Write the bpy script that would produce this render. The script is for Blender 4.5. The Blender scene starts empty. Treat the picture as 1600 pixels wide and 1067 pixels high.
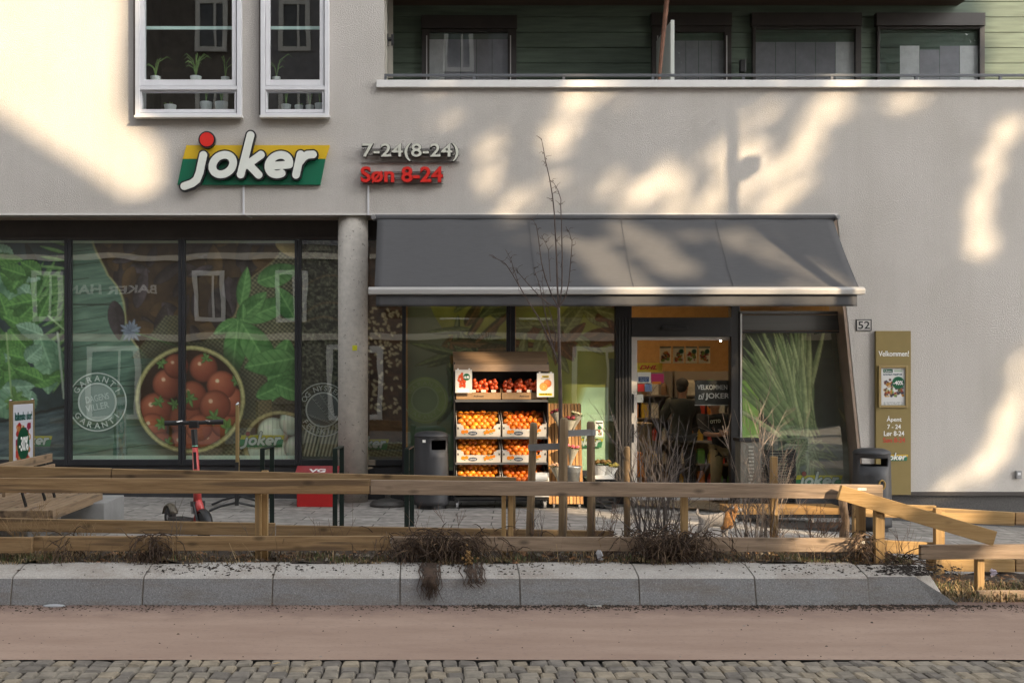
import bpy, math, random
import numpy as np
from mathutils import Vector, Matrix, Euler
random.seed(7)
RNG = np.random.default_rng(11)
f, CX, CY, H, F = 1700.0, 660.0, 588.0, 1.707, 14.66
PI = math.pi
SC = bpy.context.scene
COL = SC.collection
def X(px, D): return (px - CX) * D / f
def Z(py, D): return H - (py - CY) * D / f
def P(px, py, D): return Vector((X(px, D), D, Z(py, D)))
def R(d): return math.radians(d)

# ------------------------------------------------------------------ mesh collector
class MB:
    def __init__(s): s.v = []; s.f = []; s.mi = []; s.cur = 0
    def add(s, vs, fs, M=None):
        n = len(s.v)
        if M is not None: vs = [M @ Vector(v) for v in vs]
        s.v.extend(tuple(v) for v in vs)
        s.f.extend([i + n for i in q] for q in fs)
        s.mi.extend([s.cur] * len(fs)); return s
    def box(s, x0, x1, y0, y1, z0, z1, M=None):
        return s.add([(x0,y0,z0),(x1,y0,z0),(x1,y1,z0),(x0,y1,z0),(x0,y0,z1),(x1,y0,z1),(x1,y1,z1),(x0,y1,z1)],
                     [(0,3,2,1),(4,5,6,7),(0,1,5,4),(1,2,6,5),(2,3,7,6),(3,0,4,7)], M)
    def pbox(s, px0, px1, py0, py1, D, d, M=None):       # a box given by its front outline in the photo, at distance D, d deep
        return s.box(X(px0,D), X(px1,D), D, D+d, Z(py1,D), Z(py0,D), M)
    def beam(s, a, b, w, h, up=(0,0,1)):                  # bar from a to b, w across, h along up
        a, b = Vector(a), Vector(b); d = b - a; L = d.length; d.normalize()
        u = Vector(up); sd = d.cross(u)
        if sd.length < 1e-4: sd = d.cross(Vector((0,1,0)))
        sd.normalize(); u = sd.cross(d)
        M = Matrix((( d.x, sd.x, u.x, a.x),( d.y, sd.y, u.y, a.y),( d.z, sd.z, u.z, a.z),(0,0,0,1)))
        return s.box(0, L, -w/2, w/2, -h/2, h/2, M)
    def prism(s, poly, y0, y1, M=None):                   # poly of (x,z)
        n = len(poly)
        ar = sum(poly[i][0]*poly[(i+1)%n][1]-poly[(i+1)%n][0]*poly[i][1] for i in range(n))
        if ar < 0: poly = poly[::-1]
        vs = [(x,y0,z) for x,z in poly] + [(x,y1,z) for x,z in poly]
        fs = [list(range(n)), list(range(2*n-1, n-1, -1))] + [(i, i+n, (i+1)%n+n, (i+1)%n) for i in range(n)]
        return s.add(vs, fs, M)
    def tube(s, pts, r, n=6, cap=True, M=None):
        pts = [Vector(p) for p in pts]; m = len(pts)
        if not hasattr(r, '__len__'): r = [r]*m
        vs = []; prev = None
        for i, p in enumerate(pts):
            d = (pts[min(i+1,m-1)] - pts[max(i-1,0)])
            if d.length < 1e-9: d = Vector((0,0,1))
            d.normalize()
            if prev is None:
                a = d.orthogonal().normalized()
            else:
                a = prev - d * prev.dot(d)
                if a.length < 1e-6: a = d.orthogonal()
                a.normalize()
            prev = a; b = d.cross(a)
            for k in range(n):
                t = 2*PI*k/n; vs.append(p + (a*math.cos(t)+b*math.sin(t))*r[i])
        fs = [(i*n+k, i*n+(k+1)%n, (i+1)*n+(k+1)%n, (i+1)*n+k) for i in range(m-1) for k in range(n)]
        if cap: fs += [list(range(n-1,-1,-1)), list(range((m-1)*n, m*n))]
        return s.add(vs, fs, M)
    def lathe(s, prof, c=(0,0,0), n=20, M=None, sx=1, sy=1):
        vs = [(c[0]+sx*r*math.cos(2*PI*k/n), c[1]+sy*r*math.sin(2*PI*k/n), c[2]+z) for r, z in prof for k in range(n)]
        m = len(prof)
        fs = [(i*n+k, i*n+(k+1)%n, (i+1)*n+(k+1)%n, (i+1)*n+k) for i in range(m-1) for k in range(n)]
        fs += [list(range(n-1,-1,-1)), list(range((m-1)*n, m*n))]
        return s.add(vs, fs, M)
    def ball(s, c, r, n=12, sc=(1,1,1), M=None):
        m = n//2; prof = [(r*math.sin(PI*i/m), -r*math.cos(PI*i/m)) for i in range(m+1)]
        vs = []; fs = []
        for rr, z in prof[1:-1]:
            vs += [(c[0]+sc[0]*rr*math.cos(2*PI*k/n), c[1]+sc[1]*rr*math.sin(2*PI*k/n), c[2]+sc[2]*z) for k in range(n)]
        q = m-1
        fs = [(i*n+k, i*n+(k+1)%n, (i+1)*n+(k+1)%n, (i+1)*n+k) for i in range(q-1) for k in range(n)]
        b = len(vs); vs += [(c[0],c[1],c[2]-sc[2]*r),(c[0],c[1],c[2]+sc[2]*r)]
        fs += [(b,(k+1)%n,k) for k in range(n)] + [(b+1,(q-1)*n+k,(q-1)*n+(k+1)%n) for k in range(n)]
        return s.add(vs, fs, M)
    def bounds(s):
        a = np.array(s.v); return a.min(0), a.max(0)
    def build(s, name, mat, parent=None, bevel=0, smooth=False, seg=2):
        o = org(parent)
        if parent is None:
            lo, hi = s.bounds(); o = Vector(((lo[0]+hi[0])/2, (lo[1]+hi[1])/2, lo[2]))
        me = bpy.data.meshes.new(name)
        me.from_pydata([(x-o.x, y-o.y, z-o.z) for x,y,z in s.v], [], s.f); me.update()
        mats = mat if isinstance(mat, (list, tuple)) else [mat]
        for m in mats: me.materials.append(m)
        if len(mats) > 1: me.polygons.foreach_set('material_index', s.mi)
        ob = bpy.data.objects.new(name, me); COL.objects.link(ob)
        if parent is not None: ob.parent = parent
        else: ob.location = o
        if smooth: me.polygons.foreach_set('use_smooth', [True]*len(me.polygons))
        if bevel:
            b = ob.modifiers.new('bevel','BEVEL'); b.width = bevel; b.segments = seg; b.limit_method = 'ANGLE'; b.angle_limit = R(40)
            b.harden_normals = False
        elif smooth == 'auto' and False: pass
        return ob
def org(p):
    o = Vector((0,0,0))
    while p is not None: o = o + p.location; p = p.parent
    return o
def tag(o, label=None, cat=None, group=None, kind=None):
    if label: o['label'] = label
    if cat: o['category'] = cat
    if group: o['group'] = group
    if kind: o['kind'] = kind
    return o
def thing(name, label, cat, loc, group=None):
    o = bpy.data.objects.new(name, None); COL.objects.link(o); o.empty_display_size = .1
    o.location = loc; return tag(o, label, cat, group)
def copy_tree(o, parent=None):
    c = o.copy(); COL.objects.link(c)
    if parent is not None: c.parent = parent
    for ch in list(o.children): copy_tree(ch, c)
    return c

# ------------------------------------------------------------------ materials
_mats = {}
def lin(c): 
    c = c/255.0
    return c/12.92 if c <= .04045 else ((c+.055)/1.055)**2.4
def mat(name, col, rough=.6, metal=0, var=0, vs=6, stretch=(1,1,1), bump=0, bs=40, spec=.5, col2=None, emit=0, alpha=None, detail=4, coat=0, spots=None, contrast=(.35,.65)):
    if name in _mats: return _mats[name]
    m = bpy.data.materials.new(name); m.use_nodes = True; nt = m.node_tree; N = nt.nodes; Lk = nt.links
    b = N['Principled BSDF']; b.inputs['Roughness'].default_value = rough; b.inputs['Metallic'].default_value = metal
    b.inputs['Specular IOR Level'].default_value = spec; b.inputs['Coat Weight'].default_value = coat
    c = tuple(col)+(1,); b.inputs['Base Color'].default_value = c
    if emit: b.inputs['Emission Color'].default_value = c; b.inputs['Emission Strength'].default_value = emit
    tc = N.new('ShaderNodeTexCoord'); mp = N.new('ShaderNodeMapping'); mp.inputs['Scale'].default_value = stretch
    Lk.new(tc.outputs['Object'], mp.inputs['Vector'])
    out = None
    if var or col2:
        no = N.new('ShaderNodeTexNoise'); no.inputs['Scale'].default_value = vs; no.inputs['Detail'].default_value = detail; no.inputs['Roughness'].default_value = .65
        Lk.new(mp.outputs[0], no.inputs['Vector'])
        cr = N.new('ShaderNodeValToRGB'); Lk.new(no.outputs['Fac'], cr.inputs['Fac'])
        cr.color_ramp.elements[0].position, cr.color_ramp.elements[1].position = contrast
        if col2: a, z = tuple(col)+(1,), tuple(col2)+(1,)
        else: a, z = tuple(x*(1-var) for x in col)+(1,), tuple(min(1,x*(1+var)) for x in col)+(1,)
        cr.color_ramp.elements[0].color = a; cr.color_ramp.elements[1].color = z; out = cr.outputs['Color']
        if spots:      # (colour, scale, threshold)
            sc, sk, th = spots
            vo = N.new('ShaderNodeTexNoise'); vo.inputs['Scale'].default_value = sk; vo.inputs['Detail'].default_value = 2
            Lk.new(mp.outputs[0], vo.inputs['Vector'])
            c2 = N.new('ShaderNodeValToRGB'); c2.color_ramp.elements[0].position = th; c2.color_ramp.elements[1].position = th+.05
            c2.color_ramp.elements[0].color = (0,0,0,1); c2.color_ramp.elements[1].color = (1,1,1,1); Lk.new(vo.outputs['Fac'], c2.inputs['Fac'])
            mx = N.new('ShaderNodeMixRGB'); Lk.new(c2.outputs['Color'], mx.inputs['Fac']); Lk.new(out, mx.inputs['Color1']); mx.inputs['Color2'].default_value = tuple(sc)+(1,)
            out = mx.outputs['Color']
        Lk.new(out, b.inputs['Base Color'])
    if bump:
        n2 = N.new('ShaderNodeTexNoise'); n2.inputs['Scale'].default_value = bs; n2.inputs['Detail'].default_value = 3
        Lk.new(mp.outputs[0], n2.inputs['Vector'])
        bp = N.new('ShaderNodeBump'); bp.inputs['Strength'].default_value = bump; bp.inputs['Distance'].default_value = .01
        Lk.new(n2.outputs['Fac'], bp.inputs['Height']); Lk.new(bp.outputs['Normal'], b.inputs['Normal'])
    _mats[name] = m; return m
def wood(name, a, b, axis=0, knots=True, rough=.65):
    st = [14,14,14]; st[axis] = .9
    m = mat(name, a, rough, 0, col2=b, vs=2.2, stretch=st, bump=.35, bs=6, spec=.3, detail=8, contrast=(.32,.66), spots=(tuple(.72*x+.02 for x in a),.8,.60))
    if knots and not m.get('k'):
        m['k'] = 1; nt = m.node_tree; N = nt.nodes; Lk = nt.links
        bs = N['Principled BSDF']; src = bs.inputs['Base Color'].links[0].from_socket
        tc = next(n for n in N if n.type == 'TEX_COORD'); mp = N.new('ShaderNodeMapping'); s2 = [8,8,8]; s2[axis] = 3.4; mp.inputs['Scale'].default_value = s2
        Lk.new(tc.outputs['Object'], mp.inputs['Vector'])
        vo = N.new('ShaderNodeTexVoronoi'); vo.inputs['Scale'].default_value = 1.0; Lk.new(mp.outputs[0], vo.inputs['Vector'])
        cr = N.new('ShaderNodeValToRGB'); cr.color_ramp.elements[0].position = .08; cr.color_ramp.elements[1].position = .22
        cr.color_ramp.elements[0].color = (.35,.35,.35,1); cr.color_ramp.elements[1].color = (1,1,1,1); Lk.new(vo.outputs['Distance'], cr.inputs['Fac'])
        mx = N.new('ShaderNodeMixRGB'); mx.blend_type = 'MULTIPLY'; mx.inputs['Fac'].default_value = .85
        Lk.new(src, mx.inputs['Color1']); Lk.new(cr.outputs['Color'], mx.inputs['Color2']); Lk.new(mx.outputs['Color'], bs.inputs['Base Color'])
    return m
def glass(name, tint=(.93,.96,.94), refl=.10, ior=1.6, rough=.0, wav=0):
    if name in _mats: return _mats[name]
    m = bpy.data.materials.new(name); m.use_nodes = True; nt = m.node_tree; N = nt.nodes; Lk = nt.links
    N.remove(N['Principled BSDF']); o = N['Material Output']
    t = N.new('ShaderNodeBsdfTransparent'); t.inputs['Color'].default_value = tuple(tint)+(1,)
    g = N.new('ShaderNodeBsdfGlossy'); g.inputs['Roughness'].default_value = rough; g.inputs['Color'].default_value = (.95,.97,.96,1)
    fr = N.new('ShaderNodeFresnel'); fr.inputs['IOR'].default_value = ior
    ad = N.new('ShaderNodeMath'); ad.operation = 'ADD'; ad.use_clamp = True; ad.inputs[1].default_value = refl; Lk.new(fr.outputs[0], ad.inputs[0])
    ge = N.new('ShaderNodeNewGeometry'); iv = N.new('ShaderNodeMath'); iv.operation = 'SUBTRACT'; iv.inputs[0].default_value = 1; Lk.new(ge.outputs['Backfacing'], iv.inputs[1]); mu = N.new('ShaderNodeMath'); mu.operation = 'MULTIPLY'; Lk.new(ad.outputs[0], mu.inputs[0]); Lk.new(iv.outputs[0], mu.inputs[1])
    mx = N.new('ShaderNodeMixShader'); Lk.new(mu.outputs[0], mx.inputs['Fac']); Lk.new(t.outputs[0], mx.inputs[1]); Lk.new(g.outputs[0], mx.inputs[2])
    if wav:
        tc = N.new('ShaderNodeTexCoord'); no = N.new('ShaderNodeTexNoise'); no.inputs['Scale'].default_value = 1.3; no.inputs['Detail'].default_value = 1
        Lk.new(tc.outputs['Object'], no.inputs['Vector']); bp = N.new('ShaderNodeBump'); bp.inputs['Strength'].default_value = wav; bp.inputs['Distance'].default_value = .05
        Lk.new(no.outputs['Fac'], bp.inputs['Height']); Lk.new(bp.outputs['Normal'], g.inputs['Normal'])
    Lk.new(mx.outputs[0], o.inputs['Surface']); _mats[name] = m; return m
def vcol_mat(name, rough=.5, spec=.4):
    if name in _mats: return _mats[name]
    m = bpy.data.materials.new(name); m.use_nodes = True; nt = m.node_tree; b = nt.nodes['Principled BSDF']
    a = nt.nodes.new('ShaderNodeAttribute'); a.attribute_name = 'Col'; nt.links.new(a.outputs['Color'], b.inputs['Base Color'])
    b.inputs['Roughness'].default_value = rough; b.inputs['Specular IOR Level'].default_value = spec
    t = nt.nodes.new('ShaderNodeBsdfTranslucent'); nt.links.new(a.outputs['Color'], t.inputs['Color']); mx = nt.nodes.new('ShaderNodeMixShader'); mx.inputs['Fac'].default_value = .25
    nt.links.new(b.outputs[0], mx.inputs[1]); nt.links.new(t.outputs[0], mx.inputs[2]); nt.links.new(mx.outputs[0], nt.nodes['Material Output'].inputs['Surface'])
    _mats[name] = m; return m

# ------------------------------------------------------------------ flat shapes and text
def sdf_poly(fn, x0, x1, z0, z1, nx, nz):
    """filled outline of fn<0 as triangles: marching over a grid; returns (verts2d, tris, boundary edges)"""
    xs = np.linspace(x0,x1,nx+1); zs = np.linspace(z0,z1,nz+1)
    XX, ZZ = np.meshgrid(xs, zs); V = fn(XX, ZZ); V = np.where(np.abs(V) < 1e-9, 1e-9, V)
    vid = {}; pts = []
    def node(i,j):
        k = (i,j)
        if k not in vid: vid[k] = len(pts); pts.append((xs[i],zs[j]))
        return vid[k]
    def cut(a,b):
        k = (a,b) if a < b else (b,a)
        if k not in vid:
            va, vb = V[a[1],a[0]], V[b[1],b[0]]; t = va/(va-vb); vid[k] = len(pts)
            pts.append((xs[a[0]]+(xs[b[0]]-xs[a[0]])*t, zs[a[1]]+(zs[b[1]]-zs[a[1]])*t))
        return vid[k]
    fs = []
    for j in range(nz):
        for i in range(nx):
            q = V[j:j+2, i:i+2]
            if q.min() > 0: continue
            c = [(i,j),(i+1,j),(i+1,j+1),(i,j+1)]
            if q.max() < 0: fs.append([node(*p) for p in c]); continue
            for t in ((c[0],c[1],c[2]),(c[0],c[2],c[3])):
                out = []
                for k in range(3):
                    a, b = t[k], t[(k+1)%3]; va, vb = V[a[1],a[0]], V[b[1],b[0]]
                    if va < 0: out.append(node(*a))
                    if (va < 0) != (vb < 0): out.append(cut(a,b))
                if len(out) >= 3: fs.append(out)
    ed = {}
    for q in fs:
        for k in range(len(q)):
            a, b = q[k], q[(k+1)%len(q)]
            if (b,a) in ed: del ed[(b,a)]
            else: ed[(a,b)] = 1
    return pts, fs, list(ed)
def sdf_add(mb, fn, box, n, y0, y1, T=lambda x,z:(x,z)):
    pts, fs, ed = sdf_poly(fn, *box, *n)
    w = [T(*p) for p in pts]; k = len(w)
    # orientation: make front face look towards -Y
    flip = False
    if fs:
        q = fs[0]; a,b,c = w[q[0]],w[q[1]],w[q[2]]
        flip = ((b[0]-a[0])*(c[1]-a[1])-(b[1]-a[1])*(c[0]-a[0])) < 0
    F_ = [q[::-1] if flip else q for q in fs]
    E_ = [(b,a) if flip else (a,b) for a,b in ed]
    vs = [(x,y0,z) for x,z in w] + [(x,y1,z) for x,z in w]
    mb.add(vs, F_ + [[i+k for i in q[::-1]] for q in F_] + [(b,a,a+k,b+k) for a,b in E_]); return mb
def seg_d(x, z, a, b):
    ax, az = a; bx, bz = b; dx, dz = bx-ax, bz-az
    t = np.clip(((x-ax)*dx+(z-az)*dz)/(dx*dx+dz*dz+1e-12), 0, 1)
    return np.hypot(x-ax-t*dx, z-az-t*dz)
def stroke(pts):
    return lambda x, z: np.minimum.reduce([seg_d(x,z,pts[i],pts[i+1]) for i in range(len(pts)-1)])
_txt = {}
def text_geo(s, depth=0.0, offset=0.0, shear=0.0, space=1.0, align='CENTER'):
    k = (s, depth, offset, shear, space, align)
    if k in _txt: return _txt[k]
    cu = bpy.data.curves.new('t','FONT'); cu.body = s; cu.size = 1; cu.extrude = depth; cu.offset = offset; cu.shear = shear
    cu.align_x = align; cu.align_y = 'CENTER'; cu.space_character = space; cu.resolution_u = 4
    o = bpy.data.objects.new('t', cu); COL.objects.link(o); dg = bpy.context.evaluated_depsgraph_get()
    me = o.evaluated_get(dg).to_mesh()
    vs = [v.co.copy() for v in me.vertices]; fs = [list(p.vertices) for p in me.polygons]
    o.evaluated_get(dg).to_mesh_clear(); bpy.data.objects.remove(o); bpy.data.curves.remove(cu)
    _txt[k] = (vs, fs); return _txt[k]
def text(mb, s, c, h, w=None, depth=.004, bold=0.0, shear=0.0, rot=0.0, M=None, align='CENTER', sx=1.0):
    """text s facing -Y centred at c; h = height of its bounding box (m), w = its total width (m) if given"""
    vs, fs = text_geo(s, 0.02, bold, shear, 1.0, align)
    if not vs: return mb
    xs = [v.x for v in vs]; ys = [v.y for v in vs]
    cx = (min(xs)+max(xs))/2; cy = (min(ys)+max(ys))/2
    kz = h/(max(ys)-min(ys)); kx = kz*sx if w is None else w/(max(xs)-min(xs))
    ca, sa = math.cos(rot), math.sin(rot); out = []
    for v in vs:
        a, b = (v.x-cx)*kx, (v.y-cy)*kz
        out.append((c[0]+a*ca-b*sa, c[1]-v.z/.02*depth/2, c[2]+a*sa+b*ca))
    return mb.add(out, fs, M)

# ------------------------------------------------------------------ the printed pictures on the shop glass (vertex colours of a flat print)
class Canvas:
    """a print laid out in photo pixels on its own plane; fine grid of coloured vertices"""
    def __init__(s, x0, x1, y0, y1, step=1.6, col=(90,90,90)):
        s.b = (x0,x1,y0,y1); s.nx = max(2,int((x1-x0)/step)); s.ny = max(2,int((y1-y0)/step))
        s.x, s.y = np.meshgrid(np.linspace(x0,x1,s.nx+1), np.linspace(y0,y1,s.ny+1))
        s.c = np.zeros(s.x.shape+(3,)) + np.array(col, float)
    def noise(s, sc, seed, ang=0, asp=1.0):
        g = np.random.default_rng(seed).random((64,64)); ca, sa = math.cos(ang), math.sin(ang)
        u = (s.x*ca+s.y*sa)/sc/asp + 1000; v = (-s.x*sa+s.y*ca)/sc + 1000
        i, j = np.floor(u).astype(int), np.floor(v).astype(int); a, b = u-i, v-j; a = a*a*(3-2*a); b = b*b*(3-2*b)
        G = lambda p,q: g[p%64, q%64]
        return (G(i,j)*(1-a)+G(i+1,j)*a)*(1-b)+(G(i,j+1)*(1-a)+G(i+1,j+1)*a)*b
    def fbm(s, sc, seed, ang=0, asp=1.0): return .5*s.noise(sc,seed,ang,asp)+.3*s.noise(sc/2.1,seed+1,ang,asp)+.2*s.noise(sc/4.3,seed+2,ang,asp)
    def put(s, a, col):
        a = np.clip(a,0,1)
        if np.ndim(a) == 2: a = a[...,None]
        s.c = s.c*(1-a) + np.asarray(col,float)*a
    def tex(s, a, c1, c2, n):
        col = np.array(c1,float)*(1-n[...,None]) + np.array(c2,float)*n[...,None]; s.put(a, col)
    def edge(s, d, w=1.2): return np.clip(.5 - d/w, 0, 1)
    def leaf(s, x, y, L, W, ang, c1, c2, seed=0, vein=True, serr=0):
        if vein: c1 = tuple(q*.80 for q in c1); c2 = tuple(q*.90 for q in c2)
        ca, sa = math.cos(R(ang)), math.sin(R(ang)); u = ((s.x-x)*ca+(s.y-y)*sa)/L; W = W*.68 if vein else W; v = (-(s.x-x)*sa+(s.y-y)*ca)/W
        uu = np.clip(u,0,1); prof = np.sin(PI*uu**.8)**.75*(1+.0*uu)
        if serr: prof = prof*(1+.12*np.abs(((uu*serr)%1)*2-1))
        d = (np.abs(v)-prof)*W; m = s.edge(d)*((u>0)&(u<1))
        n = np.clip(s.fbm(9,seed)*.6 + .25 + .35*(v>0)*(.4+.3*v) - .25*np.abs(v)*(v<0), 0, 1)
        if vein:
            n = n*(1-.4*np.exp(-(np.abs(((u*7-np.abs(v)*1.2)%1)-.5)/.12)**2)*(np.abs(v)<.95))
            n = np.clip(n+.5*np.exp(-(v*W/1.2)**2),0,1)
        s.tex(m, c1, c2, n); s.put(s.edge(np.abs(d)-.4,1.2)*((u>0)&(u<1))*.35, np.array(c1)*.5)
    def disc(s, x, y, r, col, hi=None, seed=0, ry=None):
        ry = ry or r; q = np.hypot((s.x-x)/r,(s.y-y)/ry); m = s.edge((q-1)*r)
        if hi is None: s.put(m, col); return
        t = np.clip(1-np.hypot((s.x-x+.3*r)/r,(s.y-y+.35*ry)/ry)/1.25,0,1)
        s.tex(m, col, hi, np.clip(t*.9+.1*s.noise(6,seed),0,1)); s.put(m*np.clip((q-.75)/.25,0,1)**2*.55, np.array(col)*.45)
    def ring(s, x, y, r, w, col, a=1.0, ry=None):
        ry = ry or r; q = (np.hypot((s.x-x)/r,(s.y-y)/ry)-1)*r; s.put(s.edge(np.abs(q)-w/2)*a, col)
    def line(s, a, b, w, col, al=1.0): s.put(s.edge(seg_d(s.x,s.y,a,b)-w/2)*al, col)
    def inside(s, poly):
        m = np.ones_like(s.x, bool); n = len(poly)
        ar = sum(poly[i][0]*poly[(i+1)%n][1]-poly[(i+1)%n][0]*poly[i][1] for i in range(n)); sg = 1 if ar > 0 else -1
        for i in range(n):
            (ax,ay),(bx,by) = poly[i], poly[(i+1)%n]; m &= sg*((bx-ax)*(s.y-ay)-(by-ay)*(s.x-ax)) >= 0
        return m.astype(float)
    def weave(s, m, c1, c2, p=5, ang=35):
        ca, sa = math.cos(R(ang)), math.sin(R(ang)); u = s.x*ca+s.y*sa; v = -s.x*sa+s.y*ca
        n = .5+.25*np.sin(u*2*PI/p)+.25*np.sin(v*2*PI/p); s.tex(m, c1, c2, np.clip(n+.4*(s.fbm(12,5)-.5),0,1))
    def build(s, name, D, gain=1.0, parent=None, thick=.004, T=None, desat=0.0):
        c = np.clip(s.c,0,255)/255; g_ = (c@np.array([.3,.59,.11]))[...,None]; c = c*(1-desat)+g_*desat*np.array([.98,1.02,.98]); L = np.where(c<=.04045, c/12.92, ((c+.055)/1.055)**2.4)*gain
        L = np.clip(L,0,.9); ny, nx = s.ny+1, s.nx+1
        vx = (s.x-CX)*D/f; vz = H-(s.y-CY)*D/f
        V = np.stack([vx, np.full_like(vx,D), vz],-1).reshape(-1,3)
        if T is not None: V = T(s.x, s.y).reshape(-1,3)
        lo, hi = V.min(0), V.max(0)
        o = np.array(org(parent)) if parent is not None else np.array([(lo[0]+hi[0])/2, (lo[1]+hi[1])/2, lo[2]])
        idx = np.arange(ny*nx).reshape(ny,nx)
        Q = np.stack([idx[:-1,:-1], idx[1:,:-1], idx[1:,1:], idx[:-1,1:]],-1).reshape(-1,4)
        me = bpy.data.meshes.new(name); nv, nf = len(V), len(Q)
        me.vertices.add(nv); me.vertices.foreach_set('co', (V-o).ravel()); me.loops.add(nf*4); me.polygons.add(nf)
        me.loops.foreach_set('vertex_index', Q.ravel().astype(np.int32))
        me.polygons.foreach_set('loop_start', np.arange(0,nf*4,4,dtype=np.int32)); me.polygons.foreach_set('loop_total', np.full(nf,4,np.int32))
        me.update(calc_edges=True)
        at = me.color_attributes.new('Col','FLOAT_COLOR','POINT'); at.data.foreach_set('color', np.concatenate([L.reshape(-1,3), np.ones((nv,1))],1).ravel())
        me.materials.append(vcol_mat('printed_film'))
        ob = bpy.data.objects.new(name, me); COL.objects.link(ob)
        if parent is not None: ob.parent = parent
        else: ob.location = Vector(o)
        if thick:
            so = ob.modifiers.new('thickness','SOLIDIFY'); so.thickness = thick; so.offset = -1
        return ob
# ------------------------------------------------------------------ palette
STUCCO = mat('stucco', (.45,.425,.395), .9, col2=(.53,.50,.465), vs=42, bump=.8, bs=75, spec=.2, detail=10, contrast=(.25,.75))
WHITE = mat('white_metal', (.62,.62,.64), .45, var=.03)
COPING = mat('coping_metal', (.66,.65,.63), .4, var=.04, vs=3)
ANTH = mat('anthracite', (.022,.023,.026), .4, var=.15, vs=3, spec=.4)
ANTHD = mat('dark_header', (.035,.028,.024), .6, var=.2, vs=3)
BRONZE = mat('bronze_cladding', (.27,.20,.15), .5, var=.15, vs=3)
PLINTH = mat('plinth_stone', (.06,.057,.055), .75, var=.25, vs=40, bump=.1, bs=60)
CONC = mat('column_concrete', (.48,.445,.395), .85, var=.10, vs=14, bump=.15, bs=40, spots=((.22,.2,.18),26,.66))
GREENB = mat('green_boards', (.085,.115,.085), .75, var=.22, vs=3, stretch=(.5,3,6), bump=.1, bs=30)
DARKB = mat('dark_brown_metal', (.022,.017,.014), .45, var=.2)
CEIL = mat('balcony_ceiling', (.075,.05,.036), .7, var=.2, vs=4, stretch=(.3,3,3))
ROOMD = mat('dim_room', (.10,.085,.07), .9, var=.3, vs=1.5)
ROOM = mat('shop_walls', (.36,.22,.09), .9, var=.1)
SHOPFL = mat('shop_floor', (.16,.13,.10), .5, var=.2)
GL = glass('shop_glass', (.96,.985,.972), .13, 1.5, 0, .03)
GLW = glass('window_glass', (.93,.95,.95), .07, 1.5, 0, .015)
GLB = glass('balcony_glass', (.88,.9,.91), .07, 1.5, 0, .02)
TINT = glass('screen_glass', (.75,.85,.82), .12)
BLACK = mat('black_plastic', (.012,.012,.013), .45, var=.2)
STEEL = mat('steel', (.45,.45,.46), .35, .9, var=.1)
# ------------------------------------------------------------------ camera, sun, sky
cam = bpy.data.cameras.new('camera'); co = bpy.data.objects.new('camera', cam); COL.objects.link(co)
co.location = (0,0,H); co.rotation_euler = (R(90),0,0)
cam.sensor_width = 36; cam.lens = f/1600*36; cam.shift_x = (800-CX)/1600; cam.shift_y = -(533.5-CY)/1600; cam.clip_end = 500; cam.clip_start = .05
SC.camera = co
KY, KX = .70, 1.0                                  # the sun's fall and sideways drift per metre towards the front
SD = Vector((-KX,1,-KY)).normalized()
sun = bpy.data.lights.new('sun','SUN'); sun.energy = 3.5; sun.angle = R(.53); sun.color = (1,.775,.51)
so = bpy.data.objects.new('sun', sun); COL.objects.link(so); so.rotation_euler = SD.to_track_quat('-Z','Y').to_euler(); so.location = (20,-20,20)
w = bpy.data.worlds.new('World'); SC.world = w; w.use_nodes = True
sky = w.node_tree.nodes.new('ShaderNodeTexSky'); sky.sky_type = 'NISHITA'; sky.sun_disc = False
sky.sun_elevation = math.asin(-SD.z); sky.sun_rotation = math.atan2(-SD.x, -SD.y)
sky.air_density = 1.0; sky.dust_density = 2.5; sky.ozone_density = 1.0
bg = w.node_tree.nodes['Background']; hs = w.node_tree.nodes.new('ShaderNodeHueSaturation'); hs.inputs['Saturation'].default_value = .17; w.node_tree.links.new(sky.outputs[0], hs.inputs['Color']); w.node_tree.links.new(hs.outputs[0], bg.inputs['Color']); bg.inputs['Strength'].default_value = .15
SC.view_settings.view_transform = 'Standard'; SC.view_settings.look = 'None'; SC.view_settings.gamma = 1; SC.view_settings.use_curve_mapping = False
SC.view_settings.exposure = 1.62
SC.cycles.max_bounces = 8; SC.cycles.diffuse_bounces = 4; SC.cycles.transparent_max_bounces = 12; SC.cycles.caustics_reflective = False; SC.cycles.caustics_refractive = False
SC.cycles.use_denoising = True
try: SC.cycles.denoiser = 'OPENIMAGEDENOISE'
except Exception: pass

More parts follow.
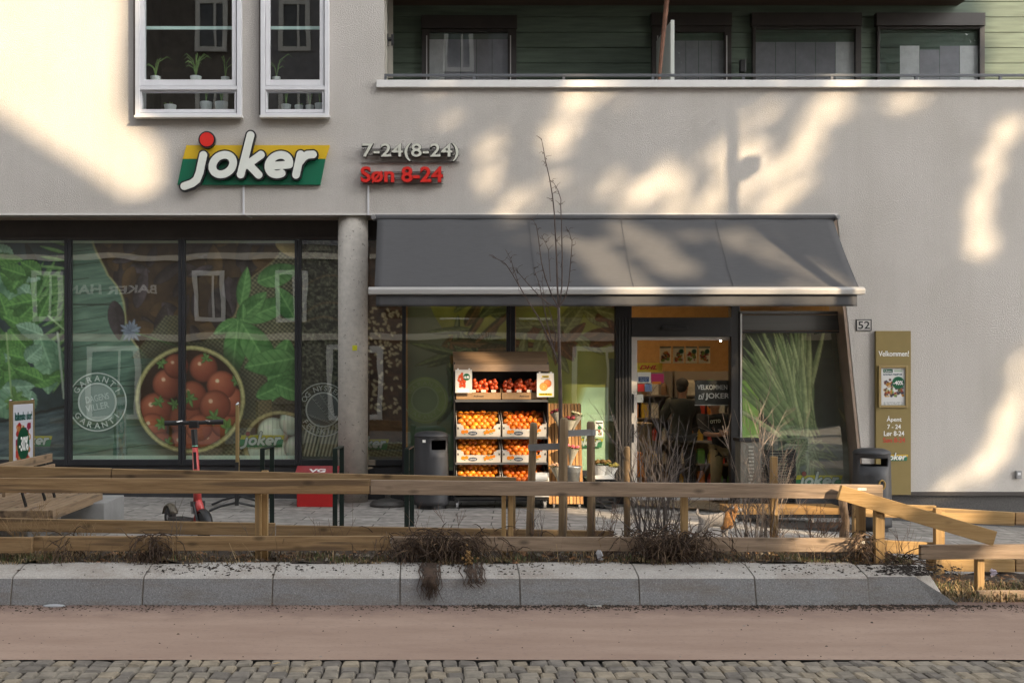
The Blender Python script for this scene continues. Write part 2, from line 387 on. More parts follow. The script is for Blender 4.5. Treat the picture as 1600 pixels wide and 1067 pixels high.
# ------------------------------------------------------------------ ground
def gz(x, y=13):                                   # height of the pavement: it falls gently to the right
    if x < -1: return -.012*(x+1)
    if x < 2.2: return 0.0
    t = min(x, 14)-2.2
    return -.06*t + .0006*t*t
def sheet(name, x0, x1, y0, y1, nx, ny, zf, m, kind='structure'):
    xs = np.linspace(x0,x1,nx+1); ys = np.linspace(y0,y1,ny+1); mb = MB()
    mb.v = [(x,y,zf(x,y)) for y in ys for x in xs]
    mb.f = [[j*(nx+1)+i, j*(nx+1)+i+1, (j+1)*(nx+1)+i+1, (j+1)*(nx+1)+i] for j in range(ny) for i in range(nx)]; mb.mi = [0]*len(mb.f)
    return tag(mb.build(name, m), kind=kind)
def paver_mat():
    m = bpy.data.materials.new('paving'); m.use_nodes = True; nt = m.node_tree; N = nt.nodes; Lk = nt.links; b = N['Principled BSDF']
    tc = N.new('ShaderNodeTexCoord'); mp = N.new('ShaderNodeMapping'); mp.inputs['Rotation'].default_value = (0,0,R(5)); Lk.new(tc.outputs['Object'], mp.inputs[0])
    br = N.new('ShaderNodeTexBrick'); br.inputs['Scale'].default_value = 1; br.inputs['Brick Width'].default_value = .9; br.inputs['Row Height'].default_value = .28
    br.inputs['Mortar Size'].default_value = .008; br.inputs['Color1'].default_value = (.33,.31,.285,1); br.inputs['Color2'].default_value = (.25,.235,.215,1); br.inputs['Mortar'].default_value = (.06,.055,.05,1)
    br.inputs['Bias'].default_value = 0; Lk.new(mp.outputs[0], br.inputs['Vector'])
    no = N.new('ShaderNodeTexNoise'); no.inputs['Scale'].default_value = 9; no.inputs['Detail'].default_value = 6; Lk.new(tc.outputs['Object'], no.inputs['Vector'])
    cr = N.new('ShaderNodeValToRGB'); cr.color_ramp.elements[0].color = (.6,.6,.6,1); cr.color_ramp.elements[1].color = (1.25,1.25,1.25,1); cr.color_ramp.elements[0].position = .3; cr.color_ramp.elements[1].position = .7
    Lk.new(no.outputs['Fac'], cr.inputs['Fac']); mx = N.new('ShaderNodeMixRGB'); mx.blend_type = 'MULTIPLY'; mx.inputs['Fac'].default_value = 1
    Lk.new(br.outputs['Color'], mx.inputs['Color1']); Lk.new(cr.outputs['Color'], mx.inputs['Color2']); Lk.new(mx.outputs['Color'], b.inputs['Base Color'])
    b.inputs['Roughness'].default_value = .75; bp = N.new('ShaderNodeBump'); bp.inputs['Strength'].default_value = .4; bp.inputs['Distance'].default_value = .01
    Lk.new(br.outputs['Fac'], bp.inputs['Height']); bp.invert = True; Lk.new(bp.outputs[0], b.inputs['Normal']); return m
sheet('pavement', -26, 30, 10.02, 22, 56, 12, lambda x,y: gz(x), paver_mat())
ROADZ = -.078
ASPH = mat('asphalt', (.055,.052,.05), .9, var=.2, vs=30, bump=.2, bs=90)
sheet('ground', -150, 150, -150, 150, 2, 2, lambda x,y: -1.6, ASPH)
sheet('road', -60, 60, -9, 3.0, 2, 2, lambda x,y: ROADZ-.012, mat('road_stone', (.17,.155,.135), .9, var=.2, vs=9, bump=.2, bs=30))
# bike lane: pinkish asphalt with dirt lying along the kerb
BL = mat('pink_asphalt', (.30,.205,.155), .9, col2=(.385,.275,.21), vs=2.0, stretch=(.35,1.6,1), bump=.25, bs=160, detail=8, spots=((.24,.17,.145),55,.62))
def lane_dirt():
    nt = BL.node_tree; N = nt.nodes; Lk = nt.links; b = N['Principled BSDF']; src = b.inputs['Base Color'].links[0].from_socket
    tc = next(n for n in N if n.type == 'TEX_COORD'); sx = N.new('ShaderNodeSeparateXYZ'); Lk.new(tc.outputs['Object'], sx.inputs[0])
    no = N.new('ShaderNodeTexNoise'); no.inputs['Scale'].default_value = 2.2; no.inputs['Detail'].default_value = 9; no.inputs['Roughness'].default_value = .75; Lk.new(tc.outputs['Object'], no.inputs['Vector'])
    a = N.new('ShaderNodeMath'); a.operation = 'MULTIPLY_ADD'; a.inputs[1].default_value = 1.1; Lk.new(no.outputs['Fac'], a.inputs[0]); Lk.new(sx.outputs['Y'], a.inputs[2])
    r = N.new('ShaderNodeValToRGB'); r.color_ramp.elements[0].position = .0; r.color_ramp.elements[1].position = 1
    mr = N.new('ShaderNodeMapRange'); mr.inputs['From Min'].default_value = .82; mr.inputs['From Max'].default_value = 1.4; mr.inputs['To Max'].default_value = .9; Lk.new(a.outputs[0], mr.inputs['Value'])
    mx = N.new('ShaderNodeMixRGB'); Lk.new(mr.outputs[0], mx.inputs['Fac']); Lk.new(src, mx.inputs['Color1']); mx.inputs['Color2'].default_value = (.135,.085,.07,1); Lk.new(mx.outputs[0], b.inputs['Base Color'])
lane_dirt()
sheet('bike_lane', -24, 26, 6.862, 8.62, 50, 4, lambda x,y: ROADZ, BL)
# cobbled strip: setts in rows, each a little uneven
def setts():
    mb = MB(); r = random.Random(3); y = 6.855; row = 0
    while y > 4.4:
        d = r.uniform(.125,.155); x = -5.2 + r.uniform(0,.1); sl = 0
        while x < 8.4:
            wdt = r.uniform(.085,.128); g = .0045
            z = ROADZ + r.uniform(-.005,.005); tx, ty = r.uniform(-.003,.003), r.uniform(-.003,.003)
            j = lambda: r.uniform(-.007,.007)
            x0,x1,y0,y1 = x+g, x+wdt-g, y-d+g, y-g; e = .014
            c = [(x0+j(),y0+j()),(x1+j(),y0+j()),(x1+j(),y1+j()),(x0+j(),y1+j())]; mxx, myy = (x0+x1)/2, (y0+y1)/2
            lo = [(a,b,z-.06) for a,b in c]; md = [(a,b,z-.012) for a,b in c]
            hi = [(mxx+(a-mxx)*(1-2*e/wdt), myy+(b-myy)*(1-2*e/d), z+(tx if a<mxx else -tx)+(ty if b<myy else -ty)) for a,b in c]
            fs = [(8,9,10,11)]
            for k in range(4): n = (k+1)%4; fs += [(k,n,n+4,k+4),(k+4,n+4,n+8,k+8)]
            mb.cur = r.choice((0,0,1,2)); mb.add(lo+md+hi, fs); x += wdt
        y -= d; row += 1
    A = mat('sett_grey', (.245,.215,.17), .8, var=.25, vs=9, bump=.4, bs=45); B = mat('sett_brown', (.28,.235,.17), .8, var=.25, vs=9, bump=.4, bs=45); C_ = mat('sett_dark', (.175,.155,.13), .8, var=.25, vs=9, bump=.4, bs=45)
    tag(mb.build('cobbled_road', [A,B,C_]), kind='structure')
setts()
sheet('road_bed', -24, 26, 3.0, 6.86, 4, 4, lambda x,y: ROADZ-.026, mat('sett_joint', (.045,.04,.035), .95, var=.3, vs=30))

# kerb of bevelled concrete stones with a tapered end
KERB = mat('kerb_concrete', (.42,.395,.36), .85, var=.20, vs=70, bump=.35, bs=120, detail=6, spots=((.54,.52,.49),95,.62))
KERBF = mat('kerb_shaded_aggregate', (.24,.243,.247), .9, var=.28, vs=90, bump=.5, bs=140, detail=8, spots=((.50,.49,.47),120,.66))  # aggregate speckle, with the front's shade put into its darker grey
def kerb_stain(KERB):
    nt = KERB.node_tree; N = nt.nodes; Lk = nt.links; b = N['Principled BSDF']; src = b.inputs['Base Color'].links[0].from_socket
    tc = next(n for n in N if n.type == 'TEX_COORD'); mp = N.new('ShaderNodeMapping'); mp.inputs['Scale'].default_value = (1.1,1,5); Lk.new(tc.outputs['Object'], mp.inputs[0])
    no = N.new('ShaderNodeTexNoise'); no.inputs['Scale'].default_value = 1.6; no.inputs['Detail'].default_value = 8; no.inputs['Roughness'].default_value = .7; Lk.new(mp.outputs[0], no.inputs['Vector'])
    cr = N.new('ShaderNodeValToRGB'); cr.color_ramp.elements[0].position = .47; cr.color_ramp.elements[1].position = .72; cr.color_ramp.elements[0].color = (0,0,0,1); cr.color_ramp.elements[1].color = (.55,.55,.55,1)
    Lk.new(no.outputs['Fac'], cr.inputs['Fac']); mx = N.new('ShaderNodeMixRGB'); Lk.new(cr.outputs['Color'], mx.inputs['Fac']); Lk.new(src, mx.inputs['Color1']); mx.inputs['Color2'].default_value = (.17,.125,.085,1); Lk.new(mx.outputs[0], b.inputs['Base Color'])
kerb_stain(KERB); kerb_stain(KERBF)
KY0, KY1, KY2, KY3 = 8.50, 8.56, 8.80, 8.92
KZ1, KZ2 = .132, .185
JOINTS = [X(p,8.5) for p in (-390,-190,16,222,425,625,813,1000,1182,1360)]
def kerb():
    mb = MB(); g = .006
    pr = [(KY0,ROADZ-.2),(KY0,ROADZ+.0),(KY1-.012,KZ1-.012),(KY1+.008,KZ1+.004),(KY2,KZ2),(KY3,KZ2),(KY3,ROADZ-.2)]
    xs = [-16,-14.6,-13.2,-11.8,-10.4,-9,-7.6,-6.3]+JOINTS
    for a, b in zip(xs[:-1], xs[1:]):
        n = len(pr); vs = [(a+g,y,z) for y,z in pr]+[(b-g,y,z) for y,z in pr]
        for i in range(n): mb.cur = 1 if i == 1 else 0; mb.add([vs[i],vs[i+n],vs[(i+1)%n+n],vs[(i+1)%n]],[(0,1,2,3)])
        mb.cur = 0; mb.add(vs,[list(range(n)), list(range(2*n-1,n-1,-1))])
    # tapered end stone
    a = JOINTS[-1]+g; t1 = X(1442,8.8); t0 = X(1496,8.5)
    pr = [(a,KY0,ROADZ-.2),(t0,KY0,ROADZ-.2),(t0,KY0,ROADZ+.01),(X(1430,8.56),KY1,KZ1),(a,KY1,KZ1),(a,KY2,KZ2),(t1,KY2,KZ2),(t0+.04,KY2,ROADZ-.0),(t0+.04,KY2,ROADZ-.2),(a,KY2,ROADZ-.2)]
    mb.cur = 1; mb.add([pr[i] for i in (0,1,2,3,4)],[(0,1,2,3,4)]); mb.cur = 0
    mb.add(pr, [(4,3,6,5),(3,2,7,6),(2,1,8,7),(5,6,7,8,9),(0,4,5,9),(0,9,8,1)])
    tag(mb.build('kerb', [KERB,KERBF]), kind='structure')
    m2 = MB(); e = .007; q = [(KY0+e,ROADZ-.2),(KY0+e,ROADZ),(KY1-.010+e,KZ1-.012-e),(KY1+.008+e,KZ1+.004-e),(KY2,KZ2-e),(KY3-e,KZ2-e),(KY3-e,ROADZ-.2)]; n = len(q); vs = [(-16,y,z) for y,z in q]+[(JOINTS[-1]+.002,y,z) for y,z in q]
    m2.add(vs,[list(range(n)),list(range(2*n-1,n-1,-1))]+[(i,i+n,(i+1)%n+n,(i+1)%n) for i in range(n)])
    tag(m2.build('kerb_bedding', mat('joint_mortar', (.17,.155,.135), .95, var=.3, vs=30)), kind='structure')
kerb()
# planting bed
SOIL = mat('soil', (.030,.022,.016), .95, col2=(.075,.055,.038), vs=14, bump=.9, bs=30, detail=8)
def bed_z(x, y):
    n = .018*math.sin(x*5.1+y*7)+.014*math.sin(x*11.3-y*5)+.01*math.sin(x*23+y*17)
    return .178+n if x < 4.02 else -.10+n*.8
BEDR = 4.0
sheet('soil', -14, BEDR, 8.84, 10.02, 260, 20, lambda x,y: bed_z(x-.1 if x>3.95 else x,y), SOIL)
sheet('soil', BEDR+.02, 12, 8.56, 10.02, 120, 24, lambda x,y: -.10+.6*(bed_z(3,y)-.178)+.02*math.sin(x*9+y*13)+ (0.0), SOIL)
mb = MB(); mb.box(-14, BEDR, 9.995, 10.035, -.3, .17); mb.beam((BEDR,8.84,.06),(BEDR,10.0,.06),.012,.26); tag(mb.build('bed_edging', mat('rusty_steel', (.13,.06,.035), .8, var=.4, vs=12)), kind='structure')

# ------------------------------------------------------------------ the apartment building
fx = lambda p: X(p,F); fz = lambda p: Z(p,F)
bld = thing('apartment_building', 'grey rendered apartment building with a shop on its ground floor and a green boarded balcony', 'building', (X(800,F),F,0))
TOP = -190
mb = MB(); T = .30
for x0,x1,y0,y1 in ((-2600,211,TOP,335),(211,377,182,335),(377,407,TOP,335),(407,514,182,335),(514,600,TOP,335),(600,4200,137,335)):
    mb.pbox(x0,x1,y0,y1,F,T)
mb.prism([(fx(1308),fz(335)),(fx(4200),fz(335)),(fx(4200),fz(768)),(fx(1351),fz(768)),(fx(1345),fz(700))], F, F+T)
mb.box(fx(-700),fx(600),F,F+8,fz(TOP)+.003,fz(TOP)+.3)     # roof slab over the left part
def wall_streaks():
    nt = STUCCO.node_tree; N = nt.nodes; Lk = nt.links; b = N['Principled BSDF']; src = b.inputs['Base Color'].links[0].from_socket
    tc = next(n for n in N if n.type == 'TEX_COORD'); fac = []
    for sc_, dv in (((6,6,.35),5),((.7,.7,.5),8)):
        mp = N.new('ShaderNodeMapping'); mp.inputs['Scale'].default_value = sc_; Lk.new(tc.outputs['Object'], mp.inputs[0])
        no = N.new('ShaderNodeTexNoise'); no.inputs['Scale'].default_value = 1.4; no.inputs['Detail'].default_value = dv; Lk.new(mp.outputs[0], no.inputs['Vector'])
        cr = N.new('ShaderNodeValToRGB'); cr.color_ramp.elements[0].position = .42; cr.color_ramp.elements[1].position = .78; cr.color_ramp.elements[0].color = (1,1,1,1); cr.color_ramp.elements[1].color = (.78,.77,.74,1); Lk.new(no.outputs['Fac'], cr.inputs['Fac'])
        mx = N.new('ShaderNodeMixRGB'); mx.blend_type = 'MULTIPLY'; mx.inputs['Fac'].default_value = .18 if dv == 5 else .6; Lk.new(src, mx.inputs['Color1']); Lk.new(cr.outputs['Color'], mx.inputs['Color2']); src = mx.outputs[0]
    Lk.new(src, b.inputs['Base Color'])
wall_streaks()
wall = mb.build('wall', STUCCO, bld)
mb = MB(); mb.pbox(-700,1309,333.2,336.2,F-.012,.03); mb.build('drip_edge', mat('pale_trim',(.6,.58,.55),.5), bld)
mb = MB(); mb.box(fx(-700),fx(1308),F+T+.002,F+1.4,Z(335,F)-.02,Z(335,F)+.12); mb.build('soffit', mat('soffit_grey',(.30,.25,.2),.8,var=.1), bld)
# bronze jamb on the slanting right edge
mb = MB(); mb.prism([(fx(1303),fz(337.5)),(fx(1307.4),fz(337.5)),(fx(1344.4),fz(700)),(fx(1352),fz(840)),(fx(1347.5),fz(840)),(fx(1340),fz(700))], F+.005, F+.5); mb.build('jamb', BRONZE, bld)
mb = MB(); mb.pbox(1352,4200,768.4,900,F+.05,.25); mb.build('plinth', PLINTH, bld)
mb = MB(); mb.pbox(1353,2100,768.2,774,F+.0,.06); mb.build('plinth_flashing', ANTHD, bld)
# column
mb = MB(); cxx = X(551.5,F+.22); mb.lathe([(.205,gz(cxx)-.1),(.205,3.89)],(cxx,F+.235,0),40); mb.build('column', CONC, bld, smooth=False).data.polygons.foreach_set('use_smooth',[True]*40+[False,False])

def bars(mb, x0,x1,y0,y1,D,wd,dp,bot=None,top=None):       # a rectangular frame in photo pixels
    bot = bot or wd; top = top or wd
    mb.pbox(x0,x0+wd,y0,y1,D,dp); mb.pbox(x1-wd,x1,y0,y1,D,dp)
    mb.pbox(x0+wd,x1-wd,y0,y0+top,D+.002,dp-.004); mb.pbox(x0+wd,x1-wd,y1-bot,y1,D+.002,dp-.004)
# upper windows (projecting frames)
def upper_window(x0, x1, lab):
    D = F-.10; m = MB(); o = lambda p: 660+(p-660)          # outline read at the frame's own distance
    bars(m, x0, x1, TOP+20, 182, D, 7, .36, bot=5)
    m.pbox(x0+7, x1-7, 134, 140.5, D+.004, .2)
    fr = m.build('window', WHITE, bld, bevel=.004)
    tag(fr, lab)
    m = MB(); bars(m, x0+8, x1-8, TOP+30, 133.5, D+.03, 6.5, .1, bot=8.5); m.build('sash', WHITE, fr, bevel=.003)
    m = MB(); bars(m, x0+8, x1-8, 141, 176.5, D+.03, 2.6, .1, bot=5.5); m.build('lower_sash', WHITE, fr, bevel=.003)
    m = MB(); m.pbox(x0+13,x1-13,TOP+34,128,D+.08,.012); m.pbox(x0+9.5,x1-9.5,142.6,172,D+.08,.012); m.build('pane', GLW, fr)
    m = MB(); m.pbox(x0-1.5,x1+1.5,180,183.5,D-.03,.1); m.build('sill', COPING, fr)
    m = MB(); m.pbox(x0-2.6,x0-.3,TOP+20,180,D+.005,.09); m.build('side_flashing', ANTHD, fr)
upper_window(211, 377, 'wider white framed window with plants behind it')
upper_window(407, 514, 'narrower white framed window')
m = MB(); y0, y1 = F+.27, F+2.6
m.box(fx(180),fx(560),y1,y1+.05,fz(186),fz(TOP)); m.box(fx(180),fx(560),F+T+.002,y1,fz(186)-.05,fz(186)); m.box(fx(178),fx(180),F+T+.002,y1,fz(186),fz(TOP)); m.box(fx(560),fx(562),F+T+.002,y1,fz(186),fz(TOP))
m.build('upper_room', ROOMD, bld)
m = MB()
for a,b in ((222,367),(417,504)): m.pbox(a,b,171.5,175,F+.31,.3)
m.build('inner_sill', mat('sill_board',(.5,.48,.45),.5), bld)

# balcony
B = F+1.35
m = MB(); m.pbox(588,2100,125,136.5,F-.07,.46); m.build('coping', COPING, bld, bevel=.006)
m = MB(); m.box(fx(600),fx(4200),F+T+.004,B,fz(170),fz(150)); m.build('balcony_floor', ROOMD, bld)
m = MB(); zt = Z(9,B); xr = X(1497,B)
m.box(fx(600),xr,F-.02,B+.2,zt,zt+.25); m.build('balcony_ceiling', CEIL, bld)
def cladding(m, x0, x1):
    y = -20
    ys = [27-24*3,27-48,3,27,51,75,99,123,147,171]
    for a, b in zip(ys[:-1], ys[1:]): m.pbox(x0,x1,a+.5,b-.5,B,.03)
m = MB(); cladding(m,590,4200); m.pbox(590,4200,-90,175,B+.034,.1); m.build('cladding', GREENB, bld)
m = MB(); m.pbox(599,604,TOP,130,F+.32,.5); m.pbox(606,614,TOP,122,F+.9,.05); m.build('balcony_side_frame', mat('pale_frame',(.38,.36,.31),.6), bld)
m = MB(); m.tube([P(606,62,F+.6),P(612,62,F+.6)],.03,10); m.pbox(604,607,53,71,F+.58,.06); m.pbox(611,615,54,70,F+.58,.06)
tag(m.build('wall_lamp', BLACK), 'small dark double wall lamp at the left end of the balcony', 'wall lamp')
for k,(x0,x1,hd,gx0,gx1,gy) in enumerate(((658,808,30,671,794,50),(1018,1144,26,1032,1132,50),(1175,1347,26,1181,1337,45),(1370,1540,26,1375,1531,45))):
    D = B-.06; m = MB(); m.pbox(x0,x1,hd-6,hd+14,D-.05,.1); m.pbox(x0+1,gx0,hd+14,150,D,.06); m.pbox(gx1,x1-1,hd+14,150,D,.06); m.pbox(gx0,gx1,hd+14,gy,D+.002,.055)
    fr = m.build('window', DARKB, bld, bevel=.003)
    tag(fr, ('balcony window left of the glass screen','balcony window right of the glass screen','middle balcony window of the right three','balcony window furthest along, its reflections put in as pale panels')[k])
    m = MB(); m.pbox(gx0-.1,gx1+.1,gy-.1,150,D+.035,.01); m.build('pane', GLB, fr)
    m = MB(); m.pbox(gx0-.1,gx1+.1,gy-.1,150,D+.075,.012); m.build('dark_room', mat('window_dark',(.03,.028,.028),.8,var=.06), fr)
    n = 5; tp_ = (62,64,66,72)[k]  # flat grey and pale strips standing in for the panes' reflections
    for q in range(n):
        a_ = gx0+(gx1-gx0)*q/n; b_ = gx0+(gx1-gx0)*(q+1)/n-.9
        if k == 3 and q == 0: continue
        m = MB(); m.pbox(a_,b_,tp_+(6 if (k == 3 and q == 2) else 0),150,D+.055+.004*(q%2),.006); m.build('reflection_panel', mat('reflection_grey',(.28,.265,.28),.85,var=.1) if not ((k == 2 and q == 4) or (k == 0 and q == 0) or (k == 3 and q in (1,4))) else mat('reflection_pale',(.62,.60,.58),.85,var=.1), fr)
    m = MB()
    if k in (0,1): m.pbox(gx0-5,gx0-3.5,56,150,D-.012,.02); m.pbox(gx1+3,gx1+4.5,56,150,D-.012,.02); m.build('guide_rail', mat('pale_alu',(.45,.44,.42),.4), fr)
# railing
m = MB(); m.pbox(597,2100,115.6,119.2,F+.06,.045)
rl = m.build('railing', mat('rail_grey',(.10,.105,.115),.45,.3), bld, bevel=.003)
for x in (600,739,879,1018,1160,1298,1430,1562,1700,1840): m = MB(); m.pbox(x,x+4,119.2,125.5,F+.065,.035); m.build('railing_post', mat('rail_grey',(0,0,0)), rl)
# screen, roof edge on the right, lamp
m = MB(); m.beam((X(1047,F+.5),F+.35,Z(125,F+.3)),(X(1047,F+.5),F+.35,Z(30,F+.3)),.05,.012,(0,1,0)); m.box(X(1041,F+.6),X(1042.4,F+.6),F+.38,B-.1,Z(125,F+.3),Z(32,F+.3))
scn = tag(m.build('balcony_screen', mat('screen_frame',(.5,.52,.48),.4)), 'pale frosted glass screen dividing the balcony', 'screen')
m = MB(); m.tube([P(1030,128,F+.25),P(1034,80,F+.3),P(1042,0,F+.34),P(1044,-60,F+.35)],[.022,.028,.035,.035],8)
tag(m.build('folded_parasol', mat('rust_cloth',(.16,.075,.045),.8,var=.3,vs=9)), 'folded brown parasol leaning beside the glass screen on the balcony', 'parasol')
m = MB(); m.pbox(1157,1166,93,113,B-.18,.09); tag(m.build('wall_lamp', BLACK, bevel=.01), 'small dark box lamp on the boards between two balcony windows', 'wall lamp')
# ------------------------------------------------------------------ shop front
DL, DR = F+.45, F+.26
m = MB(); m.pbox(-700,632,340,372,DL-.02,.1); m.pbox(-700,632,369.5,374,DL-.035,.05); m.build('header', ANTHD, bld, bevel=.004)
m = MB(); m.pbox(632,1330,335,440,DR-.01,.1); m.build('header', ANTHD, bld)
m = MB(); m.pbox(-700,632,727,815,DL+.01,.12); m.pbox(626,972,739,815,DR+.01,.12); m.pbox(1155,1352,768,850,DR+.01,.12); m.build('base_panel', mat('base_panel',(.03,.03,.033),.6,var=.2), bld)
def shop_window(x0,x1,y0,y1,D,gl=5,label=None,bot=9,depth=.09):
    m = MB(); bars(m, x0+.25, x1-.25, y0, y1, D-.03, gl, depth, bot=bot, top=3)
    fr = m.build('shop_window', ANTH, bld, bevel=.004)
    if label: fr['label'] = label
    m = MB(); m.pbox(x0+gl-.2,x1-gl+.2,y0+2.8,y1-bot+.2,D+.01,.012); m.build('pane', GL, fr); return fr
shop_window(-190,105.5,372,727,DL); shop_window(105.5,283.5,372,727,DL); shop_window(283.5,465.5,372,727,DL); shop_window(465.5,634,372,727,DL)
shop_window(628,798,430,744,DR,6); shop_window(798,972,430,744,DR,7)
shop_window(1152,1352,517,768,DR,7,bot=6)
m = MB(); m.pbox(1155,1340,440,486,DR-.002,.02); m.build('transom_pane', GL, bld)
m = MB(); m.pbox(1152,1345,486,491,DR-.05,.1); m.pbox(1152,1338,492,516.5,DR-.04,.06); m.build('shutter_box', mat('shutter_grey',(.06,.058,.052),.5,.2,var=.15,vs=3,stretch=(.2,1,6)), bld, bevel=.005)
# entrance
dr = None
m = MB(); m.pbox(962,987,430,800,DR-.05,.12); m.pbox(1142.5,1156,430,800,DR-.05,.14); m.pbox(987,1142.5,496,526,DR-.06,.2); m.pbox(987,1142.5,430,478,DR+.1,.02)
for x in (967,972,977,982): m.pbox(x,x+1.6,497,800,DR-.062,.02)
dr = m.build('entrance', mat('door_dark',(.014,.013,.013),.45,var=.2), bld, bevel=.003)
m = MB(); m.pbox(987,1142.5,478,496,DR,.01); m.build('transom_pane', GL, dr)
m = MB(); m.pbox(1035,1075,509.5,514.5,DR-.1,.045); m.build('door_sensor', BLACK, dr, bevel=.006)
DD = DR+.02
m = MB(); m.pbox(985,995.5,525,800,DD,.06); m.pbox(995.5,1143,525,531.5,DD+.001,.058); m.build('door', mat('door_white',(.56,.52,.47),.45,var=.05), dr, bevel=.003)
m = MB(); m.pbox(995.3,1143,531,800,DD+.03,.01); m.build('door_pane', glass('door_glass',(.95,.955,.94),.0,1.4), dr)
m = MB()
for y in (616,662): m.pbox(988,991,y,y+29,DD-.012,.014)
m.build('handle', mat('handle_dark',(.03,.03,.03),.4), dr, bevel=.004)
m = MB(); m.pbox(1157,1159.5,490,800,DR-.07,.04); m.build('jamb_trim', mat('pale_alu',(.45,.44,.42),.4), bld)
# ---- prints. colours are the print's own; PG brings them to surface reflectance
PG = 1.8
DPL, DPR = DL+.07, DR+.075
def poster(c, name, label, D, gain=PG): return tag(c.build(name, D, gain, None, 0, None, .24), label, 'poster')
def tomato(c, x, y, r, seed=0, dim=1.0):
    c.disc(x,y,r,(118*dim,44*dim,26*dim),(182*dim,92*dim,60*dim),seed); c.disc(x-r*.28,y-r*.3,r*.13,(225*dim,170*dim,135*dim))
def stalk(c, x, y, s, seed, col=(70,112,44)):
    rr = random.Random(seed)
    for k in range(6):
        a = k*60+rr.uniform(-20,20); c.leaf(x,y,s*rr.uniform(.8,1.3),s*.22,a,(44,80,28),(104,150,70),seed+k,False)
    c.line((x,y),(x+rr.uniform(-s,s)*.6,y-s*.9),2.2,col)
def planks(c, m, a, b, ang=-8, p=21, seed=3):
    n = c.fbm(5,seed,R(ang),9); c.tex(m, a, b, n); ca, sa = math.cos(R(ang)), math.sin(R(ang)); v = -c.x*sa+c.y*ca
    q = np.abs(((v/p+.25*c.noise(60,seed+4,R(ang),3))%1)-.5)*p; c.put(np.clip(1-q/1.2,0,1)*.6*m*(c.noise(30,seed+9,R(ang),4)>.3), np.array(a)*.45)
BOWL = (297,624,86,84)
def bowl(c):
    x,y,rx,ry = BOWL
    q = np.hypot((c.x-x)/rx,(c.y-y)/ry); c.put(np.clip(1.25-q,0,.25)*2.6*(q>1), (30,30,22))
    c.tex(c.edge((q-1)*rx), (92,88,48),(168,158,98), c.fbm(4,8))
    c.put(c.edge((q-.92)*rx), (44,24,12)); c.ring(x,y,rx*.965,1.4,(190,180,120),.8,ry*.965)
    inner = c.edge((q-.91)*rx)[...,None]; keep = c.c.copy()
    for (tx,ty,r,s) in ((243,640,30,1),(262,600,27,2),(238,668,26,3),(290,655,30,4),(330,690,26,5),(285,694,26,6),(252,696,24,7),(352,660,27,8),(362,628,26,9),(300,618,26,10),(318,575,25,11),(346,602,26,12),(275,572,22,13),(336,634,28,14),(311,668,24,15)):
        tomato(c,tx,ty,r*.88,s,.92 if s%3 else 1)
    for (sx,sy,r,s) in ((252,568,9,1),(322,560,9,2),(247,628,10,3),(272,632,10,4),(296,622,12,5),(335,652,12,6),(253,662,12,7),(368,596,9,8),(356,668,15,9),(262,692,9,10)): stalk(c,sx,sy,r,s)
    c.c = keep*(1-inner)+c.c*inner
def chilies(c, m, seed, n, box):
    rr = random.Random(seed); keep = c.c.copy()
    c.tex(np.ones_like(c.x), (40,26,17),(74,52,30), c.fbm(16,seed))
    for k in range(n):
        x, y = rr.uniform(*box[:2]), rr.uniform(*box[2:]); L = rr.uniform(34,70); a = rr.uniform(0,360)
        t = rr.random()
        if t < .68: c.leaf(x,y,L,L*rr.uniform(.13,.22),a,(20,14,15),(64,52,54) if t<.5 else (84,72,80),seed+k,False)
        else: c.leaf(x,y,L*.8,L*.2,a,(52,36,18),(92,66,36),seed+k,False)
    c.c = keep*(1-m[...,None])+c.c*m[...,None]
def rim_top(c, col=(196,208,186)): c.put(((c.y>c.b[2]+1.5)&(c.y<c.b[2]+6))*.75, col)
# A: mint and rosemary on slate
c = Canvas(-180,102,374,719,1.6,(34,52,58)); c.tex(np.ones_like(c.x),(26,40,44),(52,72,78),c.fbm(26,1)); c.leaf(40,380,170,9,68,(20,30,32),(30,42,44),2,False)
m_ = np.clip((c.y-(655-.22*(c.x-20)))/3,0,1); c.tex(m_,(30,46,54),(86,104,110),c.fbm(4,21,R(-14),6)); c.put(np.clip(1-np.abs(c.y-(655-.22*(c.x-20))+3*c.noise(9,4))/3.5,0,1)*.9,(20,20,18))
for k in range(26): c.leaf(40+k*3.2,462+k*3.4,62+k%5*6,3.2,-62+k%4*9-k*.6,(44,92,40),(112,160,84),40+k,False)
for k in range(18): c.leaf(104,372+k*12,44,3.0,205-k*5,(48,96,44),(118,160,92),70+k,False)
c.line((44,466),(106,520),3,(140,172,120)); c.line((44,466),(-10,500),3.5,(120,160,80))
for (x,y,L,W_,a,s) in ((-60,470,110,42,-20,1),(-90,520,120,44,10,2),(-20,490,70,30,-75,3),(-10,440,62,26,-110,4),(40,470,58,26,160,5),(6,480,60,30,-62,6),(44,452,50,24,-150,13),(-60,560,110,40,-6,7),(-70,600,120,40,-14,8),(78,530,86,34,92,9),(46,500,70,30,118,10),(30,600,66,34,-140,11),(44,612,70,36,150,12),(40,560,50,26,130,14),(60,520,60,22,70,15)):
    b1,b2 = ((40,96,36),(96,156,66)) if s%3 else ((62,116,84),(132,176,138)); c.leaf(x,y,L,W_,a,b1,b2,100+s,True,7)
rr = random.Random(77)
for k in range(34): c.leaf(rr.uniform(-40,78),rr.uniform(400,610),rr.uniform(30,58),rr.uniform(13,20),rr.uniform(-180,180),(36,84,34) if k%4 else (70,116,92),(104,168,72) if k%4 else (146,186,156),900+k,True,7)
c.line((90,520),(100,622),3.5,(150,165,150)); c.line((10,520),(18,620),2.5,(120,150,90)); stalk(c,24,622,18,5); rim_top(c); c.put((c.y>713)*.6,(150,170,160))
poster(c,'window_poster','large window print of mint and rosemary on dark slate, left of the plank print', DPL)
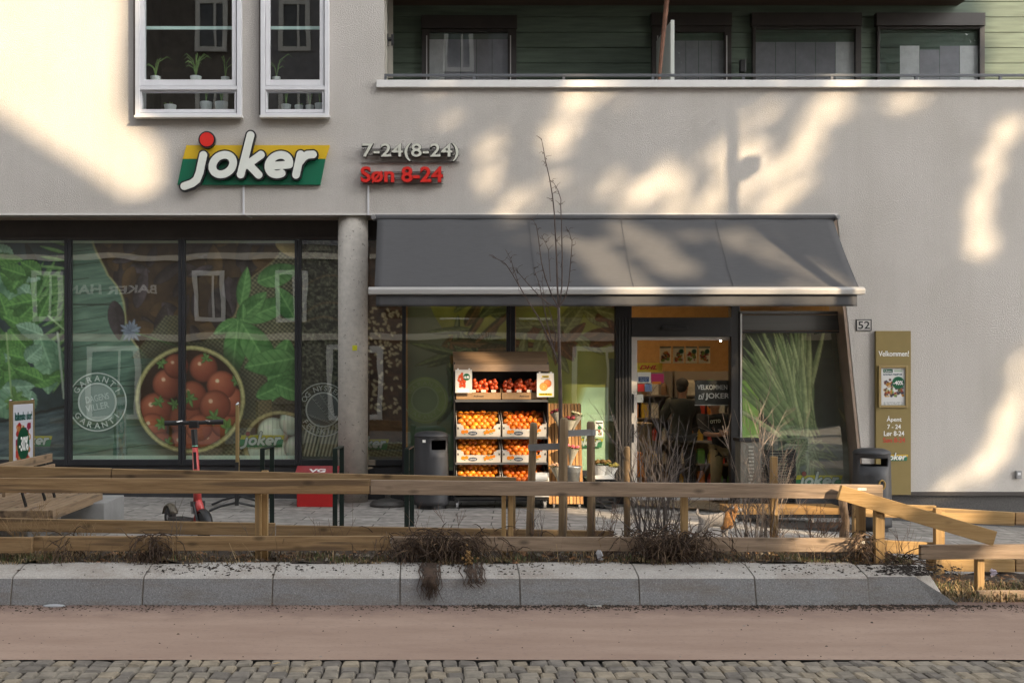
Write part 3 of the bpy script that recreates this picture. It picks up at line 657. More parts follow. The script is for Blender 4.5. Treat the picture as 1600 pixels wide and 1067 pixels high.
# B: tomatoes and chilies on green planks
c = Canvas(110,280,374,719,1.4,(90,120,104)); planks(c,np.ones_like(c.x),(52,80,70),(104,136,116)); c.put(np.clip(1-np.abs(c.y-476)/2,0,1)*.8*(c.x<176),(18,24,22)); c.put(np.clip(1-np.abs(c.y-603)/1.8,0,1)*.7,(26,28,26))
mm = np.clip((c.x-(158+.0*c.y)-np.maximum(0,(c.y-430)*.62)+14*np.sin(c.y/26))/2,0,1)*(c.y<560); chilies(c,mm,12,46,(150,300,370,560))
d_ = np.abs(c.x-(158)-np.maximum(0,(c.y-430)*.62)+14*np.sin(c.y/26)); c.put(np.clip(1-d_/3.2,0,1)*(c.y<545)*.9,(142,136,84)); c.leaf(178,470,62,13,82,(22,16,18),(70,60,66),3,False)
mw = np.clip((c.x-215-(545-c.y)*.8)/3,0,1)*(c.y>492)*(c.y<560); c.weave(mw*.8,(46,50,36),(108,108,76),5)
for k in range(14): c.leaf(205,517,rr_:=14+k%3*3,3,k*26,(74,86,112),(126,138,160),k,False)
c.line((212,520),(290,545),1.5,(60,110,50)); c.tex(np.clip((c.x-214-.25*(c.y-600))/20,0,.5)*(c.y>620),(60,70,50),(110,120,90),c.fbm(5,3,.6,3)); bowl(c); rim_top(c); c.put((c.y>711)*.8,(176,196,180)); poster(c,'window_poster','large window print of green planks with half a bowl of tomatoes and dark chilies', DPL)
# C: basil, burlap, tomatoes, garlic
c = Canvas(288,461,374,719,1.4,(60,56,44)); c.weave(np.ones_like(c.x),(44,46,32),(116,112,82),5.2,38)
c.put(np.clip((c.x-380)/100,0,.6)*(c.y>560), (58,44,32))
mm = np.clip((402-c.x-(c.y-430)*.72+10*np.sin(c.y/15))/2,0,1)*(c.y<535); chilies(c,mm,31,52,(270,420,360,540)); d_ = np.abs(402-c.x-(c.y-430)*.72+10*np.sin(c.y/15)); c.put(np.clip(1-d_/3,0,1)*(c.y<520)*(c.y>400)*.8,(128,110,70))
c.leaf(430,380,70,12,20,(120,100,56),(180,156,100),4,False)
for (x,y,L,W_,a,s) in ((376,478,62,16,-80,1),(372,505,66,24,-48,2),(378,500,90,25,-22,16),(402,440,70,26,-18,3),(376,498,50,15,-40,4),(372,500,44,15,150,5),(370,505,34,12,120,6),(372,500,95,27,96,7),(378,505,110,33,58,8),(420,560,80,30,40,9),(450,530,100,30,104,10),(462,500,60,24,-120,11),(460,560,80,30,170,12),(400,620,80,22,-24,13),(430,600,60,24,20,14),(380,500,26,8,-90,15)):
    c.leaf(x,y,L,W_,a,(38,98,36),(104,164,84),200+s)
bowl(c)
q = np.hypot((c.x-438)/58,(c.y-694)/52); c.tex(c.edge((q-1)*55),(100,90,54),(170,158,106),c.fbm(4,9)); c.put(c.edge((q-.9)*55),(58,40,24))
for (x,y,r,s) in ((426,676,24,1),(456,660,20,2),(404,700,22,3),(440,712,24,4),(464,700,20,5)):
    k0 = c.edge((q-.89)*55)[...,None]; kp = c.c.copy(); c.disc(x,y,r,(120,132,118),(196,204,186),s)
    for t in range(-3,4): c.line((x+t*r*.28,y-r*.9),(x+t*r*.34,y+r*.9),.8,(110,120,108),.6)
    c.c = kp*(1-k0)+c.c*k0
rim_top(c); c.put((c.y>711)*.8,(176,196,180)); poster(c,'window_poster','large window print of basil on burlap with tomatoes and garlic', DPL)
# D: seeded bread
c = Canvas(470,629,374,719,1.4,(50,44,34)); n = c.fbm(3.2,5); c.tex(np.ones_like(c.x),(20,22,17),(96,98,78),np.clip((n-.3)*2,0,1)); c.tex(np.clip((c.x-560)/16,0,1),(34,20,12),(92,60,38),c.fbm(7,8,.3,2))
for (y,k) in ((438,-24),(480,-22),(500,0)): c.put(np.clip(1-np.abs(c.y-y-(c.x-500)*.1*k/10-5*np.sin(c.x/14))/3,0,1)*.5*(c.x<530),(120,88,54))
rr = random.Random(9)
for k in range(130):
    x,y = rr.uniform(572,628), rr.uniform(478,640); c.leaf(x,y,rr.uniform(6,9),2.3,rr.uniform(0,180),(116,100,72),(172,156,122),k,False)
c.disc(482,510,5,(16,16,14)); mw = ((c.y>664)&(c.y<712)).astype(float); c.tex(mw*np.clip((c.x-472)/4,0,1)*(c.x<560),(44,46,38),(150,150,128),np.clip(.5+.5*np.sin((c.x+c.y*.25)*1.1)+.3*(c.fbm(4,2)-.5),0,1)); c.weave(((c.y>690)&(c.x>560)).astype(float),(30,36,24),(96,104,72),5,20); c.put((c.y>712)*1.,(70,74,70)); c.put((c.y<392)*np.clip((c.x-478)/6,0,1)*(c.x<516)*.35,(180,180,150))
poster(c,'window_poster','window print of dark seeded bread partly behind the concrete column', DPL)
# E, F: pale yellow-green prints with vegetables
def curve_bg(c, seed):
    c.tex(np.ones_like(c.x),(96,100,70),(126,128,88),c.fbm(60,seed))
c = Canvas(637,791,432,736,1.4,(96,92,76)); curve_bg(c,4); c.tex(np.clip((c.y-560)/60,0,1),(72,96,74),(110,140,112),c.fbm(50,9))
q = np.hypot((c.x-838)/172,(c.y-440)/140); c.tex(c.edge((q-1)*150),(112,112,30),(160,160,56),c.fbm(30,3))
for k in range(28):
    rr = random.Random(k); c.leaf(rr.uniform(690,770),rr.uniform(480,560),rr.uniform(40,90),rr.uniform(7,14),rr.uniform(-60,230),(52,66,30),(132,142,76) if k%3 else (150,104,50),300+k)
for k in range(10):
    rr = random.Random(90+k); c.leaf(rr.uniform(690,790),rr.uniform(560,640),rr.uniform(40,60),10,rr.uniform(40,140),(30,50,24),(76,104,56),340+k)
c.tex(c.edge(np.hypot(c.x-664,c.y-625)-36)*.8,(120,144,60),(168,190,96),c.fbm(20,4)); c.put((c.y>730)*.7,(140,150,110)); poster(c,'window_poster','yellow green window print of salad leaves above the left litter bin', DPR,1.15)
c = Canvas(806,964,432,736,1.4,(132,130,54)); curve_bg(c,6); c.tex(np.ones_like(c.x),(112,112,40),(146,144,62),c.fbm(50,3)); q = np.hypot((c.x-868)/84,(c.y-590)/120)
c.tex(c.edge((q-1)*90),(120,124,36),(150,152,58),c.fbm(40,8))
for k in range(34):
    rr = random.Random(k+50); c.leaf(rr.uniform(810,960),rr.uniform(478,545),rr.uniform(40,80),rr.uniform(8,17),rr.uniform(-60,230),(84,50,22) if k%3==0 else (84,92,34),(140,88,40) if k%3==0 else (160,160,92),400+k)
c.tex(c.edge(605-c.y+.0*c.x)*np.clip((c.x-(905-.35*(c.y-605)))/14,0,1)*(c.x<951),(150,186,152),(172,204,170),c.fbm(40,2)); c.put((c.x>952)*(c.y>560)*.8,(70,88,72)); poster(c,'window_poster','yellow green window print with a pale mint panel beside the entrance', DPR,1.15)
# G: long green leaves
c = Canvas(1160,1346,518,762,1.4,(44,48,42)); c.tex(np.ones_like(c.x),(30,36,32),(58,66,58),c.fbm(40,2)); c.tex(np.clip((c.y-688)/14,0,1)*np.clip((c.x-1180)/60,.3,1),(58,66,66),(104,112,108),c.fbm(12,5,.2,3)); c.tex((c.x<1186)*np.clip((c.y-590)/6,0,1)*(c.y<690)*1.,(96,140,50),(140,176,84),c.fbm(20,5))
rr = random.Random(5)
for k in range(150):
    bx, by = rr.gauss(1256,10), rr.uniform(650,700); a = rr.gauss(-112,14); L = rr.uniform(80,178)
    c.leaf(bx,by,L,rr.uniform(2.6,5.4),a,(60,80,50),(168,178,126) if k%2 else (116,138,88),500+k,False)
for k in range(50): c.leaf(rr.gauss(1262,14),rr.uniform(680,715),rr.uniform(30,60),2,rr.uniform(0,180),(70,80,60),(120,130,100),700+k,False)
for k in range(40): c.leaf(rr.uniform(1308,1340),rr.uniform(540,640),rr.uniform(30,70),2.5,rr.uniform(20,80),(50,52,34),(92,88,58),800+k,False)
c.put((c.x>1284)*(c.x<1306)*(c.y>560)*(c.y<690)*.4,(40,46,50)); poster(c,'window_poster','window print of a bundle of long green leaves right of the entrance', DPR,1.9)
# ---- round stamps printed on the glass
STAMP = mat('stamp_ink',(.62,.70,.66),.6); STAMPD = mat('stamp_ink_dark',(.34,.42,.38),.6); INK = mat('stamp_letters',(.06,.09,.08),.6)
def ring_mesh(mb, cx, cy, r0, r1, D, d=.003, n=64):
    a = [(math.cos(2*PI*k/n), math.sin(2*PI*k/n)) for k in range(n)]; sx = D/f
    o = P(cx,cy,D); vs = []
    for y in (D,D+d):
        for r in (r0,r1): vs += [(o.x+r*sx*u, y, o.z+r*sx*v) for u,v in a]
    fs = []
    for k in range(n):
        q = (k+1)%n; fs += [(k,q,n+q,n+k)[::-1],(2*n+k,3*n+k,3*n+q,2*n+q)[::-1],(n+k,n+q,3*n+q,3*n+k)[::-1],(k,2*n+k,2*n+q,q)[::-1]]
    mb.add(vs, fs)
def arc_text(mb, s, cx, cy, r, D, a0, a1, h, inward=False):
    for i, ch in enumerate(s):
        if ch == ' ': continue
        a = R(a0+(a1-a0)*(i/(len(s)-1) if len(s)>1 else .5)); o = P(cx,cy,D); s_ = D/f
        text(mb, ch, (o.x+math.cos(a)*r*s_, D, o.z+math.sin(a)*r*s_), h*s_, None, .003, .01, 0, a-PI/2 if not inward else a+PI/2)
def stamp(cx, cy, r, D, label, top, bot, mid, cm):
    m = MB(); ring_mesh(m,cx,cy,r*.96,r,D); ring_mesh(m,cx,cy,r*.60,r*.66,D); st = tag(m.build('round_stamp', cm), label, 'stamp print')
    m = MB(); ring_mesh(m,cx,cy,.5,r*.59,D+.012); m.build('disc', STAMPD if cm is STAMP else (mat('disc_green',(.22,.27,.12),.6) if 'green' in cm.name else mat('disc_grey',(.11,.12,.115),.6)), st)
    m = MB(); arc_text(m,top,cx,cy,r*.8,D,150,30,r*.2); arc_text(m,bot,cx,cy,r*.8,D,215,325,r*.2,True)
    if mid:
        for i,t in enumerate(mid): text(m,t,P(cx,cy-r*.14+i*r*.3,D),r*.22*D/f,r*.8*D/f,.003,.01,.0,.2)
    m.build('lettering', cm if cm is not STAMP else STAMP, st); return st
st = stamp(152,628,46,DPL-.02,'pale round stamp print on the green plank window picture','GARANTI','GARANTI',('DAGENS','VILLER'),STAMP)
st = stamp(505,640,42,DPL-.02,'round stamp print with wheat ears on the seeded bread picture','OG NYSTEKT','FERSKT OG',None,mat('stamp_grey',(.48,.50,.47),.6))
m = MB()
for (x0,y0,x1,y1) in ((492,626,520,660),(504,620,524,652),(488,652,516,662)):
    for t in range(9):
        a = t/8; px_, py_ = x0+(x1-x0)*a, y0+(y1-y0)*a
        for sg in (-1,1): m.beam(P(px_,py_,DPL-.022),P(px_+sg*4.5-2,py_-4+sg*1.5,DPL-.022),.003,.018,(0,1,0))
m.build('wheat', mat('stamp_grey',(0,0,0)), st)
st = stamp(664,625,33,DPR-.02,'green round stamp print on the yellow green window above the litter bin','GARANTI','GARANTI',None,mat('stamp_green',(.33,.40,.22),.6))
# ---- shop interior
m = MB(); x0,x1,y1 = fx(-500), fx(1420), 20.5
m.box(x0,x1,y1,y1+.1,-.4,3.6); m.box(x0-.05,x0,DL+.3,y1,-.4,3.6); m.box(x1,x1+.05,DR+.2,y1,-.4,3.6); m.box(x0,x1,DL+.12,y1,3.5,3.6); m.build('shop_room', ROOM, bld)
m = MB(); m.box(x0-.05,x1+.05,DL+.14,y1,-.4,-.12); m.build('shop_floor', SHOPFL, bld)
m = MB(); m.box(x0-.5,x0-.45,DL+.12,DL+.13,-.2,.3); m.build('cable_tray', ROOMD, bld)
for i,(x,y) in enumerate(((3.2,16.6),(4.6,17.2),(3.6,18.8),(-5.0,16.6),(-3.2,16.6),(-1.4,16.6),(.5,16.2),(2.0,16.2),(5.3,16.2))):
    t = thing('ceiling_lamp', ('small lit ceiling spot behind the door','lit ceiling lamp over the tall customer','lit ceiling lamp deep inside the shop')[i],'ceiling lamp',(x,y,3.45)) if i < 3 else thing('ceiling_lamp','lit ceiling tube behind the shop window prints','ceiling lamp',(x,y,3.45),'ceiling tubes behind the prints')
    m = MB(); m.box(x-.35,x+.35,y-.06,y+.06,3.44,3.5); m.build('housing', WHITE, t)
    m = MB(); m.box(x-(.33 if i<3 else .6),x+(.33 if i<3 else .6),y-.05,y+.05,3.425,3.439); m.build('tube', mat('lamp_glow',(1,.60,.26),.5,emit=26) if i < 3 else mat('tube_glow',(1,.9,.72),.5,emit=9), t)
m = MB(); m.ball(P(1126,532,DD+.5),.016,10); t = tag(m.build('spot_lamp', mat('spot_glow',(1,.93,.8),.5,emit=12)), 'tiny bright spot lamp seen through the top of the door glass','lamp')
# shelves with goods
GOODS = [mat('pack_%s'%n, c_, .35, var=.2, vs=12) for n,c_ in (('yellow',(.6,.40,.04)),('orange',(.6,.2,.03)),('red',(.5,.05,.03)),('brown',(.22,.12,.06)),('green',(.12,.33,.06)),('white',(.6,.55,.45)))]
GN = ('yellow','orange','red','brown','green','white')
SHW = mat('shelf_metal',(.20,.17,.14),.5)
gi = 0
protos = {}
def goods(xc, y, zb, w_, rows, n, lab, seed):
    t = thing('shop_shelf', lab, 'shelf', (xc,y,zb)); r = random.Random(seed)
    m = MB(); m.box(xc-w_/2-.03,xc-w_/2,y,y+.4,zb,zb+rows*.36+.1); m.box(xc+w_/2,xc+w_/2+.03,y,y+.4,zb,zb+rows*.36+.1); m.box(xc-w_/2,xc+w_/2,y+.38,y+.4,zb,zb+rows*.36+.1); m.build('side_panel', SHW, t)
    for k in range(rows):
        m = MB(); m.box(xc-w_/2+.001,xc+w_/2-.001,y+.01,y+.379,zb+.06+k*.36,zb+.085+k*.36); m.build('shelf_board', SHW, t)
        for i in range(n):
            ci = r.randrange(6); kind = r.randrange(2)
            if (ci,kind) not in protos:
                m = MB()
                if kind: m.box(-.055,.055,0,.12,0,.2); m.prism([(-.055,.2),(.055,.2),(.045,.235),(-.045,.235)],.03,.09)
                else: m.lathe([(.045,0),(.048,.01),(.048,.13),(.03,.17),(.022,.18),(.022,.2)],(0,.05,0),14)
                o = m.build('packet' if kind else 'jar', GOODS[ci]); protos[(ci,kind)] = o; first = True
            else: o = protos[(ci,kind)].copy(); COL.objects.link(o)
            o.location = (xc-w_/2+(i+.5)*w_/n, y+.10, zb+.0855+k*.36)
            tag(o, '%s %s of groceries on %s' % (GN[ci], 'packet' if kind else 'jar', lab.replace('dark ','the ')), 'packet' if kind else 'jar', 'groceries on the shop shelves')
goods(3.35,17.1,-.11,1.1,5,7,'dark shop shelf behind the tall customer',1)
goods(4.55,17.1,-.11,1.1,5,7,'dark shop shelf behind the bending customer',2)
goods(5.6,18.4,-.11,.9,5,6,'dark shop shelf far to the right inside',3)
def flat(name,px0,px1,py0,py1,D,m_,label,cat,d=.004): m = MB(); m.pbox(px0,px1,py0,py1,D,d); return tag(m.build(name,m_),label,cat)
# posters over the shelves, notices on the door glass
YW = mat('notice_yellow',(.62,.45,.02),.5); RD = mat('ink_red',(.55,.02,.02),.5); PAPER = mat('paper',(.78,.76,.70),.6); BLUE = mat('ink_blue',(.03,.09,.25),.5); GREENI = mat('ink_green',(.0,.16,.07),.5); INKB = mat('ink_black',(.012,.012,.013),.5); MAG = mat('ink_magenta',(.5,.02,.15),.5); ORI = mat('ink_orange',(.75,.22,.01),.5); INKW = mat('ink_white',(.78,.78,.76),.5)
for i,x in enumerate((1031,1051.5,1071.5,1092)):
    c = Canvas(x,x+17.5,541,567.5,.8,(226,214,188)); r = random.Random(i)
    for k in range(26): c.disc(r.uniform(x+3,x+14),r.uniform(550,563),r.uniform(1,2.4),[(150,40,26),(190,120,40),(90,60,40),(120,140,60)][r.randrange(4)])
    if i: c.disc(x+13,549,3.6,(20,70,44))
    c.put((c.y<544)*.8,(60,60,50)); tag(c.build('offer_poster',16.4,1.0),('offer poster with a red figure, first in the row above the shop shelves','offer poster second in the row above the shop shelves','offer poster with a dark green dot high on white, third in the row','offer poster last in the row above the shop shelves')[i],'poster','posters above the shelves')
DN = DD+.045
t = flat('parcel_sign',995.6,1035,567,581.5,DN+.5,YW,'yellow parcel sign with red letters inside the door','sign'); m = MB(); text(m,'DHL',P(1013,574,DN+.495),7*DN/f,28*DN/f,.003,.02,.35); m.build('lettering',RD,t)
t = flat('door_notice',996,1017,581.5,598.5,DN,PAPER,'white notice with a dark blue box on the door glass','notice'); m = MB(); m.pbox(997.5,1014,588.5,596.5,DN-.003,.002); m.build('blue_box',BLUE,t); m = MB(); text(m,'Hent og send',P(1005.7,591,DN-.005),1.7*DN/f,12*DN/f,.001); text(m,'pakker her',P(1005.7,594,DN-.005),1.7*DN/f,11*DN/f,.001); m.build('lettering',INKW,t)
t = flat('door_notice',1017.6,1037,584,598,DN+.3,MAG,'magenta and orange notice behind the door glass','notice'); m = MB(); m.pbox(1019,1033,596,600,DN+.296,.003); m.build('orange_strip',ORI,t)
flat('door_sticker',996.4,1006.5,600,611.5,DN,RD,'small red sticker on the door glass','sticker'); flat('door_sticker',1008,1018.5,600,611.5,DN,mat('ink_lightblue',(.16,.26,.5),.5),'small blue sticker on the door glass','sticker')
flat('door_sticker',995.6,1005,616,628.5,DN,PAPER,'small white sticker on the door glass under the red one','sticker')
# chalk board
t = flat('chalk_board',1086,1142,594,632,DD+.1,mat('chalkboard',(.05,.05,.046),.7,var=.3,vs=4),'dark board with white chalk lettering hanging inside the door','board')
m = MB(); text(m,'VELKOMMEN',P(1113,605,DD+.095),7.5*DD/f,47*DD/f,.004,.012); text(m,'til',P(1096,619,DD+.095),10*DD/f,9*DD/f,.004,.0,.3); text(m,'JOKER!',P(1122,619.5,DD+.095),11*DD/f,40*DD/f,.004,.02); m.build('lettering',INKW,t)
m = MB(); m.pbox(1086,1142,632.1,633.5,DD+.09,.02); m.build('ledge',mat('pale_alu',(0,0,0)),t)
m = MB(); m.prism([(X(996,16),Z(745,16)),(X(1008,16),Z(745,16)),(X(1004,16),Z(707,16)),(X(997,16),Z(707,16))],16,16.3); tag(m.build('orange_box',ORI,bevel=.01),'orange cardboard box just inside the door at the left','box')
m = MB(); m.pbox(996,1019,665,745,16.5,.5); m.pbox(995,1020,661,665,16.48,.55); tag(m.build('counter',mat('counter_wood',(.30,.22,.13),.6,var=.2),bevel=.01),'light brown counter just inside the door','counter')
# ------------------------------------------------------------------ signs on the wall
YEL = mat('sign_yellow',(.62,.40,.01),.4); GRN = mat('sign_green',(.0,.125,.06),.4); OUTL = mat('sign_outline',(.012,.012,.014),.35); LETW = mat('sign_white',(.68,.70,.64),.35,var=.04,vs=3); REDD = mat('sign_red',(.62,.02,.012),.35)
def _ell(cx,cy,rx,ry,a0,a1,n=28,sl=.22): return [(cx+rx*math.cos(R(a0+(a1-a0)*i/n))-sl*ry*math.sin(R(a0+(a1-a0)*i/n)), cy+ry*math.sin(R(a0+(a1-a0)*i/n))) for i in range(n+1)]
LOGO = [[(201,185),(181,278),(166,316),(140,336),(100,350)], _ell(304,236,54,52,0,360), [(451,80),(399,288)], [(506,184),(432,238),(446,240),(494,290)], [(553,244),(655,236)]+_ell(601,236,54,52,0,-205,24)[0:0], _ell(601,236,54,52,0,-298,30), [(716,182),(692,290)], [(708,226),(730,198),(752,184),(782,182)]]
def logo(pxc, pyc, width, D, name, label, cat, thick, res=1.0, dim=None):
    """the shop's logo; width in photo pixels; read in its own 811x290 drawing"""
    k = width/811.0*D/f; o = P(pxc,pyc,D); T = lambda x,z: (o.x+(x-462)*k, o.z-(z-232)*k)
    g = lambda a,b: mat(b, tuple(x*dim for x in a), .5) if dim else None
    t = thing(name, label, cat, (o.x,D,o.z))
    yel = YEL if not dim else mat('film_yellow',(.40,.36,.02),.5); grn = GRN if not dim else mat('film_green',(.02,.16,.06),.5); wh = LETW if not dim else mat('film_white',(.42,.46,.42),.5); ou = OUTL if not dim else mat('film_outline',(.05,.07,.06),.5); rd = REDD if not dim else mat('film_red',(.22,.04,.03),.5)
    m = MB(); m.prism([T(105,127),T(868,127),T(844.6,199.4),T(85.5,199.4)],D,D+thick); m.build('yellow_panel',yel,t)
    m = MB(); m.prism([T(85.2,200.4),T(844.3,200.4),T(818,337),T(57,337)],D,D+thick); m.build('green_panel',grn,t)
    S = [stroke(p) for p in LOGO]; fn = lambda x,z: np.minimum.reduce([q(x,z) for q in S])
    n = (int(200*res), int(90*res)); bx = (60,830,40,390)
    d1, d2 = thick*1.2+.001, thick*1.35+.002
    m = MB(); sdf_add(m, lambda x,z: np.minimum(fn(x,z)-29, np.hypot(x-219,z-103)-45), bx, n, D-d1, D-.0005, T); m.build('letter_outline',ou,t)
    m = MB(); sdf_add(m, lambda x,z: fn(x,z)-20.5, bx, n, D-d2, D-d1+.0005, T); m.build('letters',wh,t)
    m = MB(); sdf_add(m, lambda x,z: np.hypot(x-219,z-103)-37, (170,270,50,160), (int(40*res)+8,int(40*res)+8), D-d2, D-d1+.0005, T); m.build('red_dot',rd,t)
    return t
logo(396,258,238,F-.06,'shop_sign','big shop sign with white rounded letters on a yellow and green slanted panel','sign',.055,1.25)
for (x,y,w_,D,l) in ((51,689,62,DPL-.03,'logo print low on the slate window behind the small advertising stand'),(409,689,72,DPL-.03,'logo print low on the basil window by the garlic'),(577,694,62,DPL-.03,'logo print half hidden behind the concrete column'),(916,692,54,DPR-.03,'bright logo print low on the mint panel behind the tree stakes'),(1279,752,76,DPR-.03,'logo print at the foot of the long leaf window')):
    logo(x,y,w_,D,'logo_sticker',l,'sticker',.002,.55,1.0)
HG = mat('hours_grey',(.56,.56,.48),.45); HB = mat('hours_side',(.022,.022,.018),.5)
def hours(s, px0,px1,py0,py1,mface,mside,label,bold):
    t = thing('opening_hours_sign',label,'sign',(X((px0+px1)/2,F),F,Z(py1,F)))
    c = P((px0+px1)/2,(py0+py1)/2,F); h = (py1-py0)*F/f; w_ = (px1-px0)*F/f
    m = MB(); text(m,s,(c.x,F-.085,c.z),h,w_,.07,bold+.022); m.build('letter_sides',mside,t)
    m = MB(); text(m,s,(c.x,F-.125,c.z),h*.97,w_*.99,.012,bold); m.build('letters',mface,t)
    m = MB()
    for y in (py0+(py1-py0)*.2, py0+(py1-py0)*.55, py1-2): m.pbox(px0-1,px1+1,y,y+1.2,F-.035,.02)
    m.build('mounting_rail',mat('rail_alu',(.16,.15,.14),.5,.2),t)
hours('7-24(8-24)',566,717,227,255,HG,HB,'grey raised opening hours numerals 7-24(8-24) on the wall',.012)
hours('Søn 8-24',564,692,263,289,REDD,mat('hours_red_side',(.35,.012,.01),.5),'red raised Sunday hours lettering below the grey numerals',.016)
for (x,y0,y1,l) in ((380.5,290,334,'thin white cable conduit below the big shop sign'),(575.5,290,334,'thin white cable conduit below the red hours lettering')):
    m = MB(); m.pbox(x-1.4,x+1.4,y0,y1+2,F-.02,.018); m.beam((X(x,F),F-.008,Z(y1+1,F)),(X(x+10,F+.1),F+.26,Z(y1+1.5,F)-.0),.02,.016); tag(m.build('cable_conduit',WHITE),l,'conduit')
# rain streaks under the hours sign are thin stains of their own shape on the wall
t = thing('house_number','small white house number plate 52 with a black rim','sign',(X(1350,F),F-.01,Z(517,F)))
m = MB(); bars(m,1338,1362,499,517,F-.012,1.3,.011); m.build('rim',INKB,t)
m = MB(); m.pbox(1339.3,1360.7,500.3,515.7,F-.008,.0075); m.build('plate',mat('plate_white',(.48,.46,.43),.5),t)
m = MB(); text(m,'52',P(1350,508,F-.009),12*F/f,18*F/f,.004,.012); m.build('numerals',INKB,t)
# gold information panel
GOLD = mat('gold_panel',(.21,.155,.05),.5,.15,var=.06,vs=3)
t = thing('information_panel','tall gold information panel with opening hours and a framed offer','sign',(X(1396,F),F-.03,Z(773,F)))
m = MB(); m.pbox(1368.5,1423.5,517,773,F-.05,.045); m.build('panel',GOLD,t,bevel=.004)
m = MB(); bars(m,1373,1419,571,637,F-.075,4,.025); m.build('poster_frame',mat('gold_frame',(.26,.19,.08),.35,.4),t,bevel=.004)
c = Canvas(1376.9,1415.1,574.9,633.1,.7,(226,226,224)); c.put(((c.x>1380)&(c.x<1395)&(c.y>577)&(c.y<582))*1.,(20,90,60)); c.put(((c.x>1397)&(c.x<1410)&(c.y>578)&(c.y<581))*.5,(120,160,110)); c.put(((c.x>1380)&(c.x<1409)&(c.y>584)&(c.y<586.5))*c.noise(1.2,3),(40,60,70))
r = random.Random(8)
m_ = ((c.x>1381)&(c.x<1396)&(c.y>593)&(c.y<618))|((c.x>1385)&(c.x<1412)&(c.y>604)&(c.y<620))
for k in range(120):
    x,y = r.uniform(1382,1411), r.uniform(593,620)
    if (x<1396) or y>606: c.disc(x,y,r.uniform(1,2.2),[(150,60,40),(190,130,50),(90,60,50),(120,150,70),(70,60,70),(200,170,120)][r.randrange(6)])
c.disc(1403.5,598,9.6,(16,96,60)); c.put(((c.y>628)&(c.x>1381)&(c.x<1411))*c.noise(1.5,5)*.5,(120,130,130)); pf = c.build('poster',F-.056,.95,t)
m = MB(); text(m,'-40%',P(1403.5,598,F-.0575),6.5*F/f,15.5*F/f,.002,.02); text(m,'Ukens',P(1387.5,579.5,F-.0575),3*F/f,11*F/f,.002); m.build('poster_lettering',INKW,t)
m = MB(); text(m,'Velkommen!',P(1396.5,552.5,F-.052),8.5*F/f,47*F/f,.004,.010)
for s,y,h,w_ in (('Åpent',655,10.5,23),('7 - 24',666.5,7,21),('Lør 8-24',677.2,8,31.5)): text(m,s,P(1397,y,F-.052),h*F/f,w_*F/f,.004,.010)
m.build('lettering',INKW,t)
m = MB(); text(m,'Søn 8-24',P(1397,687.6,F-.052),8*F/f,34*F/f,.004,.010); m.build('red_lettering',mat('ink_brightred',(.5,.045,.02),.5),t)
logo(1400,715,38,F-.054,'logo_sticker','small logo on the gold information panel above the right litter bin','sticker',.002,.5)
m = MB(); m.pbox(1588.5,1597,735.5,748,F-.04,.039); t = tag(m.build('wall_socket',mat('socket_grey',(.22,.22,.22),.5),bevel=.006),'small grey wall socket box low on the right wall','socket')
m = MB(); m.pbox(1590.5,1595,738,742,F-.043,.002); m.build('cover',WHITE,t)
m = MB(); m.pbox(550.5,558,539.5,547.5,F+.235-.2075,.002); t = tag(m.build('sticker',mat('sticker_yellow',(.62,.62,.02),.5)),'tiny yellow sticker on the concrete column','sticker')

# ------------------------------------------------------------------ awning
DA, DT = 13.6, 14.5
AW = mat('awning_fabric',(.068,.068,.071),.85,var=.05,vs=40,bump=.12,bs=220,stretch=(.2,1,1)); ALU = mat('awning_bar',(.38,.37,.355),.35,.2)
aw = thing('awning','wide grey fabric awning over the shop entrance with a pale front bar','awning',(2.4,DT,Z(450,DA)))
xa, xb = -.60, 5.47; z0, z1 = Z(342.5,DT), Z(452,DA)
mb = MB(); nx, ny = 60, 14
for j in range(ny+1):
    for i in range(nx+1):
        t_ = j/ny; x = xa+(xb-xa)*i/nx
        sag = -.024*math.sin(PI*t_)*(1+.3*math.sin(i*.45)) + .005*math.sin(i*.9+t_*3) + .006*t_*math.sin(i*.37+1.3*math.sin(i*.11))
        mb.v.append((x, DT+(DA-DT)*t_, z0+(z1-z0)*t_+sag))
mb.f = [[j*(nx+1)+i,(j+1)*(nx+1)+i,(j+1)*(nx+1)+i+1,j*(nx+1)+i+1] for j in range(ny) for i in range(nx)]; mb.mi=[0]*len(mb.f)
o = mb.build('fabric',AW,aw,smooth=True); s_ = o.modifiers.new('thickness','SOLIDIFY'); s_.thickness = .004
for x in (1.42,2.65,3.9):
    mb = MB()
    for q in range(8):
        a_, b_ = q/8, (q+1)/8; pt = lambda t_: (x,DT+(DA-DT)*t_-.003,z0+(z1-z0)*t_-.018*math.sin(PI*t_)+.004)
        mb.beam(pt(a_),pt(b_),.005,.003)
    mb.build('seam',mat('seam_grey',(.066,.066,.069),.8),aw)
mb = MB(); prof = [(DA-.05,Z(460.5,DA)),(DA+.03,Z(460.5,DA)),(DA+.03,Z(450,DA)+.012),(DA-.02,Z(450,DA)+.012),(DA-.05,Z(452.5,DA))]
vs = [(xa-.075,y,z) for y,z in prof]+[(xb+.05,y,z) for y,z in prof]; mb.add(vs,[[0,1,2,3,4],[9,8,7,6,5]]+[(i,i+5,(i+1)%5+5,(i+1)%5) for i in range(5)]); mb.build('front_bar',ALU,aw,bevel=.008)
mb = MB(); nx = 90
for j in range(5):
    for i in range(nx+1):
        x = xa+.02+(xb-xa-.06)*i/nx; t_ = j/4
        mb.v.append((x, DA-.01+.010*math.sin(i*.55)*t_+.006*math.sin(i*1.7)*t_, Z(460.8,DA)-t_*(.142)))
mb.f = [[j*(nx+1)+i,(j+1)*(nx+1)+i,(j+1)*(nx+1)+i+1,j*(nx+1)+i+1] for j in range(4) for i in range(nx)]; mb.mi=[0]*len(mb.f)
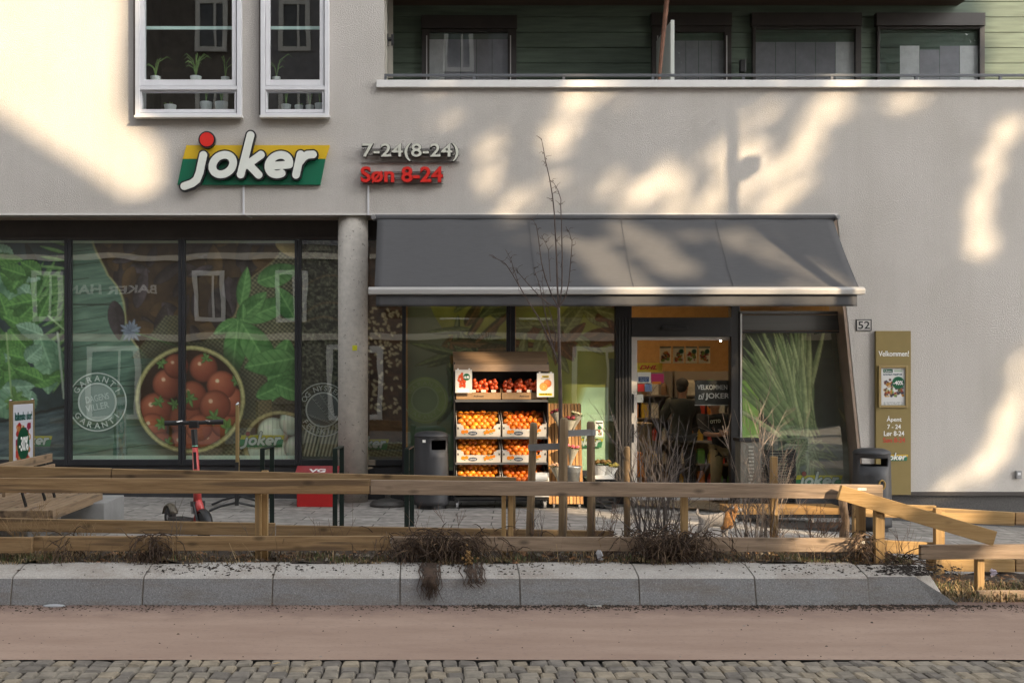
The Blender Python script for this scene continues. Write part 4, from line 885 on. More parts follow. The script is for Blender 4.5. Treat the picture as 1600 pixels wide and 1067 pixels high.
o = mb.build('valance',AW,aw,smooth=True); s_ = o.modifiers.new('thickness','SOLIDIFY'); s_.thickness = .004
mb = MB(); mb.tube([(xa-.03,DT+.03,z0+.02),(xb+.03,DT+.03,z0+.02)],.045,12); mb.build('roller',AW,aw)
for x in (xa+.25,xb-.25): mb = MB(); mb.tube([(x,DT+.05,z0-.08),(x+(.35 if x<1 else -.35),DT-.30,z0-.75),(x,DA+.05,z1-.03)],.022,8); mb.build('arm',WHITE,aw)
for x in (xa-.05,xb+.05): mb = MB(); mb.tube([(x,DT-.06,z0+.02),(x,DT+.1,z0+.02)],.03,10); mb.build('bracket',STEEL,aw)

# ------------------------------------------------------------------ fruit stand
DK = 14.02
rk = thing('fruit_stand','dark metal fruit stand on castors with a brown hood by the shop window','display stand',(X(783,DK),DK,0))
FRM = mat('stand_metal',(.03,.028,.026),.45,.3); HOOD = mat('stand_hood',(.16,.10,.055),.6,var=.25,vs=4,stretch=(.3,3,3))
xl, xr_ = X(711,DK), X(855.5,DK); zt = Z(578,DK)
m = MB(); m.box(xl-.012,xl,DK,DK+.5,.12,zt+.1); m.box(xr_,xr_+.012,DK,DK+.5,.12,zt+.1); m.box(xl,xr_,DK+.48,DK+.495,.12,zt+.16); m.build('side_panel',FRM,rk)
m = MB(); m.prism([(DK-.04,zt-.02),(DK+.0,zt+.07),(DK+.28,zt+.24),(DK+.5,zt+.25),(DK+.5,zt+.22),(DK+.28,zt+.21),(DK-.01,zt+.03),(DK-.03,zt-.02)], xl-.02, xr_+.02, Matrix(((0,1,0,0),(1,0,0,0),(0,0,1,0),(0,0,0,1)))); m.build('hood',HOOD,rk,bevel=.004)
for zf in (Z(625.5,DK),Z(683,DK),Z(723,DK),Z(764,DK)):
    m = MB(); m.box(xl+.001,xr_-.001,DK-.02,DK-.004,zf-.02,zf+.008); m.beam((xl+.02,DK-.002,zf-.008),(xl+.02,DK+.47,zf+.2 if zf<1.2 else zf+.02),.02,.02,(1,0,0)); m.beam((xr_-.02,DK-.002,zf-.008),(xr_-.02,DK+.47,zf+.2 if zf<1.2 else zf+.02),.02,.02,(1,0,0)); m.build('shelf',mat('shelf_edge',(.16,.16,.16),.35,.6),rk)
m = MB(); m.box(xl,xr_,DK+.0,DK+.48,.12,.15); m.build('base',FRM,rk)
for x in (xl+.03,xr_-.03):
    for y in (DK+.06,DK+.42):
        m = MB(); m.tube([(x-.015,y,.045),(x+.015,y,.045)],.045,14); m.box(x-.022,x-.016,y-.02,y+.02,.05,.121); m.box(x+.016,x+.022,y-.02,y+.02,.05,.121); m.build('castor',mat('castor_grey',(.25,.25,.25),.5),rk)
CARD = mat('cardboard_white',(.55,.51,.45),.7,var=.06,vs=6); KRAFT = mat('cardboard_brown',(.27,.16,.075),.75,var=.12,vs=6); ORG = mat('orange_peel',(.70,.23,.014),.42,var=.10,vs=3,bump=.12,bs=120,spec=.45); ORG2 = mat('orange_peel_deep',(.66,.165,.01),.42,var=.10,vs=3,bump=.12,bs=120)
TIL = Matrix.Rotation(R(13),4,'X')
def fruit_crate(px0, px1, pyb, label, seed, deep):
    w_ = (px1-px0)*DK/f; o = P((px0+px1)/2,pyb,DK); t = thing('fruit_crate',label,'crate',(o.x,DK,o.z),'cardboard crates of oranges on the stand')
    M = Matrix.Translation(o) @ TIL; hw = w_/2-.004; d = .40
    def pc(mb, *b): return mb.box(*b, M)
    m = MB(); pc(m,-hw+.001,hw-.001,.006,d-.005,.001,.008); m.build('base',KRAFT,t)
    m = MB()
    m.prism([(-hw+.006,0),(hw-.006,0),(hw-.006,.15),(hw-.085,.15),(hw-.10,.10),(-hw+.10,.10),(-hw+.085,.15),(-hw+.006,.15)],-.0,.0055,M @ Matrix.Identity(4)); m.build('front_panel',CARD,t)
    m = MB(); m.prism([(-hw+.006,0),(hw-.006,0),(hw-.006,.235),(hw-.15,.235),(hw-.17,.19),(-hw+.17,.19),(-hw+.15,.235),(-hw+.006,.235)],d-.005,d,M); m.build('back_panel',KRAFT,t)
    for sg in (-1,1):
        m = MB(); x = sg*(hw-.003); xx0,xx1 = min(x,x-sg*.0055),max(x,x-sg*.0055); m.add([(xx0,0,0),(xx1,0,0),(xx1,d,0),(xx0,d,0),(xx0,0,.165),(xx1,0,.165),(xx1,d,.24),(xx0,d,.24)],[(0,3,2,1),(4,5,6,7),(0,1,5,4),(1,2,6,5),(2,3,7,6),(3,0,4,7)],M); m.box(x-sg*.03-.026,x-sg*.03+.026,.0,.008,.151,.166,M); m.build('side_panel',CARD,t)
    # printed marks on the front: fruit pictures and the oval label
    m = MB()
    def dot(x,z,r,y=-.002):
        m.add([(x+r*math.cos(2*PI*k/18),y,z+r*math.sin(2*PI*k/18)) for k in range(18)]+[(x+r*math.cos(2*PI*k/18),0,z+r*math.sin(2*PI*k/18)) for k in range(18)],[list(range(18))]+[(k,k+18,(k+1)%18+18,(k+1)%18) for k in range(18)],M)
    for x,z,r in ((-.20,.062,.026),(-.155,.068,.024),(.085,.05,.02),(.12,.06,.022),(.16,.075,.023),(.105,.078,.018),(.195,.085,.02)): dot(x,z,r,-.0015-.0003*(r*100%3))
    m.build('fruit_print',ORI,t)
    m = MB(); 
    m.add([(-.075+.058*math.cos(2*PI*k/24),-.002,.045+.026*math.sin(2*PI*k/24)) for k in range(24)]+[(-.075+.058*math.cos(2*PI*k/24),0,.045+.026*math.sin(2*PI*k/24)) for k in range(24)],[list(range(24))]+[(k,k+24,(k+1)%24+24,(k+1)%24) for k in range(24)],M); m.build('oval_label',mat('ink_navy',(.02,.035,.07),.5),t)
    m = MB(); text(m,'CEVITA',(-.075,-.0035,.045),.02,.082,.002,.02,0,0,M); m.build('lettering',INKW,t)
    m = MB()
    for x,z,a in ((.07,.072,.6),(.145,.04,-.4),(.175,.045,.3),(.08,.03,.2),(-.178,.035,.4),(.135,.10,.9)): m.add([(x-.018*math.cos(a),-.0035,z-.018*math.sin(a)),(x+.006*math.sin(a),-.0035,z-.006*math.cos(a)),(x+.018*math.cos(a),-.0035,z+.018*math.sin(a)),(x-.006*math.sin(a),-.0035,z+.006*math.cos(a))],[(0,1,2,3)],M)
    m.build('leaf_print',mat('ink_leaf',(.06,.2,.03),.5),t)
    m = MB(); 
    for sg in (-1,1): m.box(sg*(hw-.022)-.009,sg*(hw-.022)+.009,-.002,0,.10,.125,M); 
    m.build('hand_hole',INKB,t)
    # oranges, one object each
    r = random.Random(seed); k = 0
    for j in range(5):
        n = 7 if j%2 == 0 else 6
        for i in range(n):
            x = (i-(n-1)/2)*.0745+r.uniform(-.006,.006); y = .06+j*.066+r.uniform(-.006,.006); z = .098+r.uniform(-.012,.016)+.028*j
            q = M @ Vector((x,y,z)); ob = orange_proto[deep].copy() if orange_proto.get((deep,'u')) else orange_proto[deep]
            if orange_proto.get((deep,'u')): COL.objects.link(ob)
            orange_proto[(deep,'u')] = 1
            ob.location = q; ob.rotation_euler = (r.uniform(0,6),r.uniform(0,6),r.uniform(0,6)); s = r.uniform(.92,1.14); ob.scale = (s,s,s*.96)
            tag(ob, 'orange lying in the '+label.replace('white cardboard ','').replace(' of oranges','').replace(' of the stand','').replace('in the column beside','of the column by').replace(', ',' '), 'orange', 'loose oranges in the crates'); k += 1
    return t
orange_proto = {}
def vary(m_):
    nt = m_.node_tree; N = nt.nodes; b = N['Principled BSDF']; src = b.inputs['Base Color'].links[0].from_socket; oi = N.new('ShaderNodeObjectInfo'); h = N.new('ShaderNodeHueSaturation')
    for k,(a,z) in (('Hue',(.488,.508)),('Value',(.75,1.15))): mr = N.new('ShaderNodeMapRange'); mr.inputs['To Min'].default_value = a; mr.inputs['To Max'].default_value = z; nt.links.new(oi.outputs['Random'], mr.inputs['Value']); nt.links.new(mr.outputs[0], h.inputs[k])
    nt.links.new(src, h.inputs['Color']); nt.links.new(h.outputs[0], b.inputs['Base Color'])
def mk_orange(m_):
    m = MB(); m.ball((0,0,0),.0385,18); o = m.build('orange',m_,smooth=True)
    for v in o.data.vertices: v.co.z += .0385*0
    o.data.transform(Matrix.Translation((0,0,-.0385))); return o
vary(ORG); vary(ORG2)
orange_proto[0] = mk_orange(ORG); orange_proto[1] = mk_orange(ORG2)
row = ('topmost','middle','lowest')
for i,yb in enumerate((682,722.5,763.5)):
    fruit_crate(712.5,783,yb,'white cardboard crate of oranges, %s in the left column of the stand'%row[i],10+i,0)
    fruit_crate(784,854.5,yb,'white cardboard crate of oranges, %s in the column of the stand beside the flowers'%row[i],20+i,1)
# top cartons with netted fruit
NET = mat('net_red',(.58,.085,.02),.3,var=.55,vs=40,bump=.5,bs=60); BAND = mat('net_label',(.62,.55,.45),.5)
for i,(a,b) in enumerate(((712.5,783),(784,854.5))):
    o = P((a+b)/2,625,DK); w_ = (b-a)*DK/f/2-.004
    lab = 'brown open carton on the top shelf of the stand, '+('behind the left price card','behind the card with two oranges')[i]
    t = thing('carton',lab,'carton',(o.x,DK,o.z+.012)); z = o.z+.011
    m = MB(); m.box(o.x-w_,o.x+w_,DK+.005,DK+.01,z,z+.085); m.build('front_panel',KRAFT,t)
    m = MB(); m.box(o.x-w_,o.x+w_,DK+.39,DK+.395,z,z+.2); m.build('back_panel',KRAFT,t)
    m = MB(); m.box(o.x-w_,o.x+w_,DK+.011,DK+.389,z,z+.006); m.build('base',KRAFT,t)
    for sg in (-1,1): m = MB(); m.prism([(DK+.011,z),(DK+.389,z),(DK+.389,z+.2),(DK+.06,z+.13),(DK+.011,z+.1)],o.x+sg*w_-.003,o.x+sg*w_+.003,Matrix(((0,1,0,0),(1,0,0,0),(0,0,1,0),(0,0,0,1)))); m.build('side_panel',KRAFT,t)
    m = MB(); text(m,'Adress',(o.x+.0,DK+.004,z+.04),.02,.13,.002,.02); m.build('lettering',INKB,t)
    for j in range(4):
        r = random.Random(40+i*7+j); cx = o.x+(j-1.5)*.13; m = MB(); zz = z+.11
        for q in range(26): m.ball((cx+r.uniform(-.05,.05),DK+.12+r.uniform(-.07,.12),zz+r.uniform(-.05,.115)),.031,8)
        m.tube([(cx,DK+.13,zz+.12),(cx+.03,DK+.1,zz+.15)],[.03,.015],6)
        nt_ = tag(m.build('fruit_net',NET,smooth=True),('first','second','third','last')[j]+' red net of clementines in the '+('carton behind the left price card','carton beside the card with two oranges')[i],'fruit net','red nets of clementines')
        m = MB(); m.box(cx-.03,cx+.03,DK-.003+.02,DK+.026,zz-.02,zz+.012); m.build('label_strip',BAND,nt_)
# price cards
def price_card(px0,px1,py0,py1,label,kind):
    D = DK-.06; t = thing('price_card',label,'price card',(X((px0+px1)/2,D),D,Z(py1,D))); m = MB(); bars(m,px0,px1,py0,py1,D-.004,1.2,.014); m.pbox(px0+3,px0+5.5,py0-2,py0-.1,D,.01); m.pbox(px1-5.5,px1-3,py0-2,py0-.1,D,.01); m.build('frame',mat('card_frame',(.62,.6,.56),.4),t)
    c = Canvas(px0+1.1,px1-1.1,py0+1.1,py1-1.1,.5,(228,222,212)); r = random.Random(kind)
    if kind == 0:
        for k in range(46): c.disc(r.uniform(px0+5,px0+15),r.uniform(py0+6,py1-9),1.7,(206,60,24),(240,110,50),k)
        c.disc(px0+17.5,py0+11.5,5.4,(8,92,56)); c.put(((c.y>py1-6)&(c.x>px0+3)&(c.x<px1-5))*.8,(250,250,250))
    else:
        c.disc(px0+16.5,py0+16,6,(214,110,52),(240,160,96),2); c.disc(px0+10.5,py0+21,6.4,(224,120,36)); c.disc(px0+10.5,py0+21,5.2,(246,190,110)); c.disc(px0+10.5,py0+21,4.4,(238,140,50)); 
        for k in range(8): c.line((px0+10.5,py0+21),(px0+10.5+4.4*math.cos(k*PI/4),py0+21+4.4*math.sin(k*PI/4)),.5,(248,200,130))
        c.put(((c.y>py1-6)&(c.y<py1-2)&(c.x>px0+3)&(c.x<px1-3))*1.,(236,206,30)); c.put(((c.y>py0+4)&(c.y<py0+7)&(c.x>px0+8)&(c.x<px1-8))*1.,(230,200,30)); c.put(((c.y>py0+8)&(c.y<py0+9)&(c.x>px0+6)&(c.x<px1-6))*.6,(60,60,60))
    c.build('card',D,.95,t)
    if kind == 0: m = MB(); text(m,'16.90',P(px0+17.5,py0+11.8,D-.003),4.2*D/f,8.4*D/f,.002,.03); m.build('lettering',INKW,t)
    else: m = MB(); text(m,'TAROCCO',P(px0+13.5,py0+5.5,D-.003),2.2*D/f,9*D/f,.001,.03); text(m,'10,90 PR KG',P(px0+13.5,py1-4,D-.003),2.4*D/f,17*D/f,.001,.03); m.build('lettering',INKB,t)
price_card(711.5,737.5,577.5,613.5,'small white price card with red fruit and a green spot','A' and 0)
price_card(839,865.5,583,620,'small white price card picturing two oranges',1)
# paper roll by the lowest crate
m = MB(); m.tube([(X(836,DK-.08),DK-.08,Z(747,DK-.08)),(X(855,DK-.08),DK-.08,Z(745,DK-.08))],.05,18); m.pbox(836,858,738,776,DK-.03,.02); t = tag(m.build('bag_dispenser',PAPER),'white roll of paper bags at the lower corner of the fruit stand','bag roll')

# ------------------------------------------------------------------ flower display
DF = 14.05
SLAT = [mat('slat_%d'%i,c_,.6,var=.15,vs=3,stretch=(8,8,.6)) for i,c_ in enumerate(((.40,.20,.06),(.36,.17,.05),(.44,.235,.08),(.33,.155,.045)))]
fd = thing('flower_display','slatted orange wood flower display box on castors beside the fruit stand','display box',(X(885,DF),DF,0))
m = MB(); n = 10
for i in range(n):
    m.cur = (i*7)%4; a0,a1 = 856+i*5.2, 856+(i+1)*5.2-1.1; b0,b1 = 858+i*5.45, 858+(i+1)*5.45-1.1
    zt_,zb_ = Z(630,DF+.16),Z(787,DF)
    m.add([(X(b0,DF),DF,zb_),(X(b1,DF),DF,zb_),(X(a1,DF+.16),DF+.16,zt_),(X(a0,DF+.16),DF+.16,zt_)]+[(X(b0,DF),DF+.02,zb_),(X(b1,DF),DF+.02,zb_),(X(a1,DF+.16),DF+.18,zt_),(X(a0,DF+.16),DF+.18,zt_)],[(0,1,2,3),(7,6,5,4),(0,4,5,1),(1,5,6,2),(2,6,7,3),(3,7,4,0)])
m.build('slatted_front',SLAT,fd)
m = MB(); m.box(X(856,DF+.2),X(908,DF+.2),DF+.2,DF+.5,.1,Z(632,DF+.2)); m.build('body',mat('display_dark',(.05,.03,.02),.7),fd)
for x in (X(866,DF),X(906,DF)): m = MB(); m.tube([(x-.012,DF+.06,.045),(x+.012,DF+.06,.045)],.045,14); m.box(x-.018,x+.018,DF+.03,DF+.09,.07,.105); m.build('castor',mat('castor_grey',(0,0,0)),fd)
CONE = mat('cellophane',(.30,.28,.22),.3,var=.2,vs=9); STEMS = mat('stems',(.07,.13,.03),.6,var=.3)
def bouquet(px,py,D,s,col,label,lean=0.0,n=16,wrap=None):
    o = P(px,py,D); t = thing('bouquet',label,'bouquet',(o.x,D,o.z-.2*s)); r = random.Random(int(px)); M_ = Matrix.Translation(o) @ Matrix.Rotation(lean,4,'Y')
    m = MB(); m.lathe([(.012*s,-.22*s),(.03*s,-.14*s),(.075*s,-.01*s),(.085*s,.01*s),(.08*s,.008*s),(.03*s,-.12*s)],(0,0,0),16,M_); m.build('wrapping',wrap or CONE,t)
    m = MB()
    for k in range(n):
        a, q = r.uniform(0,2*PI), .085*s*math.sqrt(r.random()); c_ = (q*math.cos(a),q*math.sin(a)*.8,.02*s+.03*s*r.random()); b = .022*s*r.uniform(.8,1.2)
        m.ball(c_,b,8,(1,1,.8),M_)
        for p in range(5): m.ball((c_[0]+b*.7*math.cos(p*1.26),c_[1]+b*.7*math.sin(p*1.26),c_[2]-.003*s),b*.55,6,(1,1,.6),M_)
    m.build('blossoms',col,t,smooth=True)
    m = MB()
    for k in range(14):
        a = r.uniform(0,2*PI); m.tube([M_@Vector((0,0,-.1*s)),M_@Vector((.08*s*math.cos(a),.07*s*math.sin(a),.03*s)),M_@Vector((.11*s*math.cos(a),.09*s*math.sin(a),.035*s))],[.003*s,.006*s,.001],4)
    m.build('leaves',STEMS,t)
RED1 = mat('petal_darkred',(.16,.006,.012),.6,var=.3); CRM = mat('petal_cream',(.55,.48,.28),.6,var=.2); PNK = mat('petal_pink',(.6,.12,.14),.6,var=.2); PEACH = mat('petal_peach',(.6,.36,.2),.6,var=.25); GLDP = mat('petal_gold',(.36,.2,.05),.6,var=.35); YLP = mat('petal_yellow',(.6,.45,.08),.6,var=.2)
bouquet(868,645,DF-.02,.85,RED1,'bouquet of dark red roses high on the left of the flower display',-.25)
bouquet(890,657,DF-.06,1.0,RED1,'bouquet of dark red roses beside the cream blossoms',.1)
bouquet(901,650,DF-.0,.9,CRM,'bouquet of cream blossoms at the top of the flower display',.25)
bouquet(895,702,DF-.08,.95,PNK,'bouquet of pink blossoms in the middle of the flower display',.15)
bouquet(869,730,DF-.1,.95,PEACH,'bouquet of pale peach blossoms low on the flower display',-.2)
m = MB(); o = P(894,754,DF-.16); m.lathe([(.085,0),(.115,.21),(.122,.215),(.118,.2),(.08,.02)],o,24); t = tag(m.build('bucket',mat('zinc',(.30,.31,.31),.4,.7,var=.2,vs=8),smooth=True),'zinc bucket hanging on the flower display','bucket')
bouquet(889,738,DF-.16,.8,PEACH,'bouquet of peach blossoms standing in the zinc bucket',0,10)
# crates with wrapped pot plants
DC = 14.12; cz = gz(X(938,DC))
m = MB(); x0,x1 = X(918,DC),X(962,DC)
for k in range(7): m.box(x0,x1,DC,DC+.012,.02+k*.048,.05+k*.048)
for x in (x0,x1-.03,(x0+x1)/2-.015): m.box(x,x+.03,DC-.006,DC+.35,.0,.35)
m.box(x0+.001,x1-.001,DC+.02,DC+.34,.02,.05); m.box(x0-.01,x1+.01,DC-.01,DC+.36,.352,.375); tag(m.build('plastic_crate',BLACK),'black plastic crate stack holding the wrapped pot plants','crate')
m = MB(); m.box(x0+.03,x1-.02,DC-.02,DC+.3,.376,.40); m.box(x0+.03,x1-.02,DC-.02,DC-.01,.40,.425); tag(m.build('tray',PAPER,bevel=.004),'white tray on the black plastic crate','tray')
for (px,py,s,c_,l) in ((937,728,1.15,GLDP,'paper wrapped pot plant with brown gold blossoms'),(953,730,1.0,YLP,'paper wrapped pot plant with yellow blossoms by the door')):
    bouquet(px,py,DC+.1,s*1.25,c_,l,.05 if px<945 else .2,12,PAPER)
t = flat('small_poster',930,942.5,657.5,682,DR-.02,PAPER,'small white offer sheet with a green spot taped to the mint panel','sheet')
c = Canvas(930.8,941.7,658.5,681,.5,(220,220,214)); c.disc(936.8,668,3,(16,110,70)); c.put(((c.y<662)*(c.y>659.5))*1.,(30,30,30)); 
r = random.Random(2)
for k in range(20): c.disc(r.uniform(932,940),r.uniform(671,679),.8,(140,60,40) if k%2 else (60,90,50))
c.build('print',DR-.022,.95,t,.001)
# litter bins
BIN = mat('bin_grey',(.042,.042,.045),.55,.1,var=.12,vs=3,spec=.5)
def litter_bin(pxc, pyb, D, ph, label, through, zb):
    o = Vector((X(pxc,D),D,zb)); h = ph*D/f; t = thing('litter_bin',label,'litter bin',tuple(o)); r = .235
    ow = (.36,.82) if not through else (PI*.12,PI*.9)
    prof = [(.9,.035),(.985,.06),(1.0,.2),(.985,.45),(.955,.72)]
    zo0, zo1 = .765*h if not through else .79*h, .885*h
    m = MB(); N_ = 40
    rr_ = lambda z: r*(1.0-.085*max(0,(z/h-.2)/.8))
    zs = [.05*h,.1*h,.3*h,.5*h,.66*h,zo0,(zo0+zo1)/2,zo1,.93*h]
    if through: op = lambda k: (20<=k<40 and 22<k<34) or (3<k<16)     # gap on the street side and behind
    else: op = lambda k: 29<k<37
    vs=[]; fs=[]
    for z in zs:
        for rad in (rr_(z),rr_(z)-.02): vs += [(o.x+rad*math.cos(2*PI*k/N_),o.y+rad*math.sin(2*PI*k/N_),o.z+z) for k in range(N_)]
    L = lambda i,q,k: (i*2+q)*N_+k%N_
    for i in range(len(zs)-1):
        for k in range(N_):
            if i in (5,6) and op(k):
                continue
            fs += [(L(i,0,k),L(i,0,k+1),L(i+1,0,k+1),L(i+1,0,k)),(L(i,1,k+1),L(i,1,k),L(i+1,1,k),L(i+1,1,k+1))]
            if i in (5,6):
                if op(k-1): fs.append((L(i,0,k),L(i+1,0,k),L(i+1,1,k),L(i,1,k)))
                if op(k+1): fs.append((L(i,0,k+1),L(i,1,k+1),L(i+1,1,k+1),L(i+1,0,k+1)))
            if i == 4 and op(k): pass
        
    for k in range(N_):
        if op(k): fs += [(L(5,0,k),L(5,0,k+1),L(5,1,k+1),L(5,1,k)),(L(7,0,k+1),L(7,0,k),L(7,1,k),L(7,1,k+1))]
        fs.append((L(0,0,k+1),L(0,0,k),L(0,1,k),L(0,1,k+1)))
    m.add(vs,fs); m.build('body',BIN,t,smooth=True)
    m = MB(); m.lathe([(rr_(.92*h)+.004,.922*h),(rr_(.92*h)+.006,.945*h),(r*.86,.972*h),(r*.6,.993*h),(r*.2,1.0*h)],o,40); m.build('lid',BIN,t,smooth=True)
    m = MB(); m.lathe([(r*.82,-.01),(r*.82,.05*h)],o,32); m.build('base',BLACK,t)
    m = MB(); m.lathe([(r*.8,.05*h+.01),(r*.8,zo0-.05)],o,24); m.build('liner',BLACK,t)
    return t,o,h,r
t,o,h,r_ = litter_bin(674,788,14.15,120,'dark grey round litter bin left of the fruit stand',False,gz(.1))
m = MB(); m.box(o.x-.115,o.x-.075,o.y-.213,o.y-.205,o.z+.86*h,o.z+.895*h); m.build('sticker',PAPER,t)
t,o,h,r_ = litter_bin(1362,828,13.5,128,'dark grey round litter bin with an open slot in front of the gold panel',True,gz(X(1362,13.5)))
m = MB(); m.tube([(o.x+.03+.035*math.cos(a*PI/10),o.y-.236,o.z+.57*h+.055*math.sin(a*PI/10)) for a in range(21)],.011,6); m.build('emblem',mat('emblem_gold',(.35,.22,.06),.4,.5),t)
# ------------------------------------------------------------------ more things on the pavement
# newspaper box
D = 14.2; x0,x1 = X(460,D),X(526,D); zb = 0.002
t = thing('newspaper_box','red newspaper box with a sloping lid beside the concrete column','newspaper box',((x0+x1)/2,D,0))
RB = mat('box_red',(.36,.012,.012),.4,var=.08,vs=4)
m = MB(); m.prism([(D,zb),(D+.4,zb),(D+.4,Z(731,D+.4)),(D,Z(748,D))],x0+.03,x1-.03,Matrix(((0,1,0,0),(1,0,0,0),(0,0,1,0),(0,0,0,1)))); m.build('body',RB,t,bevel=.008)
sl = [(D-.02,Z(749,D)),(D+.42,Z(731,D+.4)+.005),(D+.42,Z(731,D+.4)+.03),(D-.02,Z(749,D)+.028)]
m = MB(); m.prism(sl,x0-.01,x1+.01,Matrix(((0,1,0,0),(1,0,0,0),(0,0,1,0),(0,0,0,1)))); m.build('lid',mat('lid_red',(.30,.03,.035),.35,var=.1),t,bevel=.006)
an = math.atan2(sl[2][1]-sl[3][1],.44); Mx = Matrix.Translation(((x0+x1)/2,D+.2,(sl[2][1]+sl[3][1])/2+.002)) @ Matrix.Rotation(an-PI/2,4,'X')
m = MB(); text(m,'VG',(0,0,.03),.13,.22,.004,.03,0,0,Mx); text(m,'Nyheter',(0,0,-.1),.06,.30,.004,.02,0,0,Mx); m.build('lettering',INKW,t)
# round weighted base
m = MB(); o = (X(606,14.35),14.35,0); m.lathe([(.235,0),(.24,.03),(.2,.07),(.06,.1),(.035,.105),(.035,.17),(.02,.17)],o,32); tag(m.build('parasol_base',mat('base_dark',(.05,.047,.043),.6,var=.2),smooth=False),'round dark weighted base on the ground between column and litter bin','parasol base')
# bicycle hoops
DGR = mat('hoop_green',(.012,.022,.018),.4,.3,var=.2)
for (xa_,xb_,l) in ((410,425,'dark flat steel bicycle hoop nearest the scooter'),(523.5,534,'dark flat steel bicycle hoop in front of the concrete column'),(635.5,643.5,'dark flat steel bicycle hoop in front of the left litter bin')):
    d0,d1 = 11.9,12.4; a, b = P(xa_,703,d0), P(xb_,702,d1); b.z = a.z; mm_ = MB(); g0 = gz(a.x)-.02
    ax = (b-a).normalized(); w_=.052
    mm_.beam((a.x,a.y,g0),(a.x,a.y,a.z-.0),w_,.016,ax); mm_.beam((b.x,b.y,g0),(b.x,b.y,b.z),w_,.016,ax); mm_.beam(a-ax*.008+Vector((0,0,.008)),b+ax*.008+Vector((0,0,.008)),w_,.016,(0,0,1))
    tag(mm_.build('bicycle_hoop',DGR,bevel=.002),l,'bicycle rack','flat steel bicycle hoops')
# kick scooter
SR = mat('scooter_red',(.50,.055,.05),.4,var=.05,coat=.3); SB = mat('scooter_black',(.015,.015,.016),.45); TY = mat('tyre',(.02,.02,.02),.8,var=.2)
fw = Vector((X(318,11.3),11.3,gz(-2)+.145)); rw = Vector((X(266,12.15),12.15,gz(-2)+.125)); ax = (fw-rw); ax.z = 0; ax.normalize(); sd = Vector((ax.y,-ax.x,0))
hd = P(303,668,11.45); nk = P(309,779,11.42)
t = thing('kick_scooter','red and black electric kick scooter parked behind the timber fence','scooter',((fw.x+rw.x)/2,(fw.y+rw.y)/2,gz(-2)))
def wheel(c, a, r, wd, n1, n2, par):
    m = MB(); prof=[(r*.62,-wd/2),(r*.92,-wd/2),(r,-wd*.25),(r,wd*.25),(r*.92,wd/2),(r*.62,wd/2)]
    M = Matrix.Translation(c) @ a.to_track_quat('Z','Y').to_matrix().to_4x4(); m.lathe(prof,(0,0,0),24,M); w_ = m.build(n1,TY,par,smooth=False)
    m = MB(); m.lathe([(.02,-wd*.55),(r*.6,-wd*.3),(r*.6,wd*.3),(.02,wd*.55)],(0,0,0),20,M); m.build('hub',STEEL,w_)
wheel(fw,sd,.145,.07,'wheel','hub',t); wheel(rw,sd,.115,.065,'wheel','hub',t)
m = MB(); a, b = rw+ax*.14+Vector((0,0,.0)), fw-ax*.16+Vector((0,0,.02)); m.beam(a,b,.17,.05); m.build('deck',SB,t,bevel=.015)
m = MB(); m.tube([b+Vector((0,0,.01)),fw-ax*.10+Vector((0,0,.17)),nk+Vector((0,0,.0))-ax*.01],[.05,.045,.042],10); m.build('neck',SR,t,smooth=True)
m = MB(); m.tube([nk-Vector((0,0,.06)),nk+(hd-nk)*.35,nk+(hd-nk)*.72,],[.045,.036,.03],12); m.build('stem',SR,t,smooth=True)
m = MB(); m.beam(nk+(hd-nk)*.42-Vector((0,.034,0)),nk+(hd-nk)*.66-Vector((0,.032,0)),.03,.006,(0,-1,0)); m.build('stem_inlay',SB,t)
m = MB(); m.tube([nk+(hd-nk)*.72,nk+(hd-nk)*.98],[.0305,.034],12); m.box(hd.x-.05,hd.x+.05,hd.y-.04,hd.y+.06,hd.z-.005,hd.z+.075); m.build('stem_head',SB,t,bevel=.01)
m = MB(); m.tube([nk+(hd-nk)*.735,nk+(hd-nk)*.75],.0325,12); m.build('collar',mat('collar_green',(.2,.5,.35),.4),t)
bl, br = P(257,661,11.4), P(349,659,11.5)
m = MB(); m.tube([bl+(br-bl)*.26,hd+Vector((0,0,.05)),bl+(br-bl)*.74],.021,10); m.build('handlebar',SB,t)
for p,q in ((bl,bl+(br-bl)*.28),(br,br+(bl-br)*.28)): m = MB(); m.tube([p,q],.026,10); m.build('grip',SB,t)
for k in (.30,.70): m = MB(); c_ = bl+(br-bl)*k; m.tube([c_+Vector((0,0,.02)),c_+Vector((-.05 if k<.5 else .05,-.05,.012))],.007,6); m.build('brake_lever',STEEL,t)
m = MB()
for sg in (-1,1): m.tube([nk+sd*sg*.05-Vector((0,0,.04)),fw+sd*sg*.052],.016,8)
m.beam(nk-sd*.07-Vector((0,0,.05)),nk+sd*.07-Vector((0,0,.05)),.06,.05); m.build('fork',SB,t)
m = MB()
for sg in (-1,1): m.tube([nk+sd*sg*.05-Vector((0,0.018,.08)),nk+sd*sg*.05-Vector((0,.018,.15))],.0175,8)
m.build('damper',STEEL,t)
def fender(c, r, a0, a1, par, mt, wd=.085):
    m = MB(); n = 12; vs=[]; fs=[]
    for i in range(n+1):
        an = a0+(a1-a0)*i/n
        for k in range(5):
            s_ = (k-2)/2; rr = r-.022*abs(s_)**2; p = c+ax*(math.cos(an)*rr)+Vector((0,0,math.sin(an)*rr))+sd*s_*wd/2; vs.append(p)
    for i in range(n):
        for k in range(4): fs.append((i*5+k,i*5+k+1,(i+1)*5+k+1,(i+1)*5+k))
    m.add(vs,fs); o = m.build('fender',mt,par,smooth=True); s2 = o.modifiers.new('thickness','SOLIDIFY'); s2.thickness=.006
fender(rw,.155,R(20),R(170),t,mat('fender_brown',(.10,.085,.06),.35,.3)); fender(fw,.172,R(10),R(120),t,SB)
